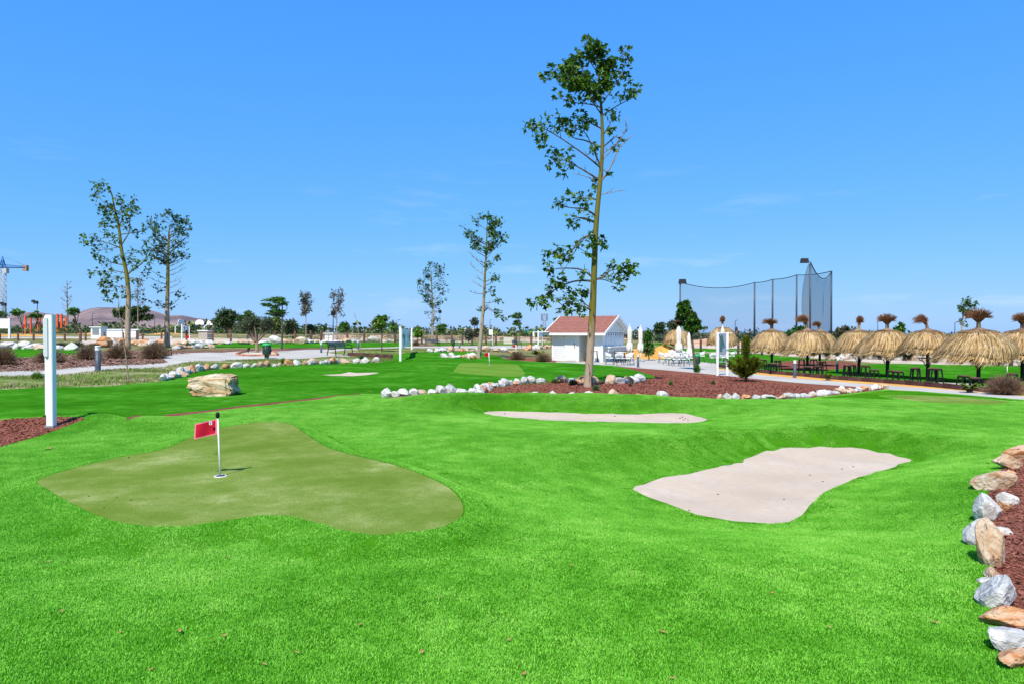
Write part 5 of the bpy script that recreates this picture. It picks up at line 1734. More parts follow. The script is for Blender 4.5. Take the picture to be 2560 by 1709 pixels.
# olive tree on the gravel island
g = G(641, 880)
blob_tree('olive_tree', 'olive tree with gnarled forked trunk on the white gravel island', 641, None, 0, [(588, 795, 640, 834), (612, 788, 655, 830), (648, 794, 688, 830)], [M['lf_olive'], M['lf_grey'], M['lf_dark']], 82, 1700, .2, 0, .16, None, 'bark_pale', mix=[.55, .3, .15], trunk_px=(641, 856), base=g, asp=.3, clumps=34)
# young leafy tree by the terrace
g = G(1738, 925)
blob_tree('young_tree', 'young dense dark green tree with leaning trunk by the terrace', 1738, None, 0, [(1690, 748, 1726, 800), (1694, 775, 1742, 826), (1712, 795, 1752, 832)], [M['lf_bright'], M['lf_dark'], M['lf_big']], 83, 1500, .2, .12, .085, None, 'bark_dark', mix=[.35, .35, .3], trunk_px=(1727, 830), base=g, clumps=30, lobed=True)
blob_tree('young_tree', 'slender leafy sapling behind the closed parasols', 1622, 52, 0, [(1610, 826, 1632, 862), (1606, 858, 1638, 886)], [M['lf_bright'], M['lf_dark']], 84, 700, .2, 0, .05, None, 'bark_dark', trunk_px=(1622, 880))
blob_tree('pine_tree', 'leaning dark pine behind the far straw parasol', 1662, 110, 0, [(1638, 806, 1664, 832)], [M['lf_dark'], M['lf_olive']], 85, 800, .45, 0, .3, 'far pines', trunk_px=(1657, 828))
blob_tree('pine_tree', 'dark pine crown rising over the far straw parasol', 1690, 115, 0, [(1666, 800, 1702, 826)], [M['lf_dark'], M['lf_olive']], 86, 900, .45, 0, .25, 'far pines', trunk_px=(1684, 824))
blob_tree('dense_tree', 'broad greyish shrub tree behind the straw parasols', 2108, 95, 0, [(2082, 822, 2112, 850), (2096, 815, 2140, 846)], [M['lf_olive'], M['lf_dead'], M['lf_dark']], 87, 1300, .4, 0, .15, GD, mix=[.45, .35, .2])
blob_tree('small_tree', 'small dark green tree between two straw parasols', 2177, 80, 0, [(2164, 830, 2190, 846)], [M['lf_dark'], M['lf_wind']], 88, 400, .35, 0, .07, 'small green trees')
blob_tree('small_tree', 'narrow green sapling right of the bushiest straw tuft', 2253, 70, 0, [(2246, 804, 2260, 838), (2234, 818, 2256, 838)], [M['lf_bright'], M['lf_dark']], 89, 500, .28, 0, .06, 'small green trees')
fan_tree('thin sparse tree rising behind the straw parasols', (2402, 850), 60, [(2402, 850), (2405, 815), (2408, 785), (2411, 755)], .09, (2416, 768, 20, 20), 14, 46, TEXK, .24, 9, [(2392, 800, 2405, 812, 1), (2420, 795, 2406, 808, 1), (2409, 806, 2404, 815, 0)], cl=6, name='thin_tree')
blob_tree('dense_tree', 'green shrub mass behind the paired straw parasols', 1990, 90, 0, [(1958, 826, 2000, 846), (1985, 815, 2010, 838)], [M['lf_wind'], M['lf_dark']], 90, 700, .4, 0, .1, GD)

# ------------------------------------------------------------------ low plants
def twig_bush(lab, px, py, w, h, seed, mats, n=700, group='dried brown bushes', name='dried_bush', mix=None, green=False, cat='bush'):
    g = G(px, py)
    k = g.y / FPX
    rng = np.random.default_rng(seed)
    rx, rz = w * k / 2, h * k
    t = thing(name, lab, cat, g, 0, group)
    def strands(nn, sc, wd):
        a = rng.uniform(0, 2 * np.pi, nn)
        el = np.arccos(rng.uniform(.0, 1, nn))
        r = rng.uniform(.75, 1.06, nn)
        ex = np.column_stack([np.sin(el) * np.cos(a) * rx, np.sin(el) * np.sin(a) * rx * .9, np.cos(el) * rz * .98 + .04]) * (r * sc)[:, None]
        bs = ex * rng.uniform(.15, .55, nn)[:, None]
        bs[:, 2] *= .6
        md = (bs + ex) / 2 + np.column_stack([rng.normal(0, .05, nn) * rx, rng.normal(0, .05, nn) * rx, np.abs(rng.normal(0, .1, nn)) * rz])
        sd = np.cross(ex - bs, rng.normal(size=(nn, 3)))
        sd /= np.linalg.norm(sd, axis=1)[:, None] + 1e-9
        sd *= wd
        V = np.stack([bs - sd, bs + sd, md - sd * .8, md + sd * .8, ex], 1).reshape(-1, 3)
        kk = np.arange(nn)[:, None] * 5
        return V, np.concatenate([kk + [0, 1, 3], kk + [0, 3, 2], kk + [2, 3, 4]], 0)
    V, F = strands(n, 1, .008 * max(1, rx * 1.2))
    mi = np.tile(rng.choice(len(mats), n, p=mix or [1 / len(mats)] * len(mats)), 3)
    link('foliage', fastmesh('foliage', V, F, mats, mi), t)['kind'] = 'stuff'
    V, F = strands(60, .8, .012)
    link('stems', fastmesh('stems', V, F, M['bark_dark']), t)['kind'] = 'stuff'
    return t
BR = [M['lf_brown'], M['lf_brown_green'], M['deadwood']]
BRM = [.62, .28, .10]
twig_bush('brown bush at the far left edge of the dark mulch', 8, 911, 78, 52, 91, BR, 1500, mix=BRM)
twig_bush('brown bush partly hidden behind the tall white sign', 126, 905, 88, 38, 92, BR, 1500, mix=BRM)
twig_bush('brown bush right beside the dark bollard', 222, 898, 76, 44, 93, BR, 1500, mix=BRM)
twig_bush('brown bush under the forked tall tree', 297, 895, 80, 40, 94, BR, 1500, mix=BRM)
twig_bush('largest rounded brown bush at the path end', 386, 895, 82, 48, 95, BR, 1800, mix=BRM)
twig_bush('brown clipped bush left of the cycad by the hut', 1294, 898, 52, 24, 96, BR, 1200, mix=[.4, .5, .1])
twig_bush('brown clipped bush against the white hut wall', 1358, 903, 54, 26, 97, BR, 1200, mix=[.4, .5, .1])
twig_bush('reddish brown bush in front of the nearest straw parasols', 2512, 985, 112, 54, 98, BR, 2200, mix=[.8, .1, .1])
twig_bush('brown bush behind the second post of sign 18', 1040, 863, 26, 15, 99, BR, 600, mix=BRM)
twig_bush('round pale green tuft at the foot of the tall tree', 1490, 975, 24, 13, 100, [M['lf_grey'], M['lf_bright']], 500, 'small mulch plants', 'small_plant', cat='plant')
twig_bush('dark green tuft in the shade left of the tall tree', 1433, 962, 30, 16, 101, [M['lf_dark'], M['lf_olive']], 400, 'small mulch plants', 'small_plant', cat='plant')
twig_bush('small green tuft alone in the middle of the red mulch', 1677, 962, 14, 11, 102, [M['lf_bright'], M['lf_olive']], 250, 'small mulch plants', 'small_plant', cat='plant')
twig_bush('small yellowish tuft below the map sign', 1783, 960, 15, 10, 103, [M['lf_yel'], M['lf_olive']], 250, 'small mulch plants', 'small_plant', cat='plant')
twig_bush('little brown green tuft beside the orange end stone', 1576, 965, 13, 10, 104, [M['lf_olive'], M['lf_brown']], 200, 'small mulch plants', 'small_plant', cat='plant')
twig_bush('yellow green tuft between white stones by the tall tree', 1388, 957, 24, 11, 105, [M['lf_yel'], M['lf_olive']], 350, 'small mulch plants', 'small_plant', cat='plant')
twig_bush('leafy green plant at the foot of the young dark tree', 1742, 930, 22, 24, 106, [M['lf_bright'], M['lf_dark']], 500, 'small mulch plants', 'small_plant', cat='plant')
twig_bush('bright weed clump in the weedy strip behind the tall sign', 92, 947, 34, 20, 107, [M['lf_bright'], M['lf_yel']], 500, 'weed clumps', 'weed_clump', cat='plant')
twig_bush('bright weed clump near the litter bin', 708, 908, 18, 16, 108, [M['lf_bright'], M['lf_yel']], 300, 'weed clumps', 'weed_clump', cat='plant')
twig_bush('weed clump at the foot of the bare stake sapling', 905, 896, 26, 10, 109, [M['lf_bright'], M['lf_olive']], 400, 'weed clumps', 'weed_clump', cat='plant')
for i, (px, py, w, h) in enumerate([(30, 868, 60, 16), (78, 869, 50, 14), (155, 869, 46, 16), (195, 868, 40, 16), (236, 868, 40, 12)]):
    twig_bush('grey green low shrub %s the far white rocks' % ['far left of', 'second along', 'right of the sign behind', 'by the brown post behind', 'next to the tan heap and'][i], px, py, w, h, 110 + i, [M['lf_grey'], M['lf_dark'], M['lf_olive']], 900, 'grey green shrubs', 'low_shrub')

def rosette(lab, px, py, w, h, n, seed, mt, group, name='cycad_plant', curl=.35, wid=.05):
    g = G(px, py)
    k = g.y / FPX
    rng = random.Random(seed)
    t = thing(name, lab, 'plant', g, 0, group)
    MB().lathe([(.09, -.05), (.1, .1), (.05, .18), (.001, .2)], 10).build('stem', M['bark_dark'], t)
    for i in range(n):
        a = i * 2.399 + rng.uniform(-.2, .2)
        el = rng.uniform(.35, 1.25)
        L = w * k / 2 * rng.uniform(.8, 1.1)
        hz = h * k
        pts = []
        for j in range(7):
            u = j / 6
            r = L * u * math.cos(el * .7) * 1.1
            z = .12 + hz * (math.sin(el) * u * 1.1 - curl * u * u)
            pts.append(Vector((math.cos(a) * r, math.sin(a) * r, z)))
        side = Vector((-math.sin(a), math.cos(a), 0))
        mb = MB()
        for j in range(6):
            c0, c1 = pts[j], pts[j + 1]
            w0, w1 = wid * math.sin(math.pi * min(1, (j + .6) / 6.6)), wid * math.sin(math.pi * min(.98, (j + 1.6) / 6.6))
            dn = Vector((0, 0, -.3))
            mb.add([c0, c0 + (side + dn) * w0, c1 + (side + dn) * w1, c1, c1 + (-side + dn) * w1, c0 + (-side + dn) * w0], [(0, 1, 2, 3), (0, 3, 4, 5)])
        mb.build('frond', mt, t)
    return t
rosette('large cycad with arching fronds between the clipped bushes', 1345, 891, 46, 22, 26, 121, M['lf_palm'], 'rosette plants', wid=.14)
rosette('yellow green rosette plant on the gravel strip by the lawn bollard', 2070, 950, 30, 18, 16, 122, M['lf_palm'], 'rosette plants', 'rosette_plant', wid=.09)
rosette('yellow green rosette plant beside the reddish brown bush', 2424, 980, 56, 24, 24, 123, M['lf_palm'], 'rosette plants', 'rosette_plant', wid=.1)

def conifer():
    g = G(1865, 953)
    k = g.y / FPX
    rng = random.Random(5)
    t = thing('young_conifer', 'yellow green young conifer with a thin leader and cane in the red mulch', 'tree', g)
    hh = 118 * k
    MB().tube([(0, 0, -.05), (.02, 0, hh * .5), (.05, 0, hh)], [.04, .025, .006], 8).build('trunk', M['bark_dark'], t)
    MB().tube([(.06, -.05, 0), (.07, -.05, hh * .5)], .012, 6).build('cane', M['deadwood'], t)
    lv = Leaves(9)
    mb = MB()
    for i in range(96):
        low = i < 54
        u = rng.random() * .34 if low else .32 + .66 * (i - 54) / 42
        z = hh * (.04 + .9 * u)
        L = (44 - 52 * u) * k * rng.uniform(.55, 1.1) if low else (15 - 12 * u) * k * rng.uniform(.4, 1.2)
        a = i * 2.4 + rng.uniform(-.3, .3)
        e = Vector((math.cos(a) * L, math.sin(a) * L, z + L * rng.uniform(.35, .95)))
        s_ = Vector((.05 * u, 0, z))
        mb.tube([s_, e], [.012, .004], 5)
        for j in range(8 if low else 4):
            q = s_.lerp(e, .25 + .75 * j / (7 if low else 3))
            lv.clump(q, .06, 17 if low else 11, .13, -.3, (1, 1, 1), (e - s_).normalized() * 2.0)
    mb.build('branches', M['bark_dark'], t)['kind'] = 'stuff'
    link('crown', lv.mesh('crown', [M['lf_conifer'], M['lf_yel'], M['lf_dark']], False, .22, [.62, .28, .10]), t)['kind'] = 'stuff'
conifer()

# weeds and low grass in the strips beside the path
def tufts(name, poly, n, size, mats, seed, hmul=1.0, patch=.5):
    rng = np.random.default_rng(seed)
    x0, y0 = poly.min(0)
    x1, y1 = poly.max(0)
    x0, x1 = max(x0, -26), min(x1, 20)
    P = rng.uniform((x0, y0), (x1, y1), (n * 6, 2))
    P = P[inside(P[:, 0], P[:, 1], poly)]
    for q in (path_left, fairway, near_turf, path_right):
        P = P[~inside(P[:, 0], P[:, 1], q)]
    f = np.sin(P[:, 0] * .9 + 2 * np.sin(P[:, 1] * .35)) + np.sin(P[:, 1] * 1.3 + P[:, 0] * .4) + rng.normal(0, .6, len(P))
    P = P[f > patch][:n]
    m = len(P)
    a = rng.uniform(0, 6.283, m)
    h = rng.uniform(.4, 1.3, m) * size * hmul
    w = size * .22
    z = H(P[:, 0], P[:, 1])
    lx, ly = rng.normal(0, .4, m) * h, rng.normal(0, .4, m) * h
    V = np.stack([np.column_stack([P[:, 0] - np.cos(a) * w, P[:, 1] - np.sin(a) * w, z - .01]), np.column_stack([P[:, 0] + np.cos(a) * w, P[:, 1] + np.sin(a) * w, z - .01]),
                  np.column_stack([P[:, 0] + lx, P[:, 1] + ly, z + h])], 1).reshape(-1, 3)
    F = np.arange(m)[:, None] * 3 + [0, 1, 2]
    setting(link(name, fastmesh(name, V, F, mats, rng.integers(0, len(mats), m))), 'stuff')
tufts('weeds', weedy, 30000, .08, [M['lf_bright'], M['lf_yel'], M['lf_brown_green']], 131, 1, .1)
tufts('weeds', bench_grass, 9000, .07, [M['lf_bright'], M['lf_yel'], M['lf_brown_green']], 132, 1, -.4)
# ------------------------------------------------------------------ white kiosk hut
def kiosk():
    d = 47.0
    b = B(1506, d)
    PH = math.radians(30)
    t = thing('kiosk_hut', 'white boarded kiosk hut with a red shingle gable roof', 'kiosk', b, -PH)
    L, Wd, EH, RISE = 3.85, 4.2, 2.16, .98
    wm = mat('white_boards', (.78, .79, .79), .5)
    nt = wm.node_tree
    bs = nt.nodes['Principled BSDF']
    tc = nt.nodes.new('ShaderNodeTexCoord')
    wv = nt.nodes.new('ShaderNodeTexWave')
    wv.bands_direction = 'Z'
    wv.wave_profile = 'SAW'
    wv.inputs['Scale'].default_value = 2.4
    nt.links.new(tc.outputs['Object'], wv.inputs['Vector'])
    bp = nt.nodes.new('ShaderNodeBump')
    bp.inputs['Strength'].default_value = .8
    bp.inputs['Distance'].default_value = .03
    nt.links.new(wv.outputs['Fac'], bp.inputs['Height'])
    nt.links.new(bp.outputs[0], bs.inputs['Normal'])
    def slab(name, x0, x1, y0, y1, z0, z1, m=wm, par=t):
        return MB().box(((x0 + x1) / 2, (y0 + y1) / 2, (z0 + z1) / 2), (x1 - x0, y1 - y0, z1 - z0)).build(name, m, par)
    # front: a lit block, an open recess, a lit block
    slab('wall', -L, -1.75, 0, .1, -.1, EH)
    slab('wall', -L, -L + .1, .102, Wd - .102, -.1, EH)
    slab('wall', -.55, -.002, 0, .1, -.1, EH)
    slab('wall', -.65, -.552, 0.003, 1.6, -.1, EH)
    slab('wall', -1.85, -1.752, .103, 1.6, -.1, EH)
    slab('wall', -1.748, -.655, 1.5, 1.6, -.1, EH)
    slab('wall', -L + .103, -.103, Wd - .1, Wd, -.1, EH)
    # gable side with a triangular top
    mb = MB()
    mb.box((-.05, Wd / 2, EH / 2 - .05), (.1, Wd - .2, EH + .1))
    pk = EH + RISE - .14
    V = [(-.1, .1, EH), (-.1, Wd - .1, EH), (-.1, Wd / 2, pk), (0, .1, EH), (0, Wd - .1, EH), (0, Wd / 2, pk)]
    mb.add(V, [(0, 2, 1), (3, 4, 5), (0, 3, 5, 2), (1, 2, 5, 4)])
    mb.build('gable_wall', wm, t)
    # roof: two shingled slopes with thickness, overhanging
    ov, ox = .52, .42
    for s in (0, 1):
        y0, y1 = (-ov, Wd / 2) if s == 0 else (Wd + ov, Wd / 2)
        z0 = EH - RISE * ov / (Wd / 2) + .06
        z1 = EH + RISE + .06
        x0, x1 = -L - .45, ox
        n = 9
        mb = MB()
        for i in range(n):
            ya, yb = y0 + (y1 - y0) * i / n, y0 + (y1 - y0) * (i + 1) / n
            za, zb = z0 + (z1 - z0) * i / n, z0 + (z1 - z0) * (i + 1) / n
            V = [(x0, ya, za + .025), (x1, ya, za + .025), (x1, yb, zb + .006), (x0, yb, zb + .006), (x0, ya, za), (x1, ya, za)]
            F = [(0, 1, 2, 3), (4, 5, 1, 0)]
            mb.add(V, F if s == 0 else [q[::-1] for q in F])
        o = mb.build('shingle_slope', M['roof_red'], t)
        mb = MB()
        V = [(x0, y0, z0 - .1), (x1, y0, z0 - .1), (x1, y1, z1 - .1), (x0, y1, z1 - .1), (x0, y0, z0 - .003), (x1, y0, z0 - .003), (x1, y1, z1 - .003), (x0, y1, z1 - .003)]
        mb.add(V, [(0, 3, 2, 1), (0, 1, 5, 4), (1, 2, 6, 5), (2, 3, 7, 6), (3, 0, 4, 7)])
        mb.build('roof_deck', M['white'], t)
        for x in (x0 + .02, x1 - .02):
            yb, zb = y1, z1
            mb = MB()
            V = [(x - .03, y0, z0 - .16), (x + .03, y0, z0 - .16), (x + .03, yb, zb - .16), (x - .03, yb, zb - .16), (x - .03, y0, z0 + .03), (x + .03, y0, z0 + .03), (x + .03, yb, zb + .03), (x - .03, yb, zb + .03)]
            mb.add(V, [(0, 3, 2, 1), (4, 5, 6, 7), (0, 1, 5, 4), (1, 2, 6, 5), (2, 3, 7, 6), (3, 0, 4, 7)])
            mb.build('barge_board', M['white'], t)
    MB().box((-L / 2, -ov, EH - RISE * ov / (Wd / 2) - .03), (L + .87, .05, .15)).build('fascia_board', M['white'], t)
    MB().box((-L - .5, -.2, EH - .12), (1.1, 1.0, .05)).build('side_awning', M['white'], t)
    # front door with frame, rails and a dark handle
    dr = slab('door', -2.85, -2.0, -.035, -.003, .02, 1.98, M['white'])
    for z in (.14, .75, 1.36, 1.88):
        slab('rail', -2.83, -2.02, -.055, -.037, z - .05, z + .05, M['white'], dr)
    for x in (-2.80, -2.05):
        slab('stile', x - .045, x + .045, -.052, -.0365, .1, 1.9, M['white'], dr)
    slab('handle', -2.1, -2.06, -.1, -.056, .95, 1.25, M['black'], dr)
    for z in (.3, 1.0, 1.7):
        slab('hinge', -2.87, -2.80, -.062, -.056, z, z + .05, M['greymetal'], dr)
    slab('corner_board', -L - .02, -L + .08, -.03, -.002, -.05, EH, M['white'])
    slab('corner_board', -.09, .012, -.03, -.002, -.05, EH - .01, M['white'])
    slab('corner_board', .003, .03, -.0, .1, -.05, EH - .012, M['white'])
    # shuttered hatch with hooks and the counter
    for y0 in (.55, 2.2):
        sh = slab('shutter', .003, .035, y0, y0 + 1.45, 1.08, 1.72, M['white'])
        for i in range(7):
            slab('slat', .036, .052, y0 + .06, y0 + 1.39, 1.13 + i * .082, 1.18 + i * .082, M['white'], sh)
    for i in range(8):
        MB().tube([(.01, .5 + i * .44, 1.98), (.09, .5 + i * .44, 1.98), (.11, .5 + i * .44, 1.88), (.07, .5 + i * .44, 1.80)], .02, 6).build('hook', M['dark'], t)
    slab('counter', .003, .50, .2, 4.1, .98, 1.05, M['white'])
    slab('counter_front', .30, .34, .3, 4.0, .72, .976, M['white'])
    for y in (.5, 2.1, 3.8):
        slab('counter_bracket', .004, .29, y, y + .05, .6, .975, M['white'])
    for y in (1.2, 2.6):
        MB().cyl((.28, y, 1.052), .05, .1, 10).build('napkin_holder', M['blue_top'], t)
    return t, b, PH
KT, KB, KPH = kiosk()
def kloc(x, y, z=0.0):
    c, s = math.cos(-KPH), math.sin(-KPH)
    p = Vector((KB.x + x * c - y * s, KB.y + x * s + y * c, 0))
    p.z = h1(p.x, p.y) + z
    return p

def make_stool(lab, loc, rz, hgt, seat, frame, grp):
    t = thing('bar_stool', lab, 'stool', loc, rz, grp)
    s = .2
    MB().lathe([(.001, hgt), (s * .9, hgt), (s, hgt - .012), (s, hgt - .03), (.001, hgt - .032)], 18).build('seat', seat, t)
    sp = .235 if hgt > .6 else .2
    for (sx, sy) in ((1, 1), (1, -1), (-1, 1), (-1, -1)):
        MB().tube([(sx * .11, sy * .11, hgt - .032), (sx * sp * .8, sy * sp * .8, 0)], [.022, .02], 6).build('leg', frame, t)
    z = hgt * .34
    q = .11 + (sp * .8 - .11) * .66
    mb = MB()
    for a, b_ in (((q, q), (q, -q)), ((q, -q), (-q, -q)), ((-q, -q), (-q, q)), ((-q, q), (q, q))):
        mb.tube([(*a, z), (*b_, z)], .012, 6)
    mb.build('foot_ring', frame, t)
    return t
for i, (x, y) in enumerate([(-.3, -.55), (.72, .9), (.72, 1.9), (.72, 2.9), (.72, 3.7)]):
    lab = ['bar stool with brown seat standing alone at the lit corner of the hut', 'bar stool at the near end of the hut counter', 'second bar stool along the hut counter', 'third bar stool along the hut counter', 'bar stool at the far end of the hut counter'][i]
    make_stool(lab, kloc(x, y), .3 * i, .76, M['seat_wood'], M['black'], 'bar stools at the hut')

def make_chair(lab, loc, rz, grp='white terrace chairs'):
    t = thing('terrace_chair', lab, 'chair', loc, rz, grp)
    MB().box((0, 0, .44), (.46, .44, .035), 0, 0, .96).build('seat', M['shell'], t)
    mb = MB()
    n = 13
    prof = []
    for i in range(n):
        a = math.radians(-20 + 220 * i / (n - 1))
        prof.append((.27 * math.cos(a), .02 + .25 * math.sin(a)))
    # rim and woven bands of the tub back
    rim = [(x * 1.04, y * 1.04, .66 + .13 * max(0, math.sin(math.radians(-20 + 220 * i / (n - 1)))) ) for i, (x, y) in enumerate(prof)]
    mb.tube(rim, .018, 6)
    mb.build('back_rim', M['shell'], t)
    mb = MB()
    for i in range(n - 1):
        x0, y0, z0 = rim[i]
        j = min(n - 1, i + 1)
        x1, y1, z1 = rim[j]
        for (a, b_) in ((rim[i], (x1 * .86, y1 * .86, .45)), (rim[j], (x0 * .86, y0 * .86, .45))):
            dv = (Vector(b_) - Vector(a)).normalized()
            mb.tube([a, b_], .014, 4)
    mb.build('woven_back', M['shell'], t)
    for (sx, sy) in ((1, 1), (1, -1), (-1, 1), (-1, -1)):
        MB().tube([(sx * .17, sy * .16, .43), (sx * .26, sy * .27, 0)], [.018, .014], 6).build('leg', M['slate'], t)
    return t
def make_table(lab, loc, rz=0.0, r=.38, grp='terrace tables'):
    t = thing('terrace_table', lab, 'table', loc, rz, grp)
    MB().lathe([(.001, .74), (r, .74), (r, .715), (.001, .713)], 20).build('tabletop', M['shell'], t)
    for (sx, sy) in ((1, 1), (1, -1), (-1, 1), (-1, -1)):
        MB().tube([(sx * .2, sy * .2, .71), (sx * .27, sy * .27, 0)], .02, 6).build('leg', M['dark'], t)
    return t
def on(px, py):
    return G(px, py)
make_table('round table among the white chairs beside the hut counter', on(1552, 906))
make_chair('white chair nearest the hut corner by the tall trunk', on(1524, 911), 1.3)
make_chair('white chair seen from behind at the middle of the hut terrace', on(1548, 912), 3.3)
make_chair('white chair beside the parasol pole facing the hut', on(1572, 912), -1.2)
make_table('large table in the crowd of white chairs', on(1692, 908), 0, .55)
make_table('second table in the crowd of white chairs behind the parasols', on(1716, 905), 0, .45)
for i, (px, py, rz, lab) in enumerate([(1656, 906, 1.5, 'white chair at the outer end of the crowded table'), (1672, 912, 2.2, 'white chair with its back to us at the crowded table'), (1690, 914, 3.1, 'white chair in the middle of the near row at the crowded table'),
                                       (1710, 914, 3.6, 'white chair next to the young tree at the crowded table'), (1728, 910, 4.3, 'white chair closest to the young tree trunk'), (1680, 900, 0, 'white chair on the far side of the crowded table'),
                                       (1704, 899, .3, 'white chair behind the larger closed parasol'), (1753, 904, 4.6, 'white chair standing behind the green lidded bin'), (1783, 909, 3.2, 'white chair left of the map sign'),
                                       (1808, 908, .4, 'white chair seen between the map sign posts'), (1829, 903, 4.4, 'white chair right of the map sign behind the conifer')]):
    make_chair(lab, on(px, py), rz)

def closed_parasol(px, py, top, fab_bot, lab, w, seed):
    g = G(px, py)
    k = g.y / FPX
    rng = random.Random(seed)
    t = thing('closed_parasol', lab, 'parasol', g, 0, 'closed white parasols')
    zt, zb = zpx(top, g.y) - g.z, zpx(fab_bot, g.y) - g.z
    MB().tube([(0, 0, -.02), (0, 0, zb + .4)], .03, 10).build('pole', M['white'], t)
    MB().lathe([(.28, 0), (.28, .05), (.05, .07), (.001, .07)], 14).build('base_plate', M['greymetal'], t)
    R_ = w * k / 2
    Hh = zt - zb
    prof = [(R_ * .45, 0), (R_ * .95, .04), (R_ * 1.05, .14), (R_ * .95, .28), (R_ * .62, .36), (R_ * .66, .42), (R_ * .74, .6), (R_ * .72, .78), (R_ * .68, .84), (R_ * .5, .88), (R_ * .45, .93), (R_ * .1, 1.0)]
    def fold(p, a):
        f = 1 + .16 * math.sin(a * 8 + p.z * 1.5) + .05 * math.sin(a * 3 + p.z * 4 + seed)
        return Vector((p.x * f, p.y * f, p.z + .04 * math.sin(a * 4 + seed)))
    MB().lathe([(r, zb + z * Hh) for r, z in prof], 40, 0, (0, 0, 0), True, fold).build('folded_canopy', M['fabric'], t)
    MB().lathe([(R_ * .66, zb + .34 * Hh), (R_ * .7, zb + .37 * Hh), (R_ * .66, zb + .395 * Hh)], 20).build('strap', M['fabric'], t)
    MB().lathe([(.02, zt), (.05, zt + .03), (.03, zt + .08), (.001, zt + .1)], 10).build('finial', M['white'], t)
closed_parasol(1574, 910, 815, 878, 'closed white parasol nearest the hut gable', 13.5, 1)
closed_parasol(1601, 903, 817, 879, 'closed white parasol right of the one by the gable', 13, 2)
closed_parasol(1697, 905, 816, 880, 'closed white parasol in front of the far straw parasol', 16, 3)
closed_parasol(1724, 908, 830, 892, 'bunched closed parasol beside the young tree trunk', 15, 4)
closed_parasol(1806, 905, 815, 878, 'closed white parasol peeking over the map sign', 11, 5)

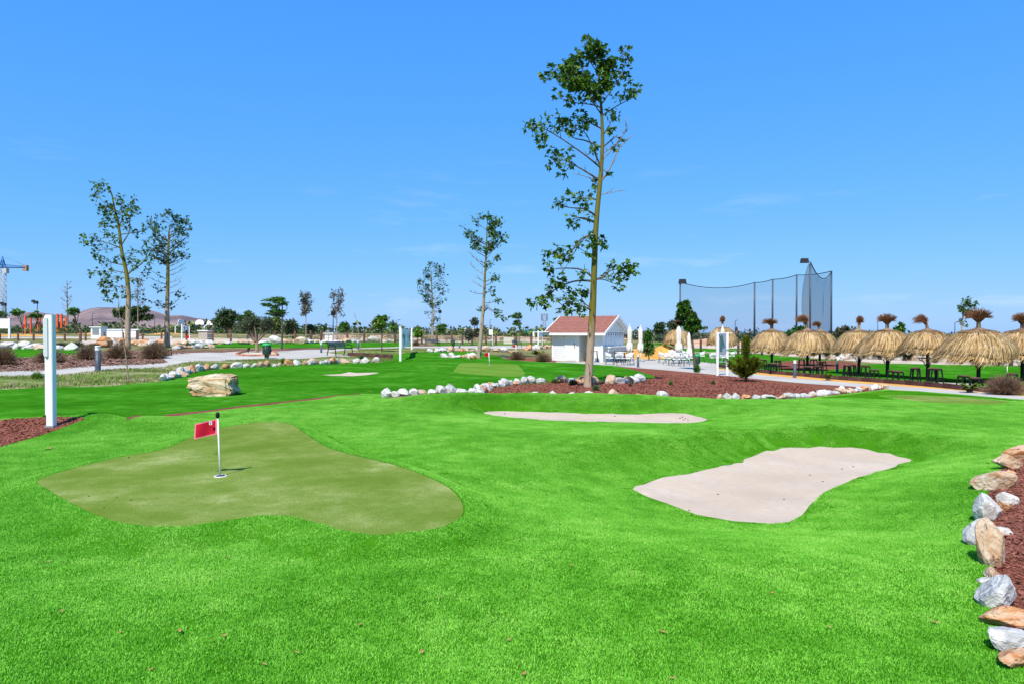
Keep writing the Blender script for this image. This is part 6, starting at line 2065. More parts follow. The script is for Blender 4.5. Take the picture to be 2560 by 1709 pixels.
# ------------------------------------------------------------------ straw parasols
def straw_parasol(cx, d, tuft_top, cap_top, cap_y, brim_y, half, capw, lab, seed, bend=0.0, wind=.35, tall=False, base_y=None, tuft=1.0, n=2600, tw=1.0):
    b = B(cx, d)
    k = d / FPX
    rng = np.random.default_rng(seed)
    rr = random.Random(seed)
    t = thing('straw_parasol', lab, 'straw parasol', b, 0, 'straw parasols on the lawn')
    Z = lambda y: zpx(y, d) - b.z
    zc, zb, zk = Z(cap_y), Z(brim_y - (5 if half > 70 else 0)), Z(cap_top)
    Rb, Rc = half * k, capw * k
    MB().tube(curve([(0, 0, -.1), (.02, 0, zb * .5), (0, 0, zc)], 4), [.08] * 9, 12).build('post', M['wood_dark'], t)
    # under-dome so that no light shows through the straw
    prof = [(Rc * .5, zc + .02), (Rc * .9, zc - .01), (Rc + (Rb - Rc) * .38, zc + (zb - zc) * .30), (Rc + (Rb - Rc) * .66, zc + (zb - zc) * .58), (Rb * .82, zc + (zb - zc) * .86)]
    MB().lathe(prof, 30).build('under_dome', M['thatch_grey'], t)
    # straw: thousands of strands draped over the dome and hanging at the brim
    m = n
    a = rng.uniform(0, 2 * np.pi, m)
    u0 = rng.uniform(0, .62, m) ** .9
    u1 = np.minimum(u0 + rng.uniform(.3, .6, m), rng.uniform(.86, 1.08, m))
    sag = 1 + .07 * np.sin(a * 3 + seed) + .05 * np.sin(a * 7 + seed * 2)
    def pos(u, a, lift):
        r = Rc * .8 + (Rb - Rc * .8) * (.55 * u + .45 * np.sin(np.clip(u, 0, 1) * np.pi / 2))
        z = zc + (zb - zc) * (u ** 1.42) * np.where(u > .5, sag, 1)
        wx = -wind * .5 * (u ** 4) * (Rb * .5)
        return np.column_stack([np.cos(a) * r + wx + lift * np.cos(a), np.sin(a) * r + lift * np.sin(a), z + lift])
    lift = rng.uniform(.0, .11, m)
    st = []
    da = rng.normal(0, .055, m) - wind * .05 * np.sin(a)
    for q in range(4):
        u = u0 + (u1 - u0) * q / 3
        st.append(pos(u, a + da * q / 3, lift + .02 * np.sin(q)))
    tan = np.column_stack([-np.sin(a), np.cos(a), np.zeros(m)])
    w = rng.uniform(.007, .018, m)[:, None] * max(1, d / 34)
    V = np.stack([st[0] - tan * w * .5, st[0] + tan * w * .5, st[1] - tan * w, st[1] + tan * w, st[2] - tan * w * .8, st[2] + tan * w * .8, st[3]], 1).reshape(-1, 3)
    kk = np.arange(m)[:, None] * 7
    F = np.concatenate([kk + [0, 1, 3], kk + [0, 3, 2], kk + [2, 3, 5], kk + [2, 5, 4], kk + [4, 5, 6]], 0)
    o = link('thatch', fastmesh('thatch', V, F, [M['thatch'], M['thatch_pale'], M['thatch_dark'], M['thatch_grey']], np.tile(rng.choice(4, m, p=[.46, .18, .27, .09]), 5)), t)
    o['kind'] = 'stuff'
    # hanging fringe, ragged by the wind
    m = n // 3
    a = rng.uniform(0, 2 * np.pi, m)
    sag = 1 + .07 * np.sin(a * 3 + seed) + .05 * np.sin(a * 7 + seed * 2)
    p0 = pos(np.full(m, .93), a, rng.uniform(-.02, .04, m))
    ln = rng.uniform(.10, .42, m) * (Rb / 2) * (1 + .45 * np.sin(a * 2 + seed) + .3 * np.sin(a * 9 + seed))
    out = rng.normal(.04, .09, m)
    p1 = p0 + np.column_stack([np.cos(a) * out - wind * ln * .35, np.sin(a) * out, -ln * .55])
    p2 = p0 + np.column_stack([np.cos(a) * out * 1.5 - wind * ln * 1.05, np.sin(a) * out * 1.5, -ln * rng.uniform(.8, 1, m)])
    tan = np.column_stack([-np.sin(a), np.cos(a), np.zeros(m)])
    w = rng.uniform(.008, .02, m)[:, None] * max(1, d / 34)
    V = np.stack([p0 - tan * w, p0 + tan * w, p1 - tan * w * .8, p1 + tan * w * .8, p2], 1).reshape(-1, 3)
    kk = np.arange(m)[:, None] * 5
    F = np.concatenate([kk + [0, 1, 3], kk + [0, 3, 2], kk + [2, 3, 4]], 0)
    link('fringe', fastmesh('fringe', V, F, [M['thatch'], M['thatch_pale'], M['thatch_dark']], np.tile(rng.choice(3, m, p=[.48, .17, .35]), 3)), t)['kind'] = 'stuff'
    # cap: a flared cone of grey straw with a bound rim
    zc += .07
    prof = [(Rc * 1.0, zc - .04), (Rc * 1.06, zc + .03), (Rc * .62, zc + (zk - zc) * .36), (Rc * .3, zc + (zk - zc) * .68), (.10 * tw, zk)]
    MB().lathe(prof, 26).build('cap', M['thatch_grey'], t)
    rim = [(Rc * 1.07 * math.cos(i * math.pi / 13), Rc * 1.07 * math.sin(i * math.pi / 13), zc - .005) for i in range(27)]
    MB().tube(rim, .042, 6).build('cap_rim', M['thatch_dark'], t)
    mb = MB()
    for i in range(150):
        a_ = rr.uniform(0, 6.283)
        c, s = math.cos(a_), math.sin(a_)
        mb.strand([(c * .1 * tw, s * .1 * tw, zk + .02), (c * Rc * .45, s * Rc * .45, zc + (zk - zc) * .53 + .03), (c * Rc * 1.04, s * Rc * 1.04, zc + .05 + rr.uniform(-.02, .03))], .02, .03, 0, (-s, c, 0))
    mb.build('cap_straw', M['thatch_grey'], t)['kind'] = 'stuff'
    # tuft on top
    ht = Z(tuft_top) - zk
    mb = MB()
    MB().tube(curve([(0, 0, zk - .05), (bend * .2, 0, zk + ht * .3), (bend * .45, 0, zk + ht * .55)], 4), [.11 * tw, .10 * tw, .09 * tw, .085 * tw, .08 * tw, .075 * tw, .075 * tw, .07 * tw, .06 * tw], 10).build('tuft_stem', M['thatch_grey'], t)
    for i in range(520):
        a_ = rr.uniform(0, 6.283)
        e = rr.uniform(0, 1) ** .6
        sp = .30 * tuft * e * ht / .6
        bx = bend * (.55 + .75 * rr.random())
        p0 = Vector((bend * .25 + math.cos(a_) * .06, math.sin(a_) * .06, zk + ht * .3))
        p1 = Vector((bend * .55 + math.cos(a_) * sp * .55, math.sin(a_) * sp * .55, zk + ht * .55))
        dz = (ht * (1.02 - .22 * e * e) - abs(bend) * .3 * rr.random()) * rr.uniform(.58, 1.05)
        p2 = Vector((bx + math.cos(a_) * sp * 1.1, math.sin(a_) * sp * 1.1, zk + dz))
        p3 = p2 + Vector((math.cos(a_) * .05 + bend * .3, math.sin(a_) * .05, .05 - .04 * e - abs(bend) * .3))
        mb.strand([p0, p1, p2, p3], .026 * max(1, d / 40), .006)
    mb.build('tuft', M['tuft'], t)['kind'] = 'stuff'
    return t, b

def post_table(b, lab):
    t = thing('post_table', lab, 'table', (b.x, b.y, b.z), 0, 'bar tables around the parasol posts')
    mb = MB()
    mb.lathe([(.12, 1.03), (.46, 1.03), (.47, 1.015), (.46, 1.0), (.12, 1.0), (.12, 1.03)], 24)
    mb.build('tabletop', M['blue_top'], t)
    for i in range(4):
        a = i * math.pi / 2 + .4
        c, s = math.cos(a), math.sin(a)
        MB().tube(curve([(c * .115, s * .115, .66), (c * .16, s * .16, .72), (c * .22, s * .22, .84), (c * .38, s * .38, .9), (c * .4, s * .4, .985)], 3), .013, 6).build('bracket', M['dark'], t)
    return t
PAR = [  # cx, d, tuft_top, cap_top, cap_y, brim, half, capw, bend, wind, tuft, label, table label
    (1694, 66, 800, 822, 827, 860, 35, 12, 0, .1, .6, 'far straw parasol behind the pair of closed parasols', None),
    (1806, 64, 791, 818, 822, 862, 37, 15, 0, .1, .45, 'far straw parasol with a narrow tuft behind the map sign', None),
    (1929, 45, 796, 822, 833, 876, 48, 23, -.1, .5, 1.3, 'straw parasol with a windblown double tuft right of the conifer', 'bar table under the straw parasol nearest the conifer'),
    (2018, 41, 786, 822, 833, 882, 56, 24, -.28, .5, .7, 'front straw parasol of the overlapping pair with its tuft bent over', 'bar table under the front of the paired straw parasols'),
    (2049, 47, 803, 824, 835, 884, 46, 19, -.18, .4, .8, 'rear straw parasol of the overlapping pair', None),
    (2147, 37.5, 790, 823, 834, 879, 54, 25, .05, .5, .45, 'straw parasol with a slim upright tuft', 'bar table under the slim tufted straw parasol'),
    (2218, 35, 786, 822, 833, 886, 66, 27, -.02, .8, 1.15, 'straw parasol with a bushy split tuft', 'bar table under the bushy split tufted straw parasol'),
    (2319, 33, 786, 822, 835, 880, 57, 28, -.32, .5, .6, 'straw parasol with a tuft swept to one side', 'bar table under the side swept straw parasol'),
    (2446, 30.5, 773, 820, 835, 902, 88, 40, 0, .6, 1.2, 'largest straw parasol with an upright fan shaped tuft', 'bar table under the largest straw parasol'),
    (2556, 31.5, 784, 822, 835, 896, 72, 34, -.05, .5, 1.0, 'straw parasol cut off by the right edge of the picture', 'bar table at the right edge of the picture')]
PB = []
for i, (cx, d, tt, ct, cy, br, hf, cw, bend, wd, tf, lab, tl) in enumerate(PAR):
    t, b = straw_parasol(cx, d, tt, ct, cy, br, hf, cw, lab, 300 + i, bend, wd, tuft=tf, n=4600 if d < 50 else 2200, tw=.8 if tf < .7 else 1.0)
    PB.append(b)
    if tl:
        post_table(b, tl)

def frame_stool(px, py, top, lab, low):
    g = G(px, py)
    k = g.y / FPX
    make_metal_stool(lab, g, R.uniform(0, 1.5), max(.45, (py - top) * k * 1.2), .175 if not low else .185)
def make_metal_stool(lab, loc, rz, hgt, s):
    t = thing('metal_stool', lab, 'stool', loc, rz, 'black metal stools under the straw parasols')
    MB().box((0, 0, hgt - .02), (s * 1.6, s * 1.6, .035), 0, 0, .95).build('seat', M['seat_wood'], t)
    MB().box((0, 0, hgt - .065), (s * 1.5, s * 1.5, .05)).build('apron', M['black'], t)
    for (sx, sy) in ((1, 1), (1, -1), (-1, 1), (-1, -1)):
        MB().tube([(sx * s * .66, sy * s * .66, hgt - .06), (sx * s * .98, sy * s * .98, 0)], [.04, .026], 4, 0, False).build('leg', M['black'], t)
    if hgt > .55:
        q = s * .9
        z = hgt * .3
        mb = MB()
        for a, b_ in (((q, q), (q, -q)), ((q, -q), (-q, -q)), ((-q, -q), (-q, q)), ((-q, q), (q, q))):
            mb.tube([(*a, z), (*b_, z)], .014, 6)
        mb.build('foot_rail', M['black'], t)
for a in [(1908, 928, 902, 'tall stool left of the post under the conifer side parasol', 0), (1924, 931, 910, 'stool at the post under the conifer side parasol', 0), (1944, 930, 904, 'tall stool right of the post under the conifer side parasol', 0), (1934, 934, 911, 'low stool in front of the conifer side parasol', 1),
          (2004, 930, 901, 'tall stool at the rear under the paired parasols', 0), (2018, 937, 918, 'low wide stool in front of the paired parasols', 1), (2034, 930, 902, 'tall stool between the paired parasol posts', 0), (2044, 938, 917, 'low stool right of the paired parasol posts', 1), (2056, 934, 907, 'tall stool at the outer side of the paired parasols', 0),
          (2118, 945, 916, 'tall stool left of the slim tufted parasol post', 0), (2130, 944, 915, 'tall stool touching the slim tufted parasol post', 0), (2164, 947, 918, 'tall stool right of the slim tufted parasol post', 0), (2185, 951, 927, 'low stool left of the bushy tufted parasol post', 1),
          (2232, 953, 929, 'low stool right of the bushy tufted parasol post', 1), (2246, 956, 931, 'low stool further right of the bushy tufted parasol', 1), (2288, 959, 924, 'tall stool left of the side swept parasol post', 0), (2330, 960, 925, 'tall stool right of the side swept parasol post', 0), (2342, 962, 926, 'tall stool outermost beside the side swept parasol', 0),
          (2409, 969, 942, 'low stool left of the largest straw parasol post', 1), (2440, 973, 947, 'low stool in front of the largest straw parasol post', 1), (2530, 965, 937, 'low stool behind the reddish brown bush', 1)]:
    frame_stool(*a)
# ------------------------------------------------------------------ the far background
def hill_mesh():
    prof = [(-900, 800), (-500, 796), (-200, 792), (0, 789), (40, 784), (65, 779), (100, 779), (139, 785), (170, 787), (195, 782), (208, 774), (228, 769), (245, 766.5), (282, 767), (330, 768), (368, 771), (397, 779), (412, 784), (425, 787), (440, 786.5), (455, 786), (488, 793), (532, 798), (570, 804), (620, 815), (680, 826), (740, 833), (800, 836)]
    X = np.array([p[0] for p in prof])
    Y = np.array([p[1] for p in prof])
    d0 = 2600.0
    nx, ny = 260, 60
    V = []
    rng = np.random.default_rng(2)
    ph = rng.uniform(0, 6, 12)
    for j in range(ny):
        v = j / (ny - 1)
        for i in range(nx):
            px = -900 + 1700 * i / (nx - 1)
            x = (px - CX) / FPX * d0
            top = np.interp(px, X, Y)
            hgt = max(0, (HOR - top) / FPX * d0 + 2)
            y = d0 - 700 + 1400 * v
            prof_v = max(0, 1 - abs((v - .5) / .5)) ** .8
            n = sum(math.sin(x * .006 * (1.6 ** q) + ph[q] + v * 7 * (1.3 ** q)) / (1.5 ** q) for q in range(6))
            z = hgt * prof_v * (1 + .10 * n * (1 - prof_v) * 1.5)
            V.append((x * (y / d0), y, z - 3))
    F = [(j * nx + i, j * nx + i + 1, (j + 1) * nx + i + 1, (j + 1) * nx + i) for j in range(ny - 1) for i in range(nx - 1)]
    setting(link('hills', fastmesh('hills', V, F, M['hill'], None, False)))
hill_mesh()

# far scrub that reads as one dark band of bushes along the horizon
def scrub_band(name, px0, px1, d0, d1, n, seed, hmin, hmax, mats, mix):
    rng = np.random.default_rng(seed)
    lv = Leaves(seed)
    for i in range(n):
        d = rng.uniform(d0, d1)
        px = rng.uniform(px0, px1)
        b = B(px, d)
        h = rng.uniform(hmin, hmax) * (.5 + rng.random())
        for q in range(3):
            lv.clump((b.x + rng.normal(0, h * .5), b.y + rng.normal(0, h * .3), b.z + h * .4), h * .55, 16, h * .4, .1, (1.3, 1, .8))
    setting(link(name, lv.mesh(name, mats, False, .7, mix)), 'stuff')
scrub_band('far_scrub', -60, 1400, 150, 190, 330, 141, .8, 2.4, [M['lf_olive'], M['lf_dark'], M['lf_yel']], [.5, .3, .2])
scrub_band('far_scrub', 1560, 2700, 120, 190, 260, 142, .7, 2.0, [M['lf_olive'], M['lf_dark'], M['lf_dead']], [.45, .3, .25])
scrub_band('far_scrub', 700, 1400, 100, 125, 70, 143, .5, 1.1, [M['lf_olive'], M['lf_yel'], M['lf_dead']], [.45, .3, .25])
scrub_band('far_scrub', -60, 700, 128, 150, 80, 144, .7, 1.6, [M['lf_olive'], M['lf_yel'], M['lf_dark']], [.45, .25, .3])

# mounds of earth
def mound(name, px, d, w, h, mt, seed, ry=.6):
    b = B(px, d)
    k = d / FPX
    rng = random.Random(seed)
    n, m = 28, 9
    V, F = [], []
    for j in range(m):
        u = j / (m - 1)
        for i in range(n):
            a = 2 * math.pi * i / n
            r = (1 - u) * (1 + .08 * math.sin(a * 3 + seed) + .05 * math.sin(a * 7))
            V.append((math.cos(a) * r * w * k / 2, math.sin(a) * r * w * k / 2 * ry, h * k * (1 - (1 - u) ** 1.7) * (1 + rng.uniform(-.04, .04)) - .05))
    for j in range(m - 1):
        for i in range(n):
            F.append((j * n + i, j * n + (i + 1) % n, (j + 1) * n + (i + 1) % n, (j + 1) * n + i))
    mb = MB()
    mb.add(V, F, 0, True)
    o = mb.build(name, M[mt], None, (b.x, b.y, b.z))
    setting(o)
mound('gravel_mound', 1660, 66, 92, 24, 'ochre', 3)
mound('earth_bank', 1790, 112, 190, 18, 'pink_soil', 5, .4)
mound('earth_bank', 1480, 130, 190, 14, 'pink_soil', 6, .4)
mound('earth_bank', 1990, 115, 150, 16, 'pink_soil', 8, .4)
mound('earth_bank', 40, 120, 260, 4, 'ochre', 9, .25)
mound('earth_bank', 330, 128, 300, 9, 'ochre', 10, .25)

# netting on tall poles
def netmat(name, f, c):
    m = bpy.data.materials.new(name)
    m.use_nodes = True
    nt = m.node_tree
    b = nt.nodes['Principled BSDF']
    b.inputs['Base Color'].default_value = (*c, 1)
    b.inputs['Roughness'].default_value = .8
    tr = nt.nodes.new('ShaderNodeBsdfTransparent')
    mx = nt.nodes.new('ShaderNodeMixShader')
    mx.inputs[0].default_value = f
    nt.links.new(tr.outputs[0], mx.inputs[1])
    nt.links.new(b.outputs[0], mx.inputs[2])
    nt.links.new(mx.outputs[0], nt.nodes['Material Output'].inputs['Surface'])
    return m
def driving_net():
    D0 = 150.0
    b = B(1700, D0)
    t = thing('golf_net', 'tall dark golf net hung on high poles behind the straw parasols', 'net', b)
    P = [(1700, 706, 150), (1886, 706.5, 156), (1931, 698.5, 152), (1991, 687.5, 146), (2078, 678, 138), (2025, 655, 112)]
    tops = []
    for (px, top, d) in P:
        q = B(px, d) - b
        zt = zpx(top, d) - b.z
        tops.append((q, zt, d))
        MB().tube([(q.x, q.y, q.z - .3), (q.x, q.y, zt)], [.22 * d / 150, .16 * d / 150], 10).build('pole', M['slate'], t)
    nm = netmat('net_mesh', .2, (.05, .07, .10))
    nd = netmat('net_mesh_folded', .5, (.06, .11, .18))
    def panel(i, j, sag, m_, name='net_panel', dens=12, fold=0.0):
        (a, za, _), (c, zc, _) = tops[i], tops[j]
        mb = MB()
        cab = []
        n = 24
        V = []
        for s in range(n + 1):
            u = s / n
            p = a.lerp(c, u)
            sg = sag * 4 * u * (1 - u)
            z1 = za + (zc - za) * u - sg
            cab.append((p.x, p.y, z1))
            wob = fold * math.sin(u * 17) * u * (1 - u) * 4
            for r in range(dens + 1):
                v = r / dens
                V.append((p.x + wob * math.sin(v * 3.1), p.y + wob * math.sin(v * 2.6 + 1), p.z - .2 + (z1 - p.z) * v))
        F = [(s * (dens + 1) + r, (s + 1) * (dens + 1) + r, (s + 1) * (dens + 1) + r + 1, s * (dens + 1) + r + 1) for s in range(n) for r in range(dens)]
        mb.add(V, F, 0, True)
        mb.build(name, m_, t)
        MB().tube(cab, .09, 6).build('cable', M['dark'], t)
    panel(0, 1, 1.25, nm)
    panel(1, 2, .2, nm)
    panel(2, 3, .25, nm)
    panel(3, 4, .3, nm)
    panel(5, 4, 2.1, nd, fold=.5)
    # gathered net beside the front pole
    (q, zt, d) = tops[5]
    mb = MB()
    n = 20
    V = []
    for r in range(n + 1):
        v = r / n
        w = (.25 + 1.3 * math.sin(v * math.pi) ** .8) * (1 if v < .97 else .3)
        z = zt * .98 - (zt - q.z) * v
        for s in range(5):
            V.append((q.x - w * s / 4, q.y + .3 * math.sin(s * 2.2 + v * 4), z))
    mb.add(V, [(r * 5 + s, r * 5 + s + 1, (r + 1) * 5 + s + 1, (r + 1) * 5 + s) for r in range(n) for s in range(4)], 0, True)
    mb.build('gathered_net', netmat('net_mesh_gathered', .55, (.05, .06, .08)), t)
    for i in (0, 5):
        q, zt, d = tops[i]
        f = d / 150
        MB().box((q.x + .5 * f * (-2.6 if i == 5 else 1), q.y, zt + .2), (1.7 * f, .7, 1.0 * f), 0, 0, .8).build('floodlight', M['dark'], t)
driving_net()

# crane
def crane():
    d = 420.0
    b = B(8, d)
    k = d / FPX
    t = thing('tower_crane', 'blue and grey lattice tower crane at the left edge of the sky', 'crane', b)
    zt, zj, zp = zpx(671, d) - b.z, zpx(666, d) - b.z, zpx(641, d) - b.z
    w = 5 * k
    mb = MB()
    for sx in (-1, 1):
        for sy in (-1, 1):
            mb.tube([(sx * w, sy * w, 0), (sx * w, sy * w, zt)], .22, 5)
    n = 22
    for i in range(n):
        z0, z1 = zt * i / n, zt * (i + 1) / n
        for s in (-1, 1):
            a = 1 if i % 2 else -1
            mb.tube([(-w * a, s * w, z0), (w * a, s * w, z1)], .15, 4)
            mb.tube([(s * w, -w * a, z0), (s * w, w * a, z1)], .15, 4)
            mb.tube([(-w, s * w, z0), (w, s * w, z0)], .12, 4)
    mb.build('mast', M['crane_grey'], t)
    mb = MB()
    for sx in (-1, 1):
        for sy in (-1, 1):
            mb.tube([(sx * w, sy * w, zt), (0, 0, zp)], .35, 5)
    for q in (.3, .55, .8):
        z = zt + (zp - zt) * q
        s_ = w * (1 - q)
        for s in (-1, 1):
            mb.tube([(-s_, s * s_, z), (s_, s * s_, z)], .2, 4)
            mb.tube([(s * s_, -s_, z), (s * s_, s_, z)], .2, 4)
    mb.build('tower_head', M['crane_blue'], t)
    xe = 60 * k
    mb = MB()
    for s in (-1, 1):
        mb.tube([(0, s * 1.0, zj - .6), (xe, s * 1.0, zj - .8)], .35, 5)
        mb.tube([(0, s * 1.0, zj + 1.2), (xe, s * 1.0, zj - .2)], .15, 5)
        for i in range(10):
            mb.tube([(xe * i / 10, s, zj - .6), (xe * (i + 1) / 10, s, zj + 1.0 - 1.1 * (i + 1) / 10)], .12, 4)
    mb.build('counter_jib', M['crane_blue'], t)
    MB().tube([(0, 0, zp), (xe * .95, 0, zj + .4)], .1, 4).build('tie_cable', M['greymetal'], t)
    MB().box((xe * .96, 0, zpx(670.5, d) - b.z), (10 * k, 2.2, 14 * k)).build('counterweight', M['crane_block'], t)
    mb = MB()
    for s in (-1, 1):
        mb.tube([(0, s, zj - .6), (-40 * k * 3, s, zj - .4)], .35, 5)
    mb.build('jib', M['crane_blue'], t)
    MB().box((w * 1.6, 0, zt - 1.5), (2.4, 2.4, 3)).build('cab', M['crane_grey'], t)
crane()

# orange exercise frames
def frame_thing(lab, d, posts, bars, ladder=None):
    b = B(posts[0][0], d)
    k = d / FPX
    t = thing('exercise_frame', lab, 'exercise frame', b, 0, 'orange exercise frames')
    for (px, top, w, dy) in posts:
        q = B(px, d + dy) - b
        zt = zpx(top, d + dy) - b.z
        MB().box((q.x, q.y, (q.z + zt) / 2 - .1), (w * k, w * k, zt - q.z + .2)).build('post', M['orange'], t)
    for (x0, x1, y, r) in bars:
        MB().tube([((x0 - posts[0][0]) * k, 0, zpx(y, d) - b.z), ((x1 - posts[0][0]) * k, 0, zpx(y, d) - b.z)], r, 6).build('bar', M['dark'], t)
    if ladder:
        x0, x1, y0, y1, n = ladder
        for i in range(n):
            y = y0 + (y1 - y0) * i / (n - 1)
            MB().tube([((x0 - posts[0][0]) * k, 0, zpx(y, d) - b.z), ((x1 - posts[0][0]) * k, 0, zpx(y, d) - b.z)], .05, 6).build('rung', M['dark'], t)
frame_thing('orange pull up frame farthest left beside the white board', 142, [(58, 811, 3, 0), (64, 790, 3.6, 1), (77, 793, 3.4, 0), (95, 812, 2.6, 0), (100, 791, 3.6, 1), (111, 793, 3, 0)], [(64, 77, 793.5, .12), (77, 100, 793.5, .12), (100, 111, 793.5, .12), (58, 64, 815, .1)])
frame_thing('orange ladder frame between tall sign and bare thin tree', 142, [(144, 785, 4, 0), (154, 785, 4, 0), (165, 793, 3, 0), (130, 793, 3, 0)], [(130, 144, 794, .12), (154, 165, 794, .12)], (144, 154, 790, 826, 9))

# small buildings, walls
def building(name, lab, px0, px1, y0, y1, d, depth, mt, cat='building', gable=0.0, opening=None, cap=True, roofm=None, grp=None):
    b = B((px0 + px1) / 2, d)
    k = d / FPX
    t = thing(name, lab, cat, b, 0, grp)
    w = (px1 - px0) * k
    zt = zpx(y0, d) - b.z
    zb = min(0, zpx(y1, d) - b.z) - .2
    MB().box((0, depth / 2, (zt + zb) / 2), (w, depth, zt - zb)).build('wall', M[mt], t)
    if cap:
        MB().box((0, depth / 2, zt + .08), (w + .3, depth + .3, .14)).build('roof', M[roofm or mt], t)
    if gable:
        mb = MB()
        V = [(-w / 2 - .2, -.2, zt + .01), (w / 2 + .2, -.2, zt + .01), (w / 2 + .2, depth + .2, zt + .01), (-w / 2 - .2, depth + .2, zt + .01), (-w / 2 - .2, depth / 2, zt + gable), (w / 2 + .2, depth / 2, zt + gable)]
        mb.add(V, [(0, 1, 5, 4), (2, 3, 4, 5), (1, 2, 5), (3, 0, 4), (0, 3, 2, 1)])
        mb.build('roof', M[roofm or mt], t)
    for (a, c, zz0, zz1) in opening or []:
        MB().box((w * (a + c) / 2, -.02, zb + (zt - zb) * (zz0 + zz1) / 2), (w * (c - a), .08, (zt - zb) * (zz1 - zz0))).build('panel', M['greymetal'], t)
    return t
building('utility_box', 'white utility box left of the forked tall tree', 227, 252, 819, 840, 108, 1.6, 'white', 'utility box', 0, [(-.32, .32, .45, .9)], roofm='white')
building('garden_wall', 'long low white wall behind the forked tall tree', 254, 345, 825, 837, 118, .4, 'white', 'wall')
building('garden_wall', 'short pale wall left of the hut beyond the bench', 1259, 1284, 843, 853, 95, .4, 'fabric', 'wall', cap=False)
building('block_shed', 'grey block store below the middle basketball board', 496, 518, 828, 848, 104, 2.0, 'grey_block', 'shed', roofm='white')
building('low_house', 'low pale flat roofed building behind the stone edged trunk', 1161, 1222, 823, 838, 170, 7, 'box_pale', 'building', 0, [(-.3, -.18, .2, .7), (.0, .1, .2, .7), (.34, .49, .0, .95)])
building('farm_shed', 'green sheeted shed left of the hut', 1313, 1347, 834, 842, 170, 8, 'shed_green', 'shed', 1.0, roofm='shed_green')
building('farm_shed', 'dark green low shed just left of the hut wall', 1362, 1384, 834, 842, 168, 5, 'shed_green', 'shed', .3, roofm='shed_green')
building('utility_box', 'pair of small white cabinets beside the lamp post', 812, 831, 835, 851, 88, .8, 'white', 'cabinet', 0, [(-.02, .02, .0, .98)])
building('low_house', 'low white house at the far horizon under the horizon trees', 985, 1034, 829, 836, 210, 6, 'white', 'building', 0, [(-.3, -.2, .2, .8), (.1, .2, .2, .8)])
building('low_house', 'small pale far house between the closed parasols', 1582, 1594, 838, 848, 140, 5, 'box_pale', 'building', 0, [(-.2, .1, .2, .7)])

# basketball hoops
def hoop(px, d, y_board0, y_board1, wpx, lab, rz, y_base):
    b = B(px, d)
    k = d / FPX
    t = thing('basketball_hoop', lab, 'basketball hoop', b, rz, 'basketball hoops')
    z0, z1 = zpx(y_board1, d) - b.z, zpx(y_board0, d) - b.z
    w = wpx * k
    n = 12
    V = [(-w / 2, 0, z0), (w / 2, 0, z0)] + [(w / 2 * math.cos(math.pi * i / n), 0, z0 + (z1 - z0) * (.35 + .65 * math.sin(math.pi * i / n))) for i in range(n + 1)]
    m = len(V)
    mb = MB()
    mb.add(V + [(x, .08, z) for x, y, z in V], [tuple(range(m)), tuple(range(2 * m - 1, m - 1, -1))] + [(i, (i + 1) % m, m + (i + 1) % m, m + i) for i in range(m)])
    mb.build('backboard', M['white'], t)
    MB().tube(curve([(0, 1.3, -.2), (0, 1.3, z0 * .7), (0, .9, z0 * .95), (0, .1, z0 + .4)], 4), .11, 8).build('pole', M['white'], t)
    ring = [(.23 * math.cos(i * math.pi / 8), -.3 + .23 * math.sin(i * math.pi / 8), z0 + .12) for i in range(17)]
    MB().tube(ring, .03, 5).build('ring', M['orange'], t)
hoop(499, 132, 799, 812, 22, 'basketball hoop with its white board facing us', 0, 826)
hoop(453, 134, 798, 812, 22, 'basketball hoop seen edge on left of the facing one', 1.35, 826)
hoop(525, 138, 800, 813, 22, 'faint basketball hoop turned away right of the facing one', 2.6, 828)

# rope and net fences
def rope_fence(lab, posts, mt, ropes, grp=None, hgt=1.15, name='rope_fence', net=False):
    P = [B(px, d) for px, d in posts]
    t = thing(name, lab, 'fence', P[0], 0, grp)
    for i, p in enumerate(P):
        q = p - P[0]
        w = .13
        MB().lathe([(w, -.2), (w * .95, hgt * .94), (w * .6, hgt), (.001, hgt)], 8, 0, q).build('post', M[mt], t)
    for z in ropes:
        mb = MB()
        for i in range(len(P) - 1):
            a, b_ = P[i] - P[0], P[i + 1] - P[0]
            pts = []
            for s in range(7):
                u = s / 6
                p = a.lerp(b_, u)
                gz = h1(P[0].x + p.x, P[0].y + p.y) - P[0].z
                pts.append((p.x, p.y, gz * .5 + p.z * .5 + z - .12 * 4 * u * (1 - u) * (0 if net else 1)))
            mb.tube(pts, .028, 5)
        mb.build('rope', M['rope'], t)
    if net:
        nm = netmat('fence_net', .28, (.32, .24, .16))
        mb = MB()
        for i in range(len(P) - 1):
            a, b_ = P[i] - P[0], P[i + 1] - P[0]
            mb.add([(a.x, a.y, a.z), (b_.x, b_.y, b_.z), (b_.x, b_.y, b_.z + hgt * .9), (a.x, a.y, a.z + hgt * .9)], [(0, 1, 2, 3)])
        mb.build('mesh_panel', nm, t)
rope_fence('rope fence with short brown posts on the far left slope', [(0, 92), (45, 92), (84, 92), (123, 92), (162, 92), (214, 91), (261, 91), (308, 90), (357, 90), (404, 90), (466, 90)], 'rust', (.4, .95))
rope_fence('rope fence with brown posts between the hoops and the lamp post', [(466, 88), (532, 86), (577, 84), (632, 82), (688, 80), (738, 80), (777, 82), (803, 84)], 'rust', (.45, .95), hgt=1.4)
rope_fence('net fence with brown posts behind the far lawn up to the hut', [(803, 84), (868, 85), (910, 85), (987, 86), (1054, 87), (1092, 87), (1129, 88), (1156, 88), (1180, 88), (1215, 88), (1240, 88), (1290, 88), (1328, 88), (1380, 88)], 'rust', (.5, 1.05), hgt=1.25, net=True)
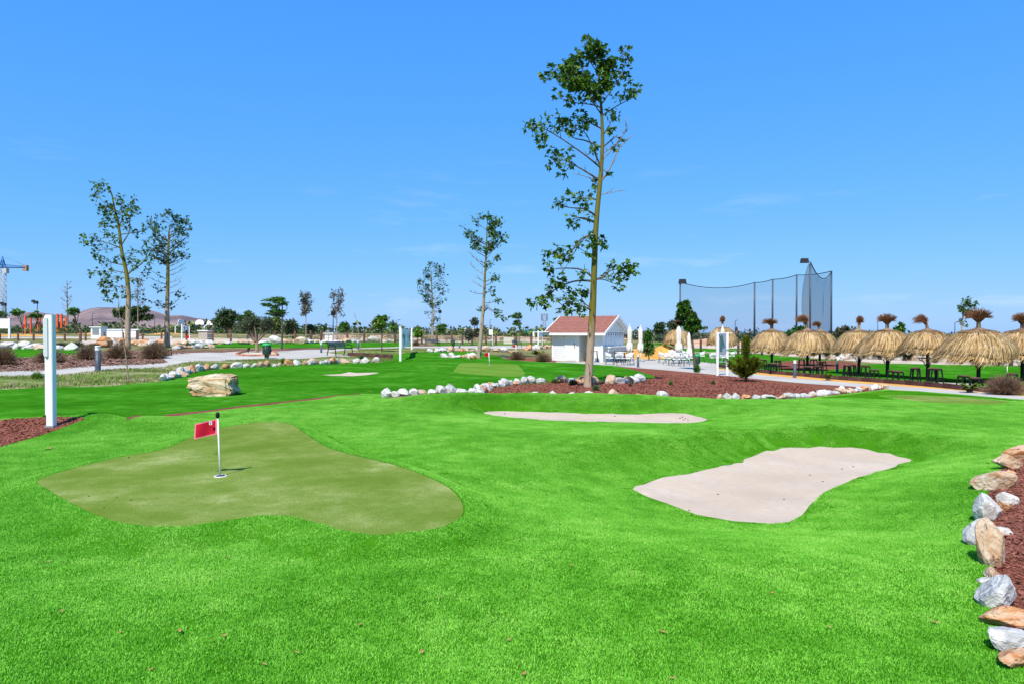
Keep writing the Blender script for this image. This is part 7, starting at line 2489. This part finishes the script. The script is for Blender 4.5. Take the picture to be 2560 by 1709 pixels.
rope_fence('brown post fence beyond the terrace lawn', [(1690, 78), (1706, 76), (1752, 74), (1810, 72), (1846, 70), (1856, 69), (1905, 68)], 'wood_dark', (.5, 1.0), hgt=1.3)
rope_fence('grey mesh fence behind the straw parasols at the right', [(2130, 60), (2200, 58), (2262, 56), (2338, 52), (2404, 50), (2457, 49), (2494, 48), (2528, 47), (2600, 46)], 'wood_dark', (.5, 1.1), hgt=1.2, net=True)
for i, (px, d, top, h_) in enumerate([(201, 80, 822, 1)]):
    b = B(px, d)
    t = thing('timber_post', 'single tall brown post among the shrubs near the tan rocks', 'post', b)
    MB().lathe([(.15, -.2), (.14, zpx(826, d) - b.z), (.001, zpx(825, d) - b.z)], 10).build('shaft', M['rust'], t)
    MB().lathe([(.17, zpx(829, d) - b.z), (.17, zpx(828, d) - b.z)], 10).build('band', M['wood_dark'], t)
b = B(343, 72)
t = thing('timber_post', 'single tall brown post right of the forked tall tree', 'post', b)
MB().lathe([(.15, -.2), (.14, 1.5), (.001, 1.55)], 10).build('shaft', M['rust'], t)

# lamps and poles
def lamp(px, d, top, lab, kind, r=.06, arm=0.0):
    r *= .8
    b = B(px, d)
    hh = zpx(top, d) - b.z
    t = thing('lamp_post', lab, 'lamp post', b, 0, 'far lamp posts')
    MB().tube([(0, 0, -.2), (0, 0, hh)], [r * 1.2, r * .7], 8).build('pole', M['dark'], t)
    if kind == 'lantern':
        MB().lathe([(.05, hh - .05), (.3, hh + .05), (.34, hh + .1), (.3, hh + .45), (.38, hh + .5), (.1, hh + .62), (.001, hh + .62)], 12).build('lantern', M['dark'], t)
    elif kind == 'flood':
        MB().box((-.35, 0, hh + .1), (1.1, .5, .7), 0, 0, .8).build('floodlight', M['dark'], t)
        MB().box((-.95, 0, hh + .4), (.8, .45, .55), 0, 0, .8).build('floodlight', M['dark'], t)
    elif kind == 'arm':
        MB().tube([(0, 0, hh - .05), (arm * .6, 0, hh + .1), (arm, 0, hh + .1)], .025, 6).build('arm', M['dark'], t)
        MB().box((arm, 0, hh + .07), (.34, .16, .07)).build('lamp_head', M['dark'], t)
lamp(833, 92, 789, 'lantern lamp post below the dried grey tree', 'lantern', .09)
lamp(94, 165, 757, 'floodlight pole above the windblown saplings', 'flood', .14)
lamp(14, 165, 762, 'dark floodlight pole beside the crane mast', 'flood', .16)
lamp(992, 120, 801, 'thin lamp post right of the small green tree by sign 18', 'arm', .07, .5)
lamp(1225, 150, 800, 'thin pole behind the low pale building', 'arm', .09, .3)
lamp(1193, 130, 812, 'lantern lamp post behind the stone edged trunk', 'lantern', .08)
lamp(1100, 130, 783, 'thin lamp post right of the slim yellow trunk', 'lantern', .07)
lamp(1060, 140, 819, 'short far lamp post right of the yellow green bush tree', 'arm', .07, .4)
lamp(1411, 130, 800, 'thin pole above the ridge of the hut roof', 'arm', .07, .3)
lamp(1673, 140, 801, 'thin pole between the two dark pines', 'arm', .08, .3)
lamp(1838, 120, 802, 'dark pole right of the map sign', 'arm', .09, .3)
lamp(2194, 90, 805, 'street lamp left of the bushy tufted straw parasol', 'arm', .06, .35)
lamp(2387, 80, 806, 'street lamp left of the thin sparse tree', 'arm', .06, .4)
lamp(231, 135, 785, 'thin lamp post in front of the purple hill left of the forked tree', 'arm', .07, .3)
lamp(387, 135, 792, 'thin lamp post in front of the purple hill between the tall trees', 'arm', .07, .3)

# pylon
b = B(1361, 260)
k = 260 / FPX
t = thing('power_pylon', 'grey power pylon with two crossarms left of the hut', 'pylon', b)
hh = zpx(786, 260) - b.z
mb = MB()
for s in (-1, 1):
    mb.tube([(s * .7, 0, 0), (s * .35, 0, hh)], .14, 5)
for i in range(12):
    z0, z1 = hh * i / 12, hh * (i + 1) / 12
    a = 1 if i % 2 else -1
    mb.tube([(-.6 * a, 0, z0), (.55 * a, 0, z1)], .08, 4)
mb.build('mast', M['greymetal'], t)
for zf, w in ((1.0, 9), (.70, 8)):
    MB().box((0, 0, hh * zf), (w * 2 * k * 1.0, .3, .3)).build('crossarm', M['greymetal'], t)
for s in (-1, 1):
    for x in (8, 5.5):
        MB().tube([(s * x * k, 0, hh), (s * x * k * .93, 0, hh * .72)], .1, 5).build('insulator', M['dark'], t)

# the curved end of the olive island: a kerb of bricks and a spotlight
g0 = G(640, 884)
t = thing('island_kerb', 'ring of reddish kerb bricks around the olive tree gravel', 'kerb', (island[:, 0].mean(), island[:, 1].mean(), h1(island[:, 0].mean(), island[:, 1].mean())))
c = np.array([t.location.x, t.location.y])
M['kerb'] = mat('kerb_brick', (.42, .17, .11), .85, c2=(.5, .24, .16), scale=4)
brick = MB().box((0, 0, .05), (.34, .12, .14)).mesh('brick', M['kerb'])
n = len(island)
L = [np.linalg.norm(island[(i + 1) % n] - island[i]) for i in range(n)]
tot = sum(L)
m = int(tot / .36)
for q in range(m):
    s = tot * q / m
    i = 0
    while s > L[i]:
        s -= L[i]
        i += 1
    p = island[i] + (island[(i + 1) % n] - island[i]) * s / L[i]
    dv = island[(i + 1) % n] - island[i]
    o = link('brick', brick, t)
    o.location = (p[0] - c[0], p[1] - c[1], h1(p[0], p[1]) - t.location.z)
    o.rotation_euler = (0, 0, math.atan2(dv[1], dv[0]))
g = G(621, 882)
t = thing('ground_spotlight', 'small black spotlight at the foot of the olive tree', 'spotlight', g)
MB().tube([(0, 0, -.02), (0, 0, .25)], .02, 6).build('stake', M['black'], t)
MB().tube([(-.08, 0, .26), (.1, .02, .36)], [.07, .09], 10).build('lamp_head', M['black'], t)
g = G(109, 941)
t = thing('valve_cover', 'green plastic valve cover lying in the weedy strip by the tall sign', 'valve cover', g)
MB().lathe([(.42, -.02), (.42, .06), (.36, .09), (.001, .095)], 6, 0, (0, 0, 0), False).build('lid', M['shed_green'], t)
MB().box((0, 0, .105), (.2, .05, .02)).build('handle', M['bin_green'], t)

# a faint wisp of cloud low at the left is left to the sky
